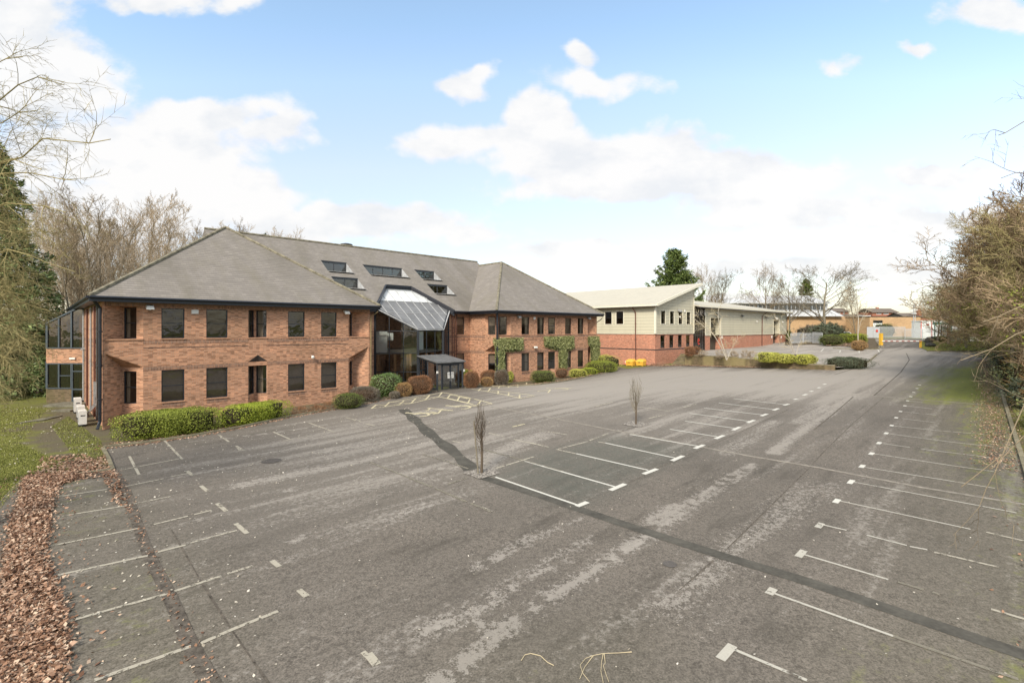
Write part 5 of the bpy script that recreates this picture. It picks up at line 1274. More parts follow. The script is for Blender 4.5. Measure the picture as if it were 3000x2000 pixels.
pshrub(977,1065,1152,1201,'clipped_shrub','rounded clipped green box bush at the kerb below the right corner of the left wing','bush','leaf_box',n=5000,size=.06)
pshrub(1025,1111,1133,1182,'heather_bush','grey-purple twiggy bush against the corner of the left wing','bush','leaf_heather',n=6500,size=.09,spiky=1,core='shrub_core_brown')
pshrub(1086,1177,1094,1166,'laurel_bush','large glossy green laurel bush in front of the entrance hall glass','bush','leaf_laurel',n=6000,size=.085,depth=1.3)
pshrub(1136,1182,1116,1162,'golden_bush','loose yellow-green bush between the laurel and the ginger bush','bush','leaf_yellow',n=2800,size=.08,rag=.12)
pshrub(1156,1206,1121,1164,'ginger_bush','small ginger-brown twiggy bush touching the yellow-green one','bush','leaf_ginger',n=4500,size=.08,spiky=1,core='shrub_core_brown')
pshrub(1139,1171,1146,1170,'low_shrub','lowest grey-green tuft bush in front of the golden bush','bush','leaf_heather',n=2500,size=.06)
pshrub(1195,1267,1100,1157,'russet_bush','large round russet bush just left of the entrance doors','bush','leaf_russet',n=8500,size=.08,spiky=1,core='shrub_core_brown')
pshrub(1359,1404,1087,1138,'russet_bush','round russet bush immediately right of the entrance porch','bush','leaf_russet',n=6500,size=.08,spiky=1,core='shrub_core_brown')
x,y=L2(28.2,2.6); shrub('low_hedge','strip of yellow-green hedge against the wall behind the russet bush','hedge',x,y,1.5,.45,1.45,'leaf_bright',n=3000,size=.08,e=4,ang=.767)
pshrub(1408,1457,1084,1130,'russet_bush','brown-red bush below the left corner window of the right wing','bush','leaf_russet',n=6500,size=.08,spiky=1,core='shrub_core_brown',depth=1.0)
pshrub(1408,1444,1105,1134,'ginger_bush','small ginger ball bush in front of the brown-red one','bush','leaf_ginger',n=3500,size=.07,spiky=1,core='shrub_core_brown')
pshrub(1448,1490,1082,1130,'heather_bush','grey twiggy bush at the foot of the first ivy stem','bush','leaf_heather',n=4500,size=.09,spiky=1,core='shrub_core_brown')
pshrub(1481,1504,1086,1121,'golden_bush','narrow yellow-green bush right of the first ivy stem','bush','leaf_yellow',n=1800,size=.08)
pshrub(1554,1627,1086,1122,'clipped_shrub','oblong clipped dark green bush in front of the middle of the right wing','bush','leaf_box',n=6500,size=.07,e=3.2,depth=1.0)
pshrub(1626,1664,1079,1108,'bare_shrub','thin reddish leafless shrub left of the yellow-green hedge','bush','leaf_russet',n=1300,size=.12,spiky=1,core='shrub_core_brown',aspect=.3)
pshrub(1668,1720,1081,1106,'golden_hedge','low yellow-green hedge at the kerb under the second ivy','hedge','leaf_yellow',n=4200,size=.08,e=3,depth=.9)
pshrub(1704,1750,1077,1099,'golden_hedge','yellow-green hedge piece touching the dark mound','hedge','leaf_bright',n=3600,size=.08,e=3,depth=.9)
pshrub(1716,1808,1057,1094,'mound_bush','broad dark green mounded bush at the far end of the right wing','bush','leaf_hedge',n=9500,size=.09,depth=2.0)
x,y=L2(47.5,-1.2); shrub('golden_hedge','bright yellow-green top of the hedge behind the dark mound','hedge',x,y+1.2,2.4,.8,1.9,'leaf_yellow',n=4000,size=.09,e=3)
pshrub(729,784,1150,1195,'barberry_bush','red-brown bush under the pointed middle window of the left wing','bush','leaf_russet',n=3200,size=.07,depth=.5,core='shrub_core_brown')
for i,(a,b,t,bb) in enumerate([(855,905,1195,1216),(905,950,1190,1210),(945,985,1180,1202)]):
    pshrub(a,b,t,bb,'dry_shrub','thin dry reddish stems in the bed between hedge and box bush','shrub','leaf_russet',n=420,size=.2,spiky=1,aspect=.2,core='none',seed=i,group='dry stems in the bed')
# ---- climbing ivy on the right wing
def ivy(label,polys,seed):
    rs=np.random.RandomState(seed); L_=Leaves(); core=MB()
    for pl,th in polys:
        q=[]
        for px,py in pl:
            r=(px-1500)/F; u=(23.65+28.5*r)/(.72-.694*r); x,y=L2(u,0); q.append((u,(YH-py)*y/F))
        q=np.array(q); lo,hi=q.min(0),q.max(0); ar=(hi-lo).prod(); k=int(ar*520)
        p=rs.uniform(lo-.05,hi+.05,(k,2)); ed=[tuple(t) for t in q]
        d=seg_dist(p,ed+[ed[0]]); ins=in_poly(p,ed); p=p[ins|(d<.10)]; d=seg_dist(p,ed+[ed[0]])
        off=th*np.clip(d/.25+.25,0,1)*rs.uniform(.75,1.1,len(p))+.04*np.sin(p[:,0]*6)*np.cos(p[:,1]*5)
        X=AX+UX*p[:,0]+UY*off; Y=AY+UY*p[:,0]-UX*off
        L_.add(np.c_[X,Y,p[:,1]+HC],np.tile([UY,-UX,.35],(len(p),1)),.12,.75,rs,.5)
        cc=q.mean(0); q2=cc+(q-cc)*.93
        core.prism([L(u,-.01,z) for u,z in q2],[L(u,-th*.6,z) for u,z in q2])
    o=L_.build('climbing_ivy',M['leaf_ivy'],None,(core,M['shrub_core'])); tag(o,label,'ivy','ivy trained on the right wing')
k4=lambda pts:[(1400+x*.2551,750+y*.2551) for x,y in pts]
ivy('leftmost clipped ivy, an upside-down L around the corner downpipe of the right wing',[(k4([(170,945),(515,948),(515,1060),(480,1088),(300,1092),(210,1085),(180,1010)]),.28),(k4([(195,1060),(303,1060),(300,1325),(198,1325)]),.24)],1)
ivy('middle clipped ivy, T-shaped over the pointed middle window of the right wing',[(k4([(752,930),(1098,922),(1095,1050),(1040,1080),(940,1078),(850,1062),(760,1030)]),.28),(k4([(925,1050),(1025,1050),(1005,1300),(925,1300)]),.24)],2)
ivy('rightmost and narrowest clipped ivy, hanging on the end corner of the right wing',[(k4([(1258,925),(1382,925),(1392,1050),(1290,1055),(1262,1010)]),.3),(k4([(1292,1040),(1392,1040),(1385,1220),(1290,1220)]),.3)],3)
# ---- planting on the upper yard
zts=lambda x,y:max(zt(x,y),zg(x,y)+.06)+.03
def yard(px0,px1,yt,yb,*a,**k): return pshrub(px0,px1,yt,yb,*a,zf=zts,**k)
yard(2214,2296,1032,1062,'golden_hedge','yellow-variegated hedge on the retaining wall, nearest the birch','hedge','leaf_yellow',n=6000,size=.10,e=3,depth=.8)
yard(2280,2330,1037,1065,'golden_hedge','lower middle piece of the yellow-variegated hedge on the wall','hedge','leaf_yellow',n=3600,size=.10,e=3,depth=.7)
yard(2318,2345,1038,1060,'heather_bush','grey bush between the two halves of the yellow-variegated hedge','bush','leaf_heather',n=1600,size=.09,depth=.6)
yard(2332,2390,1038,1068,'golden_hedge','rightmost piece of the yellow-variegated hedge on the wall','hedge','leaf_yellow',n=5200,size=.10,e=3,depth=.8)
x,y=(35.5,53.2); shrub('juniper_mound','dark spreading juniper mound spilling over the low end of the retaining wall','bush',x+.6,y,2.6,1.3,1.35,'leaf_juniper',n=9000,size=.09,e=2.0,ang=-.6,zf=lambda a,b:zg(a,b)-.1)
for i,(a,b,t,bb) in enumerate([(2007,2030,1017,1042),(2026,2048,1016,1040),(2048,2068,1028,1044),(2100,2125,1030,1048),(2140,2160,1032,1048),(2172,2192,1029,1050),(2192,2214,1030,1052)]):
    yard(a,b,t,bb,'bare_shrub','leafless reddish twiggy shrub in the bed above the retaining wall','bush','twig_pink' if i>1 else 'leaf_russet',n=1600 if i<2 else 420,size=.30,spiky=1,aspect=.16,core='none',rag=.3,seed=i,group='twiggy shrubs above the retaining wall')
# ---- planting near the gates
def gp(a,b,t,bb,*r,**k): return pshrub(a,b,t,bb,*r,zf=zts if a<2560 else None,**k)
gp(2404,2466,980,1014,'dark_hedge','dark brownish-green hedge right of the short palisade fence','hedge','leaf_box',n=4500,size=.12,e=2.6,depth=2)
gp(2460,2500,977,1006,'green_hedge','mid-green hedge between the dark hedge and the lime-yellow one','hedge','leaf_hedge',n=4500,size=.12,e=3,depth=1.5)
gp(2491,2534,978,1008,'lime_hedge','lime-yellow hedge at the corner of the drive by the gates','hedge','leaf_bright',n=4800,size=.12,e=3.4,depth=1.5)
gp(2498,2537,996,1027,'brown_bush','round brown bush at the very corner in front of the lime hedge','bush','leaf_ginger',n=4200,size=.10,core='shrub_core_brown')
x,y=at(2425,98); shrub('juniper_bush','spreading blue-green juniper under the big bare tree','bush',x,y,4.2,2.2,3.6,'leaf_juniper',n=8000,size=.22,e=1.8,rag=.2,zf=zts)
x,y=at(2380,104); shrub('juniper_bush','grey-green bush behind the short palisade fence','bush',x,y,4.5,2,3.0,'leaf_heather',n=5000,size=.22,e=1.8,rag=.2,zf=zts)
x,y=at(2311,101); shrub('ivy_bush','narrow ivy bush squeezed against the far end of the warehouse','bush',x,y,.5,.5,2.6,'leaf_box',n=2500,size=.12,zf=zts)
gp(2735,2778,984,1002,'low_hedge','low dark hedge behind the rocks on the grass verge','hedge','leaf_box',n=2500,size=.12,depth=.8)
for i,(a,b) in enumerate([(2555,112),(2600,118)]): pass
x,y=at(2590,113); shrub('dark_hedge','flat-topped dark hedge seen over the palisade gates','hedge',x,y,2.8,.7,3.2,'leaf_box',n=2500,size=.16,e=4)

# ---- young columnar trees in the car park
def sapling(px,py,ytop,wpx,seed,label,stake=False):
    x,y=G(px,py); z0=zg(x,y); h=(py-ytop)*y/F; r=wpx/2*y/F; e=empty('columnar_tree',(x,y,z0),label,'tree','young columnar trees in the car park')
    T=Tree(seed); tr=MB(); tr.tube([(x,y,z0-.1),(x+.02,y,z0+h*.28),(x,y,z0+h*.6)],[.055,.045,.02],7); tr.build('trunk',M['bark_dark'],e,uv=False)
    cr=MB(); rr=random.Random(seed)
    for i in range(20):
        a=rr.uniform(0,2*PI); b=z0+h*rr.uniform(.18,.55); R=r*rr.uniform(.5,1.15); top=z0+h*rr.uniform(.62,1.0)*(1-.12*(R/r)); pts=[]
        for k in range(8):
            t=k/7; q=R*math.sin(min(1,t*1.25)*PI*.5)*(1-.25*t*t); pts.append((x+math.cos(a)*q+rr.gauss(0,.025),y+math.sin(a)*q+rr.gauss(0,.025),b+(top-b)*t))
        cr.tube(pts,[.012*(1-.7*k/7) for k in range(8)],3,cap=False)
        for k in range(2,7):
            for _ in range(1):
                p=pts[k]; a2=rr.uniform(0,2*PI); l=rr.uniform(.15,.5); cr.tube([p,(p[0]+math.cos(a2)*l*.3,p[1]+math.sin(a2)*l*.3,p[2]+l*.5),(p[0]+math.cos(a2)*l*.38,p[1]+math.sin(a2)*l*.38,p[2]+l)],[.006,.005,.003],3,cap=False)
    cr.build('crown',M['bark_dark'] if stake else M['bark_grey'],e,uv=False)
    if stake:
        s=MB(); s.tube([(x-.12,y-.05,z0-.1),(x-.3,y-.05,z0+2.1)],.03,7)
        o=s.build('tree_stake',M['bark_grey']); tag(o,'short wooden stake leaning beside the nearer columnar tree','stake')
    c=1.05 if stake else 1.2
    sheet('gravel_bed',[(x+UX*a-UY*b,y+UY*a+UX*b) for a,b in ((-c*.5,-c*.5),(c*.5,-c*.5),(c*.5,c*.5),(-c*.5,c*.5))],.3,M['gravel'],.05)
m=NT('gravel'); v=m.t.nodes.new('ShaderNodeTexVoronoi'); v.inputs['Scale'].default_value=22; m.l(m.pos(),v.inputs['Vector']); sc=m.t.nodes.new('ShaderNodeSeparateColor'); m.l(v.outputs['Color'],sc.inputs[0])
m.bsdf(m.ramp(sc.outputs[0],[(.1,(.09,.08,.07)),(.9,(.36,.33,.29))]),.9,.15,normal=m.bump(v.outputs['Distance'],.6,.03)); M['gravel']=m.mat
sapling(1411,1388,1143,44,3,'nearer leafless columnar young tree in the car park, dense upright twigs',True)
sapling(1863,1244,1088,36,9,'farther leafless columnar young tree in the car park, sparse twigs',False)
# ---- birches on the upper yard
def birch(x,y,stems,label,seed,zf=zts,tw=.012):
    z0=zf(x,y); e=empty('birch_tree',(x,y,z0),label,'tree'); T=Tree(seed)
    sp=[(7,40,.40,9,.10,.02,7,.35),(5,45,.5,4,.16,-.02,4),(4,45,.55,3,.22,-.06,3,.2,.01),(0,0,0,3,.2,-.1,3,.2,tw)]
    for (dx,dy,l,r) in stems: T.limb(np.array((x,y,z0-.1)),norm(np.array((dx,dy,1.0))),l,r,0,sp)
    T.trunk.build('trunk',M['bark_birch'],e,uv=False,smooth=True); T.crown.build('crown',M['twig_pale'],e,uv=False)
x,y=G(2129,1052,f=zts); birch(x,y,[(-.75,0,7.0,.065),(-.02,.1,6.4,.065),(.35,0,3.4,.04),(.1,0,2.6,.035)],'white-stemmed birch with two leaning trunks above the retaining wall',2)
x,y=G(2330,1046,f=zts); birch(x,y,[(-.08,0,6.0,.06),(.3,0,3.0,.04),(-.5,0,2.8,.04)],'thin upright birch behind the rightmost yellow hedge',5)
x,y=G(2515,1010,f=zts); birch(x,y,[(0,0,11,.10),(.12,0,7.5,.06)],'tall slender birch growing out of the lime hedge by the gates',7,tw=.016)

# ---- foreground tree entering from the left
def fore(label,root,limbs,seed,mt,mc,tw,sub,droop,trunk=None):
    T=Tree(seed); e=empty('bare_tree',(root[0],root[1],zg(*root)),label,'tree')
    z0=zg(*root); tp=trunk or 11; T.trunk.tube([(root[0],root[1],z0-.2),(root[0]+.2,root[1],z0+tp*.4),(root[0]+.1,root[1]+.3,z0+tp)],[.3,.22,.08],9)
    for (px,py,Y,sz,r) in limbs:
        q=np.array(P(px,py,Y)); p0=np.array((root[0]+.15,root[1],z0+sz)); pts=[p0]; n=9; dv=q-p0
        for i in range(1,n+1):
            t=i/n; b=p0+dv*t+np.array((0,0,math.sin(t*PI)*np.linalg.norm(dv)*.14))+T.rv()*.09; pts.append(b)
        rad=[r*(1-.85*i/n)+.004 for i in range(n+1)]; T.crown.tube(pts,rad,6,cap=False)
        sp=[(sub[1],42,.55,5,.12,-droop*.5,4,.1),(sub[2],42,.55,4,.15,-droop,3,.1,.004),(0,0,0,4,.14,-droop,3,.1,tw)]
        for c in range(sub[0]):
            t=.25+.75*(c+T.r.random())/sub[0]; k=min(n-1,int(t*n)); dl=norm(pts[k+1]-pts[k])
            T.limb2(pts[k],T.side(dl,math.radians(38)*T.r.uniform(.6,1.3)),np.linalg.norm(dv)*.30*T.r.uniform(.5,1.1)*(1.2-.6*t),max(.008,rad[k]*.5),sp)
    T.trunk.build('trunk',M[mt],e,uv=False,smooth=True); T.crown.build('crown',M[mc],e,uv=False); return e
def limb2(s,p,d,ln,r,sp):
    keep=s.trunk; s.trunk=s.crown; s.limb(p,d,ln,r,0,sp); s.trunk=keep
Tree.limb2=limb2
fore('leafless tree leaning in from the left edge with fine drooping olive twigs',(-16.6,12.5),
 [(325,408,11,6.5,0.031),(190,235,11.5,8.5,0.028),(60,165,12,9.5,0.028),(235,520,11,7,0.025),(120,330,11,8,0.025),(195,610,10.5,6.5,0.025),(110,480,10.5,7,0.025),(60,640,11,6,0.025)],
 41,'bark_grey','bark_olive',.0045,(13,6,4),.05,12)
fore('second leafless tree at the left edge, its pale twigs sweeping low over the lawn',(-20.5,16.5),
 [(215,800,14,6.5,0.031),(150,700,15,7.5,0.031),(105,900,14,5.5,0.028),(70,880,14,5.5,0.028),(95,985,13.5,4.6,0.028),(100,990,14,4.6,0.028),(60,1060,13,3.8,0.025),(60,1080,14,3.8,0.025),(20,1130,13.5,3.2,0.025),(40,800,15,6.5,0.031),(40,1140,14,3,0.022)],
 42,'bark_grey','bark_olive',.0055,(15,8,5),.07,9.5)
# ---- branches reaching in from the right
fore('leafless tree just outside the right edge whose bare branches reach over the kerb',(15.2,11.5),
 [(2832,1052,9.5,4.9,.022),(2915,1352,8.5,3.6,.016),(2845,1425,7.5,3.4,.014),(2895,398,10,9.0,.02),(2940,532,10,8.4,.016),(2880,960,10.5,6.0,.02)],
 43,'bark_grey','bark_twig',.004,(4,3,3),.02,12.5)
# ------------------------------------------------------------------ retaining wall and steps
simple('coping',(.26,.23,.16),.9,.15,var=.35,scale=2)
def rwall():
    e=empty('retaining_wall',(*R0,zg(*R0)),'low mossy brown brick retaining wall stepping down along the edge of the upper yard','wall')
    n=6; steps=[(0,.40,-3.30),(.40,.62,-3.44),(.62,.82,-3.62),(.82,1.0,-3.78)]; mb=MB(); cp=MB()
    d=(R1[0]-R0[0],R1[1]-R0[1]); l=math.hypot(*d); t=(d[0]/l,d[1]/l); o=(t[1],-t[0])
    o=(-o[0],-o[1]) if o[0]*(-R0[0])+o[1]*(-R0[1])<0 else o
    for a,b,z in steps:
        p=(R0[0]+d[0]*a,R0[1]+d[1]*a); q=(R0[0]+d[0]*b,R0[1]+d[1]*b)
        def ring(zz,ext): return [(p[0]+o[0]*(.02+ext),p[1]+o[1]*(.02+ext),zz),(q[0]+o[0]*(.02+ext),q[1]+o[1]*(.02+ext),zz),(q[0]-o[0]*(.32+ext),q[1]-o[1]*(.32+ext),zz),(p[0]-o[0]*(.32+ext),p[1]-o[1]*(.32+ext),zz)]
        mb.prism(ring(-6+HC,0),ring(z-.075+HC,0)); cp.prism(ring(z-.07+HC,.02),ring(z+HC,.02))
    mb.build('wall_face',M['dirty_brick'],e); cp.build('coping',M['coping'],e)
rwall()
def steps():
    e=empty('brick_steps',(R0[0],R0[1],zg(*R0)),'weathered brick steps climbing between the works office and the retaining wall','steps')
    d=(R1[0]-R0[0],R1[1]-R0[1]); l=math.hypot(*d); t=np.array((d[0]/l,d[1]/l)); back=np.array((UX,UY))
    base=np.array(R0)-t*1.75-back*.2; z0=zg(*R0)
    for i in range(8):
        mb=MB(); p=base+back*(i*.34); q=p+t*1.7; z1=z0+(i+1)*.17
        r=[p,q,q+back*(.36+(7-i)*.34),p+back*(.36+(7-i)*.34)]
        mb.prism([(a[0],a[1],z0+i*.17-.02) for a in r],[(a[0],a[1],z1) for a in r]); so_=mb.build('step',M['dirty_brick'],e); nb=MB(); nb.prism([(a[0],a[1],z1+.002) for a in (p-back*.03,q-back*.03,q+back*.2,p+back*.2)],[(a[0],a[1],z1+.045) for a in (p-back*.03,q-back*.03,q+back*.2,p+back*.2)]); nb.build('nosing',M['kerb_stone'],so_)
steps()
# bank of soil between works wall and steps
# ------------------------------------------------------------------ small things
def grit_bin(px,label):
    x,y=G(px,1072); z=zg(x,y)+.03; a=.767+PI/2; e=empty('grit_bin',(x,y,z),label,'grit bin','yellow grit bins')
    c,s=math.cos(a+PI),math.sin(a+PI)
    def R(p,q,h): return (x+c*p-s*q,y+s*p+c*q,z+h)
    W=.55
    mb=MB(); mb.prism([R(-W+.05,-.36,.06),R(W-.05,-.36,.06),R(W-.05,.36,.06),R(-W+.05,.36,.06)],[R(-W,-.42,.56),R(W,-.42,.56),R(W,.42,.62),R(-W,.42,.62)])
    for p in (-W+.15,W-.15):
        for q in (-.25,.25): mb.prism([R(p-.08,q-.08,0),R(p+.08,q-.08,0),R(p+.08,q+.08,0),R(p-.08,q+.08,0)],[R(p-.08,q-.08,.07),R(p+.08,q-.08,.07),R(p+.08,q+.08,.07),R(p-.08,q+.08,.07)])
    mb.build('body',M['yellow_plastic'],e)
    mb=MB(); lo=[R(-W-.03,-.46,.55),R(W+.03,-.46,.55),R(W+.03,.46,.63),R(-W-.03,.46,.63)]; hi=[R(-W+.04,-.36,.74),R(W-.04,-.36,.74),R(W-.06,.30,.92),R(-W+.06,.30,.92)]; mb.prism(lo,hi); mb.build('lid',M['yellow_plastic'],e)
    mb=MB(); mb.bar(R(-.12,-.47,.50),R(.12,-.47,.50),.03,.05); mb.build('handle',M['dark_metal'],e)
simple('yellow_plastic',(.72,.42,.06),.45,.4,var=.08); simple('cone_white',(.70,.66,.62),.5,.3,var=.06); simple('cone_red',(.60,.16,.09),.5,.3)
grit_bin(1848,'yellow grit bin on the left, nearer the brick office'); grit_bin(1878,'yellow grit bin on the right, beside the brown downpipe')
def cone(px,py,label):
    x,y=G(px,py); z=zg(x,y)+.03; e=empty('traffic_cone',(x,y,z),label,'traffic cone','faded traffic cones')
    b=MB(); b.vbox(x,y,z,z+.04,.4,.4,.3); b.build('base',M['dark_metal'],e)
    c=MB(); c.tube([(x,y,z+.04),(x,y,z+.3)],[.15,.10],12,0); c.tube([(x,y,z+.55),(x,y,z+.72)],[.06,.03],12,0); co=c.build('cone',M['cone_red'],e)
    s=MB(); s.tube([(x,y,z+.3),(x,y,z+.55)],[.103,.063],12,0,cap=False); s.build('sleeve',M['cone_white'],co)
cone(1833,1069,'faded traffic cone left of the yellow grit bins'); cone(1895,1070,'faded traffic cone right of the yellow grit bins')
# air-conditioning units beside the end wall
def ac(u,w,zoff,label,s=1.0):
    x,y=L2(u,w); z=zg(x,y)+zoff; e=empty('air_conditioner',(x,y,z),label,'air conditioner','air-conditioning units by the end wall')
    a=math.atan2(UX,-UY); mb=MB(); mb.vbox(x,y,z+.12,z+.12+.8*s,.92*s,.36,a); b=mb.build('casing',M['white_plastic'],e)
    for k in (-.3,.3):
        f=MB(); f.vbox(x+math.cos(a)*k,y+math.sin(a)*k,z,z+.12,.08,.4,a); f.build('foot',M['dark_metal'],e)
    n=(-UX,-UY); c=(x+n[0]*.19-math.cos(a)*.12,y+n[1]*.19-math.sin(a)*.12,z+.12+.4*s); g=MB()
    for rr in (.10,.18,.26,.33): g.tube([(c[0]+math.cos(a)*rr*s*math.cos(t),c[1]+math.sin(a)*rr*s*math.cos(t),c[2]+rr*s*math.sin(t)) for t in np.linspace(0,2*PI,17)],.008,4,cap=False)
    g.build('fan_grille',M['grey_metal'],b)
    h=MB(); q=(x-math.cos(a)*.462*s,y-math.sin(a)*.462*s); h.vbox(q[0],q[1],z+.12+.5*s,z+.12+.56*s,.012,.2,a); h.build('handle_recess',M['dark_metal'],b)
ac(-.75,2.5,.02,'pale air-conditioning unit nearest the front corner of the office'); ac(-.75,4.0,.25,'pale air-conditioning unit in the middle of the three by the end wall',.85); ac(-.8,6.2,.35,'pale air-conditioning unit furthest back by the end wall',1.05)
# cables
mb=MB(); rr=random.Random(2)
for k in range(4):
    u=-.12-.03*k; pts=[L(u,2.2+k*.15,z) for z in (-3.2,-4.0,-4.6)]+[L(u-.25-.1*rr.random(),2.6+.2*k,-5.1),L(u-.3,3.0,-5.4),L(u-.15,2.4,-5.3)]; mb.tube(pts,.02,5)
mb.build('cable',M['grey_metal'],office)
# doorstep slabs of the end bay
def slab(px0,px1,py,depth,z0,z1,label,name='stone_step'):
    a=G(px0,py); b=G(px1,py); y=a[1]; mb=MB(); z=zg(*a); mb.prism([(a[0],y,z+z0),(b[0],y,z+z0),(b[0]+.1,y+depth,z+z0),(a[0]+.1,y+depth,z+z0)],[(a[0],y,z+z1),(b[0],y,z+z1),(b[0]+.1,y+depth,z+z1),(a[0]+.1,y+depth,z+z1)])
    o=mb.build(name,M['paving']); tag(o,label,'step')
slab(126,225,1192,1.6,-.1,.16,'upper mossy stone step below the glazed end bay'); slab(150,205,1206,.9,-.1,.1,'lower mossy stone slab in front of the end bay step')
mb=MB(); a=G(45,1243); b=G(130,1232); mb.prism([(a[0],a[1],zg(*a)-.05),(b[0],b[1],zg(*b)-.05),(b[0]-.3,b[1]+1.6,zg(*b)-.05),(a[0]-.1,a[1]+1.4,zg(*a)-.05)],[(a[0],a[1],zg(*a)+.07),(b[0],b[1],zg(*b)+.07),(b[0]-.3,b[1]+1.6,zg(*b)+.07),(a[0]-.1,a[1]+1.4,zg(*a)+.07)]); tag(mb.build('stone_slab',M['paving']),'mossy square slab lying flat in the left lawn','slab')
# path lamp behind the end bay
x,y=at(123,46); z=zg(x,y); e=empty('lamp_post',(x,y,z),'slim lamp post with a pale round head left of the end bay','lamp'); mb=MB(); mb.tube([(x,y,z),(x,y,z+4.1)],.06,8); mb.build('post',M['grey_metal'],e); mb=MB(); mb.tube([(x,y,z+4.1),(x,y,z+4.2),(x,y,z+4.5),(x,y,z+4.6)],[.1,.28,.3,.08],10); mb.build('lamp_head',M['white_plastic'],e)
# ------------------------------------------------------------------ gate area
simple('barrier_yellow',(.70,.42,.05),.5,.4,var=.1); simple('galvanised',(.46,.48,.49),.45,.5,var=.12); simple('boom_white',(.75,.72,.68),.5,.3,var=.05); simple('boom_red',(.45,.20,.17),.5,.3); simple('rust',(.25,.06,.03),.8,.2); simple('green_metal',(.05,.14,.12),.5,.4); simple('sign_white',(.72,.74,.72),.5,.3,var=.06); simple('rock',(.085,.08,.07),.9,.2,var=.5,scale=1.5); simple('cabinet_green',(.17,.18,.11),.6,.3)
x,y=G(2581,1017); z=zg(x,y); e=empty('vehicle_barrier',(x,y,z),'yellow entrance barrier with a red and white boom across the drive','barrier')
mb=MB(); mb.vbox(x,y,z+.35,z+2.4,.42,.42,.2); mb.build('cabinet',M['barrier_yellow'],e)
mb=MB(); mb.vbox(x,y,z-.1,z+.35,.6,.6,.2); mb.build('plinth',M['concrete_channel'],e)
x2,y2=G(2697,1019); z2=zg(x2,y2); mb=MB(); mb.vbox(x2,y2,z2-.1,z2+1.05,.16,.3,.2); mb.vbox(x2,y2,z2+1.05,z2+1.25,.5,.06,.2); mb.build('rest_post',M['barrier_yellow'],e)
n=14
for i in range(n):
    a=[x+(x2-x)*i/n,y+(y2-y)*i/n-.25,z+1.05+(z2+1.15-z-1.05)*i/n]; b=[x+(x2-x)*(i+1)/n,y+(y2-y)*(i+1)/n-.25,z+1.05+(z2+1.15-z-1.05)*(i+1)/n]
    mb=MB(); mb.bar(a,b,.06,.13); mb.build('boom_section',M['boom_red' if i%2 else 'boom_white'],e)
def palisade(p0,p1,h,label,name='palisade_fence',pitch=.155,zf=None):
    zf=zf or zg; e=empty(name,(*p0,zf(*p0)),label,'fence'); l=math.dist(p0,p1); t=((p1[0]-p0[0])/l,(p1[1]-p0[1])/l); k=int(l/pitch); mb=MB(); rl_=MB()
    for i in range(k):
        s=(i+.5)*l/k; x=p0[0]+t[0]*s; y=p0[1]+t[1]*s; z=zf(x,y); w=.032
        pts=[(-w,.08),(w,.08),(w,h-.12),(0,h),(-w,h-.12)]
        mb.prism([(x+t[0]*a+t[1]*.01,y+t[1]*a-t[0]*.01,z+b) for a,b in pts],[(x+t[0]*a-t[1]*.005,y+t[1]*a+t[0]*.005,z+b) for a,b in pts])
    mb.build('pale_panel',M['galvanised'],e)
    for f in (.18,.82): rl_.bar((p0[0]-t[1]*.04,p0[1]+t[0]*.04,zf(*p0)+h*f),(p1[0]-t[1]*.04,p1[1]+t[0]*.04,zf(*p1)+h*f),.05,.06)
    rl_.build('rail',M['galvanised'],e)
    m_=max(1,int(l/2.75))
    for i in range(m_+1):
        s=l*i/m_; x=p0[0]+t[0]*s-t[1]*.09; y=p0[1]+t[1]*s+t[0]*.09; z=zf(x,y); pb=MB(); pb.vbox(x,y,z-.1,z+h*.95,.1,.06,math.atan2(t[1],t[0])); pb.build('post',M['galvanised'],e)
palisade(at(2318,95),at(2354,96),2.2,'short grey palisade fence leaning between the warehouse and the hedge',zf=zts)
palisade(at(2380,95.5),at(2408,93),2.25,'grey palisade gate panel in front of the dark hedge',name='palisade_gate',zf=zts)
palisade(at(2354,97.5),at(2382,97.5),2.0,'set-back grey palisade fence between the two nearer panels',zf=zts)
palisade(at(2577,107.5),at(2652,107),2.7,'long grey palisade fence across the road beside the solid gates')
palisade(at(2652,106),at(2756,106),2.3,'grey palisade fence with white posts in front of the site cabins')
palisade(at(2832,108),at(2930,110),2.4,'grey palisade fence half hidden by the right boundary trees')
# solid double gate
p0,p1=at(2540,107.5),at(2576,107.5); e=empty('metal_gate',(*p0,zg(*p0)),'solid grey sheet-metal double gate with a small red notice','gate')
for a,b in ((0,.48),(.52,1)):
    mb=MB(); q0=(p0[0]+(p1[0]-p0[0])*a,p0[1]); q1=(p0[0]+(p1[0]-p0[0])*b,p0[1]); z=zg(*q0); mb.prism([(q0[0],q0[1],z+.1),(q1[0],q1[1],z+.1),(q1[0],q1[1]+.05,z+.1),(q0[0],q0[1]+.05,z+.1)],[(q0[0],q0[1],z+2.5),(q1[0],q1[1],z+2.5),(q1[0],q1[1]+.05,z+2.5),(q0[0],q0[1]+.05,z+2.5)])
    for k in range(0,7): xx=q0[0]+(q1[0]-q0[0])*k/6; mb.bar((xx,q0[1]-.02,z+.1),(xx,q0[1]-.02,z+2.5),.05,.04)
    mb.build('gate_leaf',M['galvanised'],e)
z=zg(*p0); mb=MB(); mb.prism([(p0[0]+1.9,p0[1]-.08,z+1.4),(p0[0]+2.35,p0[1]-.08,z+1.4),(p0[0]+2.35,p0[1]-.06,z+1.4),(p0[0]+1.9,p0[1]-.06,z+1.4)],[(p0[0]+1.9,p0[1]-.08,z+1.9),(p0[0]+2.35,p0[1]-.08,z+1.9),(p0[0]+2.35,p0[1]-.06,z+1.9),(p0[0]+1.9,p0[1]-.06,z+1.9)]); mb.build('notice',M['red_sign'],e)
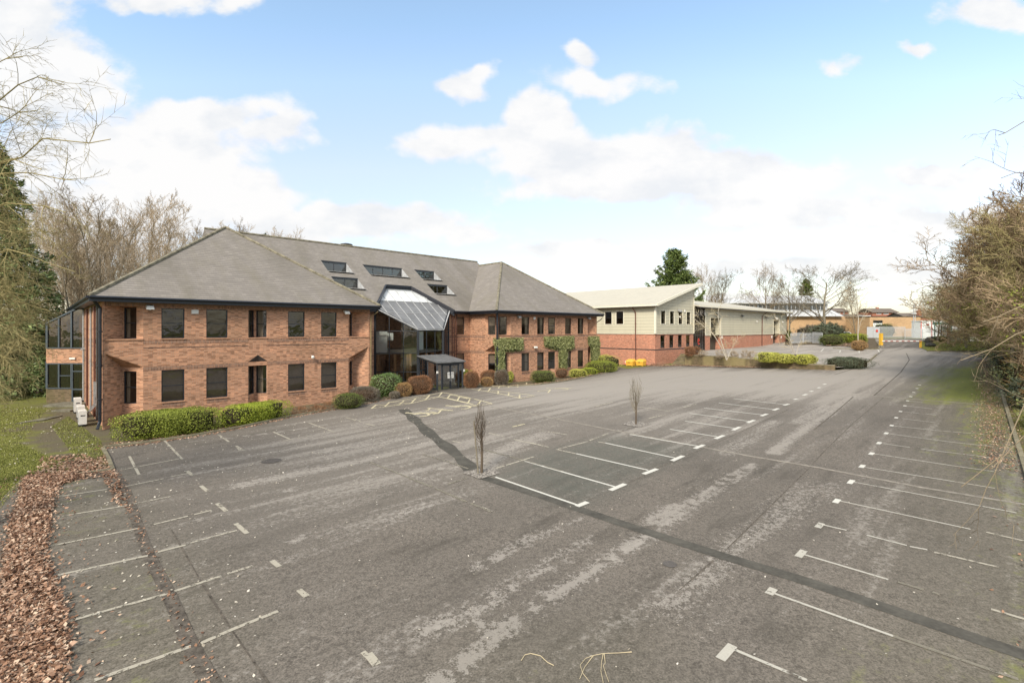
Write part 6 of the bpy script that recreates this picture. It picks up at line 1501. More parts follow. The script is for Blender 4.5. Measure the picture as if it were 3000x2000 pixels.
# rocks
def rock(px,py,w,h,label,seed,up=0):
    x,y=G(px,py); z=zg(x,y)+up; rs=np.random.RandomState(seed); n=10; rings=[]
    for j in range(6):
        ph=-.9+j*.48; rr=[(x+w*math.cos(t)*math.cos(ph)*rs.uniform(.8,1.1),y+w*.8*math.sin(t)*math.cos(ph)*rs.uniform(.8,1.1),z+h*(.45+.55*math.sin(ph))*rs.uniform(.92,1.06)) for t in np.linspace(0,2*PI,n,endpoint=False)]; rings.append(rr)
    mb=MB(); 
    for r in rings: mb.v+=r
    for j in range(5):
        for i in range(n): mb.f.append((j*n+i,j*n+(i+1)%n,(j+1)*n+(i+1)%n,(j+1)*n+i)); mb.m.append(0)
    mb.f.append(tuple(5*n+i for i in range(n))); mb.m.append(0)
    tag(mb.build('boulder',M['rock']),label,'boulder','boulders beside the barrier')
rock(2725,1017,.85,.8,'largest dark boulder at the front edge of the grass verge',1); rock(2722,1007,.7,1.25,'upper dark boulder resting behind the largest one',2); rock(2714,1004,.5,.6,'small dark boulder left of the pile',3); rock(2732,1000,.55,1.0,'dark boulder at the back right of the pile',4)
# sign frame
def sign_frame():
    x,y=G(2757,1001); x2=x+1.25; z=zg(x,y); e=empty('sign_frame',(x,y,z),'rusty post frame carrying three blank white sign boards on the verge','sign')
    for i,xx in enumerate((x,x2)):
        mb=MB(); mb.vbox(xx,y,z-.1,z+3.2,.14,.14); mb.build('post',M['rust' if i else 'frame_dark'],e)
    for k,(a,b) in enumerate(((2.25,3.05),(1.62,2.2),(.9,1.55))):
        mb=MB(); mb.bar((x+.1,y-.02,z+(a+b)/2),(x2-.1,y-.02,z+(a+b)/2),.04,b-a-.06); mb.build('board',M['sign_white'],e)
    mb=MB(); mb.bar((x2,y,z+2.2),(x2+1.2,y+.6,z),.07,.07); mb.bar((x,y+.1,z+1.9),(x2,y+.1,z+.7),.06,.06); mb.build('brace',M['frame_dark'],e)
sign_frame()
x,y=G(2818,1010); z=zg(x,y); e=empty('notice_board',(x,y,z),'white notice board on two thin wooden legs standing on the grass','sign'); 
for k in (0,.85): mb=MB(); mb.vbox(x+k,y,z-.1,z+2.1,.09,.09); mb.build('leg',M['timber'],e)
mb=MB(); mb.bar((x-.35,y-.07,z+2.15),(x+1.0,y-.07,z+2.15),.04,.6); mb.build('board',M['sign_white'],e)
x,y=G(2796,998); z=zg(x,y); mb=MB(); mb.vbox(x,y,z,z+1.8,2.3,.9); mb.vbox(x,y,z+1.8,z+1.9,2.45,1.0); tag(mb.build('utility_cabinet',M['cabinet_green']),'drab green utility cabinet behind the sign frame','cabinet')
x,y=G(2820,997); z=zg(x,y); mb=MB(); mb.vbox(x,y+1,z,z+.85,1.1,.6); mb.vbox(x+.8,y+1.1,z,z+1.1,.5,.6); tag(mb.build('black_box',M['dark_metal']),'low black box behind the white notice board','box')
x,y=at(2747,104); z=zg(x,y); e=empty('height_barrier',(x,y,z),'dark green horizontal beam on a thin post above the sign frame','barrier'); mb=MB(); mb.bar((x-1.0,y,z+3.4),(x+3.2,y,z+3.35),.2,.5); mb.build('beam',M['green_metal'],e); mb=MB(); mb.vbox(x-.6,y,z-.1,z+3.2,.15,.15); mb.vbox(x+2.9,y,z-.1,z+3.2,.15,.15); mb.build('post',M['green_metal'],e)
# camera mast
x,y=at(2678,113); z=zg(x,y); e=empty('camera_mast',(x,y,z),'tall grey lattice mast with cameras in front of the ochre building','mast'); mb=MB()
for dx,dy in ((-.25,-.2),(.25,-.2),(0,.25)): mb.tube([(x+dx,y+dy,z),(x+dx*.7,y+dy*.7,z+7.3)],.05,6)
for k in range(14): zz=z+.5*k; s=1 if k%2 else -1; mb.tube([(x-.25*s*.9,y-.2,zz),(x+.25*s*.9,y-.2,zz+.5)],.02,4)
mb.build('lattice',M['galvanised'],e); mb=MB(); mb.tube([(x,y,z+7.2),(x,y,z+7.9)],.06,6); mb.vbox(x+.15,y,z+7.2,z+7.55,.5,.3); mb.build('camera_head',M['grey_metal'],e); mb=MB(); mb.bar((x-.6,y,z+5.6),(x+.6,y,z+5.6),.15,.12); mb.build('lamp_bar',M['sign_white'],e)
# ------------------------------------------------------------------ buildings beyond
def box_house(name,label,px0,px1,Y,yt,depth,mat,wins,door=None,roofm=None,pitch=None,coping=True,ang=0,frm='sign_white'):
    (xa,_),(xb,_)=at(px0,Y),at(px1,Y); zt_=HC+(YH-yt)*Y/F; zb=min(zg(xa,Y),zg(xb,Y))-.6; e=empty(name,((xa+xb)/2,Y+depth/2,zb+.6),label,'building')
    mb=MB(); ops=[]; 
    for a,b,t,bt in wins+([door] if door else []): ops.append(((a-px0)*Y/F,(b-px0)*Y/F,(YH-bt)*Y/F,(YH-t)*Y/F))
    wall(mb,(xa,Y),(xb,Y),zb-HC,zt_-HC,ops,reveal=.12); wall(mb,(xb,Y),(xb,Y+depth),zb-HC,zt_-HC); wall(mb,(xb,Y+depth),(xa,Y+depth),zb-HC,zt_-HC); wall(mb,(xa,Y+depth),(xa,Y),zb-HC,zt_-HC); mb.build('wall',M[mat],e)
    for i,o in enumerate(ops):
        if door and i==len(ops)-1:
            d_=MB(); d_.quad((xa+o[0],Y+.1,o[2]+HC),(xa+o[1],Y+.1,o[2]+HC),(xa+o[1],Y+.1,o[3]+HC-.7),(xa+o[0],Y+.1,o[3]+HC-.7))
            for k in range(8): z_=o[2]+HC+(o[3]-o[2]-.7)*k/8; d_.bar((xa+o[0],Y+.09,z_),(xa+o[1],Y+.09,z_),.03,.04)
            d_.build('door',M['sign_white'],e); window(e,(xa,Y),(xb,Y),o[0],o[1],o[3]-.7,o[3],'frame_dark',rows=1)
        else: window(e,(xa,Y),(xb,Y),*o[:2],o[2],o[3],frm,cols=2 if o[1]-o[0]>1.2 else 1,rows=1,fw=.12,inset=.05)
    rb=MB()
    if pitch:
        yr=Y+depth/2; o=.4; h=pitch
        rb.quad((xa-o,Y-o,zt_-.05),(xb+o,Y-o,zt_-.05),(xb+o,yr,zt_+h),(xa-o,yr,zt_+h)); rb.quad((xb+o,Y+depth+o,zt_-.05),(xa-o,Y+depth+o,zt_-.05),(xa-o,yr,zt_+h),(xb+o,yr,zt_+h))
        rb.poly([(xa,Y,zt_-.05),(xa,yr,zt_+h-.2),(xa,Y+depth,zt_-.05)]); rb.poly([(xb,Y,zt_-.05),(xb,yr,zt_+h-.2),(xb,Y+depth,zt_-.05)]); rb.bar((xa-o,Y-o,zt_-.12),(xb+o,Y-o,zt_-.12),.1,.18)
    else: rb.prism([(xa-.1,Y-.1,zt_),(xb+.1,Y-.1,zt_),(xb+.1,Y+depth+.1,zt_),(xa-.1,Y+depth+.1,zt_)],[(xa-.1,Y-.1,zt_+.18),(xb+.1,Y-.1,zt_+.18),(xb+.1,Y+depth+.1,zt_+.18),(xa-.1,Y+depth+.1,zt_+.18)])
    rb.build('roof',M[roofm or 'dark_metal'],e); return e,xa,xb,zt_
box_house('substation_building','flat-roofed ochre brick building behind the palisade fence, white shutter at its left',2548,2697,124,928,9,'ochre_brick',[],door=(2558,2586,938,962),roofm='frame_dark')
e,xa,xb,zt_=box_house('brick_house','red brick house with a grey pitched roof seen above the ochre building',2556,2629,165,914,7,'red_brick',[(2568,2582,914.6,921),(2589,2603,914.6,921),(2615,2625,914.6,921)],roofm='house_tile',pitch=1.35)
mb=MB(); mb.vbox((xa+xb)/2,168.5,zt_+1,zt_+1.7,.8,.6); mb.build('chimney',M['red_brick'],e)
e,xa,xb,zt_=box_house('bungalow','low house with a hipped brown roof right of the red brick house',2652,2745,150,927,8,'red_brick',[],roofm='house_tile',pitch=1.2)
mb=MB(); x,y=at(2700,150); mb.vbox(x,y+1,zt_-1,zt_+1.9,.9,.9); mb.tube([(x,y+1,zt_+1.9),(x,y+1,zt_+2.5)],[.2,.16],8); mb.build('chimney',M['red_brick'],e)
# cabins and container
def cabin(px0,px1,Y,yt,label,name,roofc='sign_white',trim='red_sign',blue=False):
    (xa,_),(xb,_)=at(px0,Y),at(px1,Y); z=zg(xa,Y)-.2; zt_=HC+(YH-yt)*Y/F; e=empty(name,((xa+xb)/2,Y+1.2,z+.2),label,'cabin'); mb=MB(); mb.prism([(xa,Y,z),(xb,Y,z),(xb,Y+2.6,z),(xa,Y+2.6,z)],[(xa,Y,zt_),(xb,Y,zt_),(xb,Y+2.6,zt_),(xa,Y+2.6,zt_)]); mb.build('body',M['sign_white'],e)
    mb=MB(); mb.prism([(xa-.1,Y-.1,zt_+.01),(xb+.1,Y-.1,zt_+.01),(xb+.1,Y+2.7,zt_+.01),(xa-.1,Y+2.7,zt_+.01)],[(xa-.1,Y-.1,zt_+.16),(xb+.1,Y-.1,zt_+.16),(xb+.1,Y+2.7,zt_+.16),(xa-.1,Y+2.7,zt_+.16)]); mb.build('roof',M[roofc],e)
    mb=MB(); 
    for xx in ((xa+.05,xb-.05) if trim=='red_sign' else ()): mb.bar((xx,Y-.02,z),(xx,Y-.02,zt_),.16,.04,up=(0,1,0))
    if blue: mb.bar((xa,Y-.02,zt_-.8),(xb,Y-.02,zt_-.8),.04,.9)
    if len(mb.f): mb.build('trim',M[trim],e)
    return e,xa,xb,zt_
simple('blue_paint',(.06,.25,.55),.5,.3)
e,xa,xb,zt_=cabin(2698,2730,112,941,'white site cabin with red corner posts and a red notice','site_cabin'); mb=MB(); mb.bar((xa+1.2,111.95,zt_-.75),(xa+1.75,111.95,zt_-.75),.04,.35); mb.build('notice',M['red_sign'],e)
cabin(2731,2762,115,940,'grey-white site cabin with a door, right of the red-trimmed one','site_cabin',trim='galvanised')
cabin(2530,2549,128,926,'white storage tank cabin with a blue band left of the ochre building','storage_cabin',trim='blue_paint',blue=True)
# factory behind the trees
(xa,_),(xb,_)=at(2105,136),at(2452,136); Y=136; e=empty('factory_building',((xa+xb)/2,150,3.5),'wide white-roofed factory with a dark window band behind the warehouse','building')
z1=HC+(YH-959)*Y/F; zz=lambda py,yy=Y:HC+(YH-py)*yy/F
mb=MB(); wall(mb,(xa+18,Y),(xb,Y),-5,zz(927)-HC,[(22,24.2,zz(954)-HC,zz(942)-HC)]); wall(mb,(xb,Y),(xb,Y+30),-5,zz(927)-HC); mb.build('wall',M['ochre_brick'],e)
window(e,(xa+18,Y),(xb,Y),22,24.2,zz(954)-HC,zz(942)-HC,'sign_white',cols=3,rows=1,fw=.08)
mb=MB(); mb.prism([(xa+15,Y-1.2,zz(927)),(xb+1,Y-1.2,zz(927)),(xb+1,Y+4,zz(908)),(xa+15,Y+4,zz(908))],[(xa+15,Y-1.2,zz(925)),(xb+1,Y-1.2,zz(925)),(xb+1,Y+4,zz(906)),(xa+15,Y+4,zz(906))]); mb.build('canopy_roof',M['factory_roof'],e)
mb=MB(); wall(mb,(xa,Y+4),(xb,Y+4),-5,zz(889,Y+4)-HC); wall(mb,(xb,Y+4),(xb,Y+30),-5,zz(889,Y+4)-HC); mb.build('upper_wall',M['factory_roof'],e)
n=26
for i in range(n):
    a=1+(xb-xa-2)*i/n; b=1+(xb-xa-2)*(i+1)/n; 
    window(e,(xa,Y+3.9),(xb,Y+3.9),a,b,zz(908,Y+4)-HC,zz(893,Y+4)-HC,'galvanised',rows=1,fw=.09,inset=.0,glassm='dark_glass')if False else None
simple('dark_glass',(.05,.06,.065),.12,.6,var=.3)
g=MB(); g.quad((xa+1,Y+3.85,zz(907,Y+4)),(xb-1,Y+3.85,zz(907,Y+4)),(xb-1,Y+3.85,zz(892,Y+4)),(xa+1,Y+3.85,zz(892,Y+4))); go=g.build('window_band',M['dark_glass'],e)
mb=MB()
for i in range(n+1): xx=xa+1+(xb-xa-2)*i/n; mb.bar((xx,Y+3.8,zz(907,Y+4)),(xx,Y+3.8,zz(892,Y+4)),.1,.08,up=(0,1,0))
mb.build('mullion',M['galvanised'],go)
mb=MB(); mb.prism([(xa-.5,Y+3,zz(889,Y+4)),(xb+.5,Y+3,zz(889,Y+4)),(xb+.5,Y+14,zz(868,Y+14)),(xa-.5,Y+14,zz(868,Y+14))],[(xa-.5,Y+3,zz(887,Y+4)),(xb+.5,Y+3,zz(887,Y+4)),(xb+.5,Y+14,zz(866,Y+14)),(xa-.5,Y+14,zz(866,Y+14))]); mb.build('roof',M['factory_roof'],e)
for a,b,t in ((2112,2186,859),(2192,2246,868),(2330,2352,869)):
    mb=MB(); (x0,_),(x1,_)=at(a,Y+12),at(b,Y+12); mb.prism([(x0,Y+12,zz(876,Y+12)),(x1,Y+12,zz(876,Y+12)),(x1,Y+15,zz(876,Y+12)),(x0,Y+15,zz(876,Y+12))],[(x0,Y+12,zz(t,Y+12)),(x1,Y+12,zz(t,Y+12)),(x1,Y+15,zz(t,Y+12)),(x0,Y+15,zz(t,Y+12))]); mb.build('rooftop_plant',M['galvanised'],e)
mb=MB()
for px,t in ((2197,853),(2203,850)): x,y=at(px,Y+12); mb.tube([(x,y,zz(875,y)),(x,y,zz(t+2,y)),(x+.5,y,zz(t,y)),(x+.9,y,zz(t,y))],.22,7)
mb.build('flue',M['galvanised'],e)
# far low brick building seen right of the big tree
box_house('brown_building','long low brown brick building between the big bare tree and the ochre building',2452,2545,140,929,8,'red_brick',[],roofm='house_tile',pitch=1.0)
box_house('brick_terrace','red brick house gable far behind the big spreading tree',2448,2486,170,912,8,'red_brick',[(2456,2462,914,919),(2470,2476,914,919)],roofm='house_tile',pitch=1.3)
# parked car glimpsed behind the hedge
def car(px,Y,label):
    x,y=at(px,Y); z=zg(x,y)+.05; e=empty('parked_car',(x,y,z),label,'car')
    prof=[(-2.1,.35),(-2.15,.75),(-1.5,.92),(-.9,1.38),(.7,1.42),(1.35,.98),(2.05,.8),(2.15,.4),(2.0,.28),(-2.0,.28)]
    mb=MB(); mb.prism([(x+a,y-.85,z+b) for a,b in prof],[(x+a,y+.85,z+b) for a,b in prof]); b=mb.build('body',M['sign_white'],e)
    w=[(-1.3,.95),(-.85,1.3),(.65,1.34),(1.15,.97)]; g=MB(); g.prism([(x+a,y-.87,z+c) for a,c in w],[(x+a,y+.87,z+c) for a,c in w]); g.build('window',M['dark_glass'],b)
    for a in (-1.35,1.35):
        for s in (-.82,.82): t=MB(); t.tube([(x+a,y+s-.1,z+.32),(x+a,y+s+.1,z+.32)],.33,14); wl_=t.build('wheel',M['dark_metal'],e); h=MB(); h.tube([(x+a,y+s-.12,z+.32),(x+a,y+s+.12,z+.32)],.18,10); h.build('rim',M['galvanised'],wl_)
car(2471,108,'white parked car glimpsed between the juniper and the birch')
# ------------------------------------------------------------------ litter of leaves, grass tufts, twigs
def scatter(n,poly,seed,clump=0):
    rs=np.random.RandomState(seed); q=np.array(poly); lo,hi=q.min(0),q.max(0); out=[]
    tot=0
    while tot<n:
        p=rs.uniform(lo,hi,(n*2,2)); p=p[in_poly(p,poly)]; out.append(p); tot+=len(p)
    return np.concatenate(out)[:n]
def leaf_layer(name,p,size,mat,kind='stuff',lift=.05,tilt=.35,seed=0,thick=0.0,aspect=.75):
    rs=np.random.RandomState(seed); z=zg_arr(p)+lift+rs.uniform(0,1,len(p))**2*thick; L_=Leaves(); L_.add(np.c_[p,z],np.tile([0,0,1.0],(len(p),1)),size,aspect,rs,tilt); o=L_.build(name,M[mat]); tag(o,kind=kind); return o
lp=gk([(80,1400),(215,1386),(240,1400),(165,1425),(142,1470),(130,1560),(112,1640),(140,1700),(170,1790),(182,1900),(150,2100),(-120,2100),(-50,1950),(0,1850),(12,1760),(28,1640),(48,1520),(75,1440)])
p=scatter(46000,lp,1); rs=np.random.RandomState(3); p=p+rs.normal(0,.10,p.shape)*np.where(rs.uniform(0,1,(len(p),1))<.06,4,1); q_=np.random.RandomState(9).uniform(0,1,len(p))<.3; leaf_layer('fallen_leaves',p[q_],.10,'dead_leaf',seed=31,thick=.10,tilt=.5); leaf_layer('fallen_leaves',p[~q_],.07,'dead_leaf',seed=1,thick=.09,tilt=.45)
lp2=gk([(80,1390),(250,1350),(310,1335),(340,1385),(380,1500),(330,1480),(300,1402),(160,1415)])
leaf_layer('fallen_leaves',scatter(1500,lp2,5),.11,'dead_leaf',seed=2,thick=.04)
def along(pts,n,w,seed):
    rs=np.random.RandomState(seed); a=np.array(pts); l=np.linalg.norm(np.diff(a,axis=0),axis=1); c=np.r_[0,np.cumsum(l)]; t=rs.uniform(0,c[-1],n); i=np.clip(np.searchsorted(c,t)-1,0,len(l)-1); f=((t-c[i])/l[i])[:,None]; return a[i]*(1-f)+a[i+1]*f+rs.normal(0,w,(n,2))
leaf_layer('fallen_leaves',along(KH,1500,.16,7)-np.array((-.12,.2)),.10,'dead_leaf',seed=7); leaf_layer('fallen_leaves',along([(a-UY*.5,b+UX*.5) for a,b in KH],1800,.25,8),.10,'dead_leaf',seed=8,lift=.08)
leaf_layer('fallen_leaves',along([(a-UY*.6,b+UX*.6) for a,b in KR[:-1]],2200,.3,9),.10,'dead_leaf',seed=9,lift=.1)
leaf_layer('fallen_leaves',along([(kerbX(y)-.9,y) for y in (19,30,45,60)],9000,.42,10),.07,'dead_leaf',seed=10,lift=.06)
leaf_layer('fallen_leaves',along([(kerbX(y)+2.6,y) for y in (5,20,30,45,60)],9000,1.1,11),.085,'dead_leaf',seed=11,lift=.06)
leaf_layer('fallen_leaves',along([(R0[0]-3.2,R0[1]+.6),(R0[0],R0[1]-.6),(28,57)],2200,.35,12),.12,'dead_leaf',seed=12,lift=.07,thick=.15)
p=along([(R0[0]-3.6,R0[1]+3.2),(R0[0]-2.6,R0[1]+.4)],2200,.55,13); q_=np.random.RandomState(9).uniform(0,1,len(p))<.3; leaf_layer('fallen_leaves',p[q_],.10,'dead_leaf',seed=31,thick=.10,tilt=.5); leaf_layer('fallen_leaves',p[~q_],.07,'dead_leaf',seed=13,lift=.1,thick=.35)
leaf_layer('fallen_leaves',scatter(1500,gk([(2420,1000),(2540,1010),(2540,1023),(2420,1018)]),14),.13,'dead_leaf',seed=14,lift=.35)
leaf_layer('fallen_leaves',along(gk([(335,1382),(367,1430),(407,1551),(494,1743),(560,1898),(640,2040)]),320,.10,15),.07,'dead_leaf',seed=15)
lawn=gk([(-200,1500),(-200,1180),(150,1190),(290,1290),(330,1380),(95,1400),(0,1480)])
leaf_layer('fallen_leaves',scatter(450,lawn,16),.08,'pale_leaf',seed=16,lift=.05)
leaf_layer('fallen_leaves',scatter(900,gk([(120,1340),(250,1330),(320,1380),(100,1400)]),17),.12,'dead_leaf',seed=17,lift=.05)
near=scatter(650,[(-14,6.5),(9,6.5),(18,24),(2,34),(-18,26)],18); leaf_layer('scattered_leaves',near,.05,'pale_leaf',seed=18,lift=.042,tilt=.2)
nl=scatter(260,gk([(150,1420),(600,1400),(900,2000),(300,2000)]),19); leaf_layer('scattered_leaves',nl,.07,'pale_leaf',seed=19,lift=.042,tilt=.25)
leaf_layer('scattered_leaves',scatter(500,gk([(300,1320),(1200,1190),(1500,1250),(700,1450)]),20),.07,'pale_leaf',seed=20,lift=.042)
# grass tufts on the left lawn and the verge
def tufts(poly,n,seed,hh,lift=0):
    rs=np.random.RandomState(seed); p=scatter(n,poly,seed); z=zg_arr(p)+lift+hh/2; L_=Leaves(); L_.add(np.c_[p,z],dirs(n,rs)*np.array([1,1,.2]),hh*1.6,.28,rs,.2,along=np.tile([0,0,1.0],(n,1))+rs.normal(0,.55,(n,3))); tag(L_.build('grass',M['grass_blade']),kind='stuff')
tufts(gk([(-200,1330),(60,1300),(230,1380),(90,1400),(10,1480),(-150,1700)]),26000,21,.05); tufts(gk([(-250,1190),(140,1195),(60,1300),(-200,1330)]),12000,22,.06)
tufts(gk([(200,1220),(295,1290),(325,1375),(220,1340),(150,1250)]),7000,24,.05)
tufts(gk([(2716,1030),(2890,1028),(2888,1004),(2720,1004)]),5000,23,.09,.1)
tufts([(kerbX(y)+.35+d,y) for y,d in ((5,0),(25,0),(60,0),(60,1.4),(25,1.4),(5,1.4))],12000,25,.06,.02)
def twig(pts,r,label):
    w=[]
    for px,py in pts: x,y=G(*c3(px,py)); w.append((x,y,zg(x,y)+.05))
    return w
e=empty('fallen_twig',(*G(*c3(640,1440)),zg(*G(*c3(640,1440)))),'long pale forked twig lying near the bottom edge of the tarmac','twig')
for k,pts in enumerate([[(785,1422),(720,1427),(640,1430),(590,1440),(550,1455),(522,1490),(535,1530),(570,1575)],[(640,1430),(632,1470),(628,1520),(640,1580)],[(645,1432),(650,1480),(640,1492),(655,1540),(668,1575)],[(590,1440),(545,1500),(520,1560)]]):
    mb=MB(); w=twig(pts,0,''); mb.tube(w,[.009]+[.005]*(len(w)-1),5); mb.build('stem' if k==0 else 'side_twig',M['twig_pale'],e,uv=False)
mb=MB(); mb.tube(twig([(222,1465),(240,1437),(270,1430),(320,1442),(355,1475),(388,1492)],0,''),.007,5); tag(mb.build('fallen_twig',M['twig_pale'],uv=False),'short curved pale twig left of the forked one','twig')
# manhole covers and drain
simple('cast_iron',(.09,.08,.07),.7,.4,var=.3)
for px,py,r in ((1962,1656,.17),(795,1352,.4)):
    x,y=G(px,py); mb=MB(); z=zg(x,y)+.036; mb.poly([(x+r*math.cos(t),y+r*math.sin(t),zg(x+r*math.cos(t),y+r*math.sin(t))+.044) for t in np.linspace(0,2*PI,20,endpoint=False)]); tag(mb.build('manhole_cover',M['cast_iron']),kind='structure')

# far-off wood behind the viewer, seen only as reflections in the windows
rs=np.random.RandomState(77); n=9000; p=np.c_[rs.uniform(-90,80,n),rs.uniform(-62,-38,n),rs.uniform(0,1,n)**1.4*17]; p[:,2]=p[:,2]*(.75+.25*np.sin(p[:,0]*.35)*np.cos(p[:,0]*.13))+.5
L_=Leaves(); L_.add(p,dirs(n,rs)*np.array([.4,1,.3]),1.3,.3,rs,.3,along=np.tile([0,0,1.0],(n,1))+rs.normal(0,.5,(n,3))); tag(L_.build('woodland',M['leaf_heather']),kind='stuff')
# ------------------------------------------------------------------ sky, sun, camera
SUN_EL=math.radians(38); SUN_AZ=math.radians(200)      # azimuth clockwise from +Y
def world():
    w=bpy.data.worlds.new('World'); SC.world=w; w.use_nodes=True; t=w.node_tree; t.nodes.clear()
    N=lambda ty:t.nodes.new(ty); Lk=t.links.new
    def mth(op,a,b=None,c=None,cl=False):
        n=N('ShaderNodeMath'); n.operation=op; n.use_clamp=cl
        for i,x in enumerate((a,b,c)):
            if x is None: continue
            if isinstance(x,bpy.types.NodeSocket): Lk(x,n.inputs[i])
            else: n.inputs[i].default_value=x
        return n.outputs[0]
    sky=N('ShaderNodeTexSky'); sky.sky_type='NISHITA'; sky.sun_disc=False; sky.sun_elevation=SUN_EL; sky.sun_rotation=SUN_AZ
    sky.air_density=1.0; sky.dust_density=.6; sky.ozone_density=1.6; sky.altitude=0
    tc=N('ShaderNodeTexCoord'); sp=N('ShaderNodeSeparateXYZ'); Lk(tc.outputs['Generated'],sp.inputs[0])
    yy=mth('MAXIMUM',mth('ABSOLUTE',sp.outputs[1]),.12)
    A=mth('DIVIDE',sp.outputs[0],yy); B=mth('DIVIDE',sp.outputs[2],yy)
    cb=N('ShaderNodeCombineXYZ'); Lk(A,cb.inputs[0]); Lk(B,cb.inputs[1])
    nz=N('ShaderNodeTexNoise'); nz.inputs['Scale'].default_value=4.2; nz.inputs['Detail'].default_value=7; nz.inputs['Roughness'].default_value=.56
    mp=N('ShaderNodeMapping'); mp.inputs['Scale'].default_value=(1,1.7,1); Lk(cb.outputs[0],mp.inputs[0]); Lk(mp.outputs[0],nz.inputs['Vector'])
    dist=N('ShaderNodeTexNoise'); dist.inputs['Scale'].default_value=7; dist.inputs['Detail'].default_value=4; Lk(cb.outputs[0],dist.inputs['Vector'])
    off=N('ShaderNodeVectorMath'); off.operation='MULTIPLY_ADD'; Lk(dist.outputs['Color'],off.inputs[0]); off.inputs[1].default_value=(.15,.11,0); off.inputs[2].default_value=(-.075,-.055,0)
    pv=N('ShaderNodeVectorMath'); pv.operation='ADD'; Lk(cb.outputs[0],pv.inputs[0]); Lk(off.outputs[0],pv.inputs[1])
    clouds=[(130,210,260,170),(40,60,230,110),(560,330,300,70),(380,450,420,130),(780,385,150,50),(560,560,400,110),(250,640,420,130),(1050,660,420,75),(1330,690,200,45),
     (1330,420,180,42),(1500,400,300,75),(1570,335,130,70),(1760,470,420,110),(1700,550,300,45),(2100,520,400,80),(2350,490,160,45),(2330,590,420,70),(2300,640,330,40),
     (1690,165,75,55),(1740,240,170,55),(1340,240,90,45),(1420,215,50,25),(2760,500,170,42),(2880,475,60,25),(2950,40,190,70),(690,12,75,28),(2450,195,90,32),(2680,150,45,22),
     (2700,650,300,60),(1700,735,260,38),(2150,790,420,32),(2600,790,500,45),(480,10,230,40)]
    cur=None
    for (x,y,rx,ry) in clouds:
        m=N('ShaderNodeMapping'); m.vector_type='TEXTURE'; m.inputs['Location'].default_value=((x-1500)/F,(YH-y)/F,0); m.inputs['Scale'].default_value=(rx/F,ry/F,1)
        Lk(pv.outputs[0],m.inputs[0]); ln=N('ShaderNodeVectorMath'); ln.operation='LENGTH'; Lk(m.outputs[0],ln.inputs[0])
        d=mth('MULTIPLY',mth('SUBTRACT',1.0,ln.outputs['Value']),(min(ry,95)/95)**.55)
        cur=d if cur is None else mth('SMOOTH_MAX',cur,d,.25)
    ov=mth('MULTIPLY_ADD',B,.9,-.85)        # unseen overhead cloud, added for warm white ambient light
    cur=mth('MAXIMUM',cur,mth('MINIMUM',ov,.35))
    hz=mth('MULTIPLY_ADD',B,-2.6,.10)          # milky band above the horizon
    den=mth('MAXIMUM',cur,hz)
    den=mth('ADD',den,mth('MULTIPLY',mth('SUBTRACT',nz.outputs['Fac'],.5),1.25))
    nf=N('ShaderNodeTexNoise'); nf.inputs['Scale'].default_value=17; nf.inputs['Detail'].default_value=6; nf.inputs['Roughness'].default_value=.62; Lk(mp.outputs[0],nf.inputs['Vector']); den=mth('ADD',den,mth('MULTIPLY',mth('SUBTRACT',nf.outputs['Fac'],.5),.42))
    rp=N('ShaderNodeMapRange'); rp.interpolation_type='SMOOTHSTEP'; Lk(den,rp.inputs[0]); rp.inputs[1].default_value=-.06; rp.inputs[2].default_value=.30
    mask=mth('MULTIPLY',rp.outputs[0],.94)
    # cloud colour: white with faint grey undersides
    n2=N('ShaderNodeTexNoise'); n2.inputs['Scale'].default_value=3.2; n2.inputs['Detail'].default_value=5; Lk(mp.outputs[0],n2.inputs['Vector'])
    cr=N('ShaderNodeValToRGB'); cr.color_ramp.elements[0].position=.3; cr.color_ramp.elements[0].color=(.86,.875,.895,1); cr.color_ramp.elements[1].position=.58; cr.color_ramp.elements[1].color=(1,.985,.965,1)
    ms=N('ShaderNodeMapping'); ms.inputs['Scale'].default_value=(1,1.7,1); ms.inputs['Location'].default_value=(-.02,.06,0); Lk(cb.outputs[0],ms.inputs[0])
    n3=N('ShaderNodeTexNoise'); n3.inputs['Scale'].default_value=4.2; n3.inputs['Detail'].default_value=7; n3.inputs['Roughness'].default_value=.56; Lk(ms.outputs[0],n3.inputs['Vector'])
    lit=mth('MULTIPLY',mth('SUBTRACT',nz.outputs['Fac'],n3.outputs['Fac']),1.6)
    Lk(mth('ADD',mth('MULTIPLY_ADD',n2.outputs['Fac'],.6,.22),lit),cr.inputs[0])
    bg=N('ShaderNodeBackground'); bg.inputs[1].default_value=SKY_STR
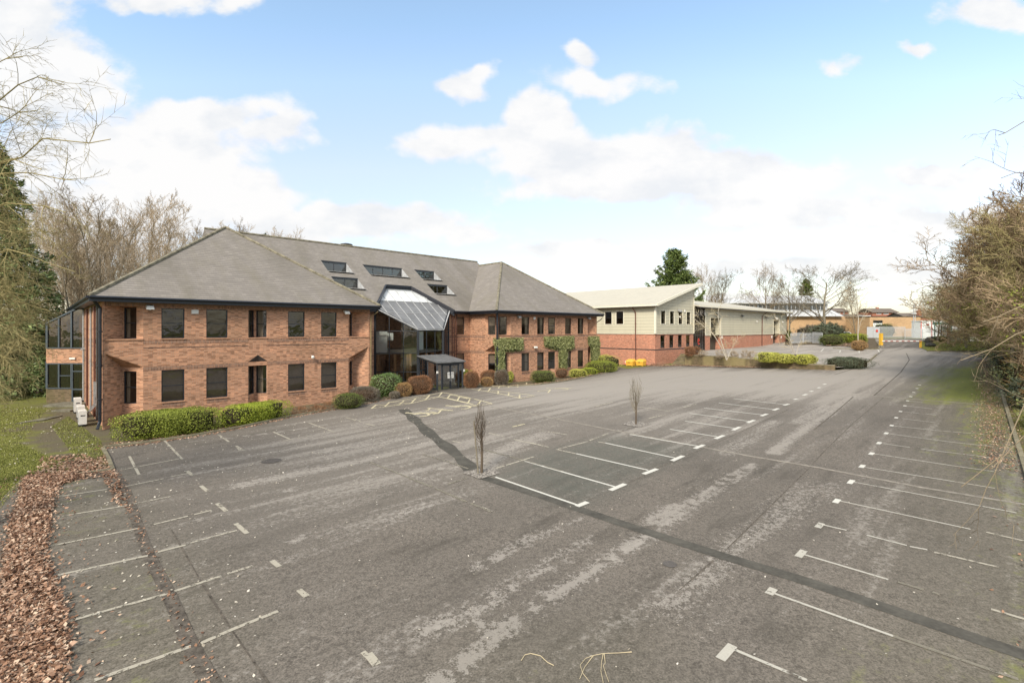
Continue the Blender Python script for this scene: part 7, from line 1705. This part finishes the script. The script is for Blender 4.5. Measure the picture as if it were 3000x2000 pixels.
    tint=N('ShaderNodeMix'); tint.data_type='RGBA'; tint.blend_type='MULTIPLY'; tint.inputs[0].default_value=1; tl=N('ShaderNodeValToRGB'); e_=tl.color_ramp.elements; e_[0].position=0; e_[0].color=(.58,.54,.53,1); e_[1].position=.62; e_[1].color=(.70,.655,.56,1); k_=e_.new(.12); k_.color=(.72,.585,.52,1); k_=e_.new(.32); k_.color=(.83,.635,.54,1); Lk(B,tl.inputs[0]); vt=N('ShaderNodeVectorMath'); vt.operation='SCALE'; Lk(tl.outputs[0],vt.inputs[0]); vt.inputs['Scale'].default_value=2.05; Lk(vt.outputs[0],tint.inputs[7]); Lk(sky.outputs[0],tint.inputs[6]); dim=N('ShaderNodeMapRange'); Lk(B,dim.inputs[0]); dim.inputs[1].default_value=0; dim.inputs[2].default_value=.5; dim.inputs[3].default_value=.46; dim.inputs[4].default_value=1.0
    vs=N('ShaderNodeVectorMath'); vs.operation='SCALE'; Lk(tint.outputs[2],vs.inputs[0]); Lk(dim.outputs[0],vs.inputs['Scale']); Lk(vs.outputs[0],bg.inputs[0])
    bc=N('ShaderNodeBackground'); bc.inputs[1].default_value=CLOUD_STR; Lk(cr.outputs[0],bc.inputs[0])
    mx=N('ShaderNodeMixShader'); Lk(mask,mx.inputs[0]); Lk(bg.outputs[0],mx.inputs[1]); Lk(bc.outputs[0],mx.inputs[2])
    out=N('ShaderNodeOutputWorld'); Lk(mx.outputs[0],out.inputs[0])
SKY_STR=.115; SKY_TINT=(1.38,1.32,1.16,1); CLOUD_STR=.425; EXPO=1.25
world()
sl=bpy.data.lights.new('sun','SUN'); sl.energy=2.0; sl.angle=math.radians(14); sl.color=(1,.92,.80)
so=bpy.data.objects.new('sun',sl); COL.objects.link(so)
d=Vector((math.sin(SUN_AZ)*math.cos(SUN_EL),math.cos(SUN_AZ)*math.cos(SUN_EL),math.sin(SUN_EL)))
so.rotation_euler=d.to_track_quat('Z','Y').to_euler(); so.location=(0,-20,40)
cam=bpy.data.cameras.new('camera'); co=bpy.data.objects.new('camera',cam); COL.objects.link(co)
cam.sensor_width=36; cam.lens=36*F/3000; cam.shift_y=-(1000-YH)/3000; cam.clip_end=4000; cam.clip_start=.1
co.location=(0,0,HC); co.rotation_euler=(PI/2,0,0); SC.camera=co
SC.view_settings.view_transform='Standard'; SC.view_settings.look='None'; SC.view_settings.exposure=EXPO; SC.view_settings.gamma=1
SC.cycles.max_bounces=6; SC.cycles.transparent_max_bounces=24; SC.cycles.glossy_bounces=3; SC.cycles.transmission_bounces=4; SC.cycles.diffuse_bounces=3
SC.cycles.use_denoising=True
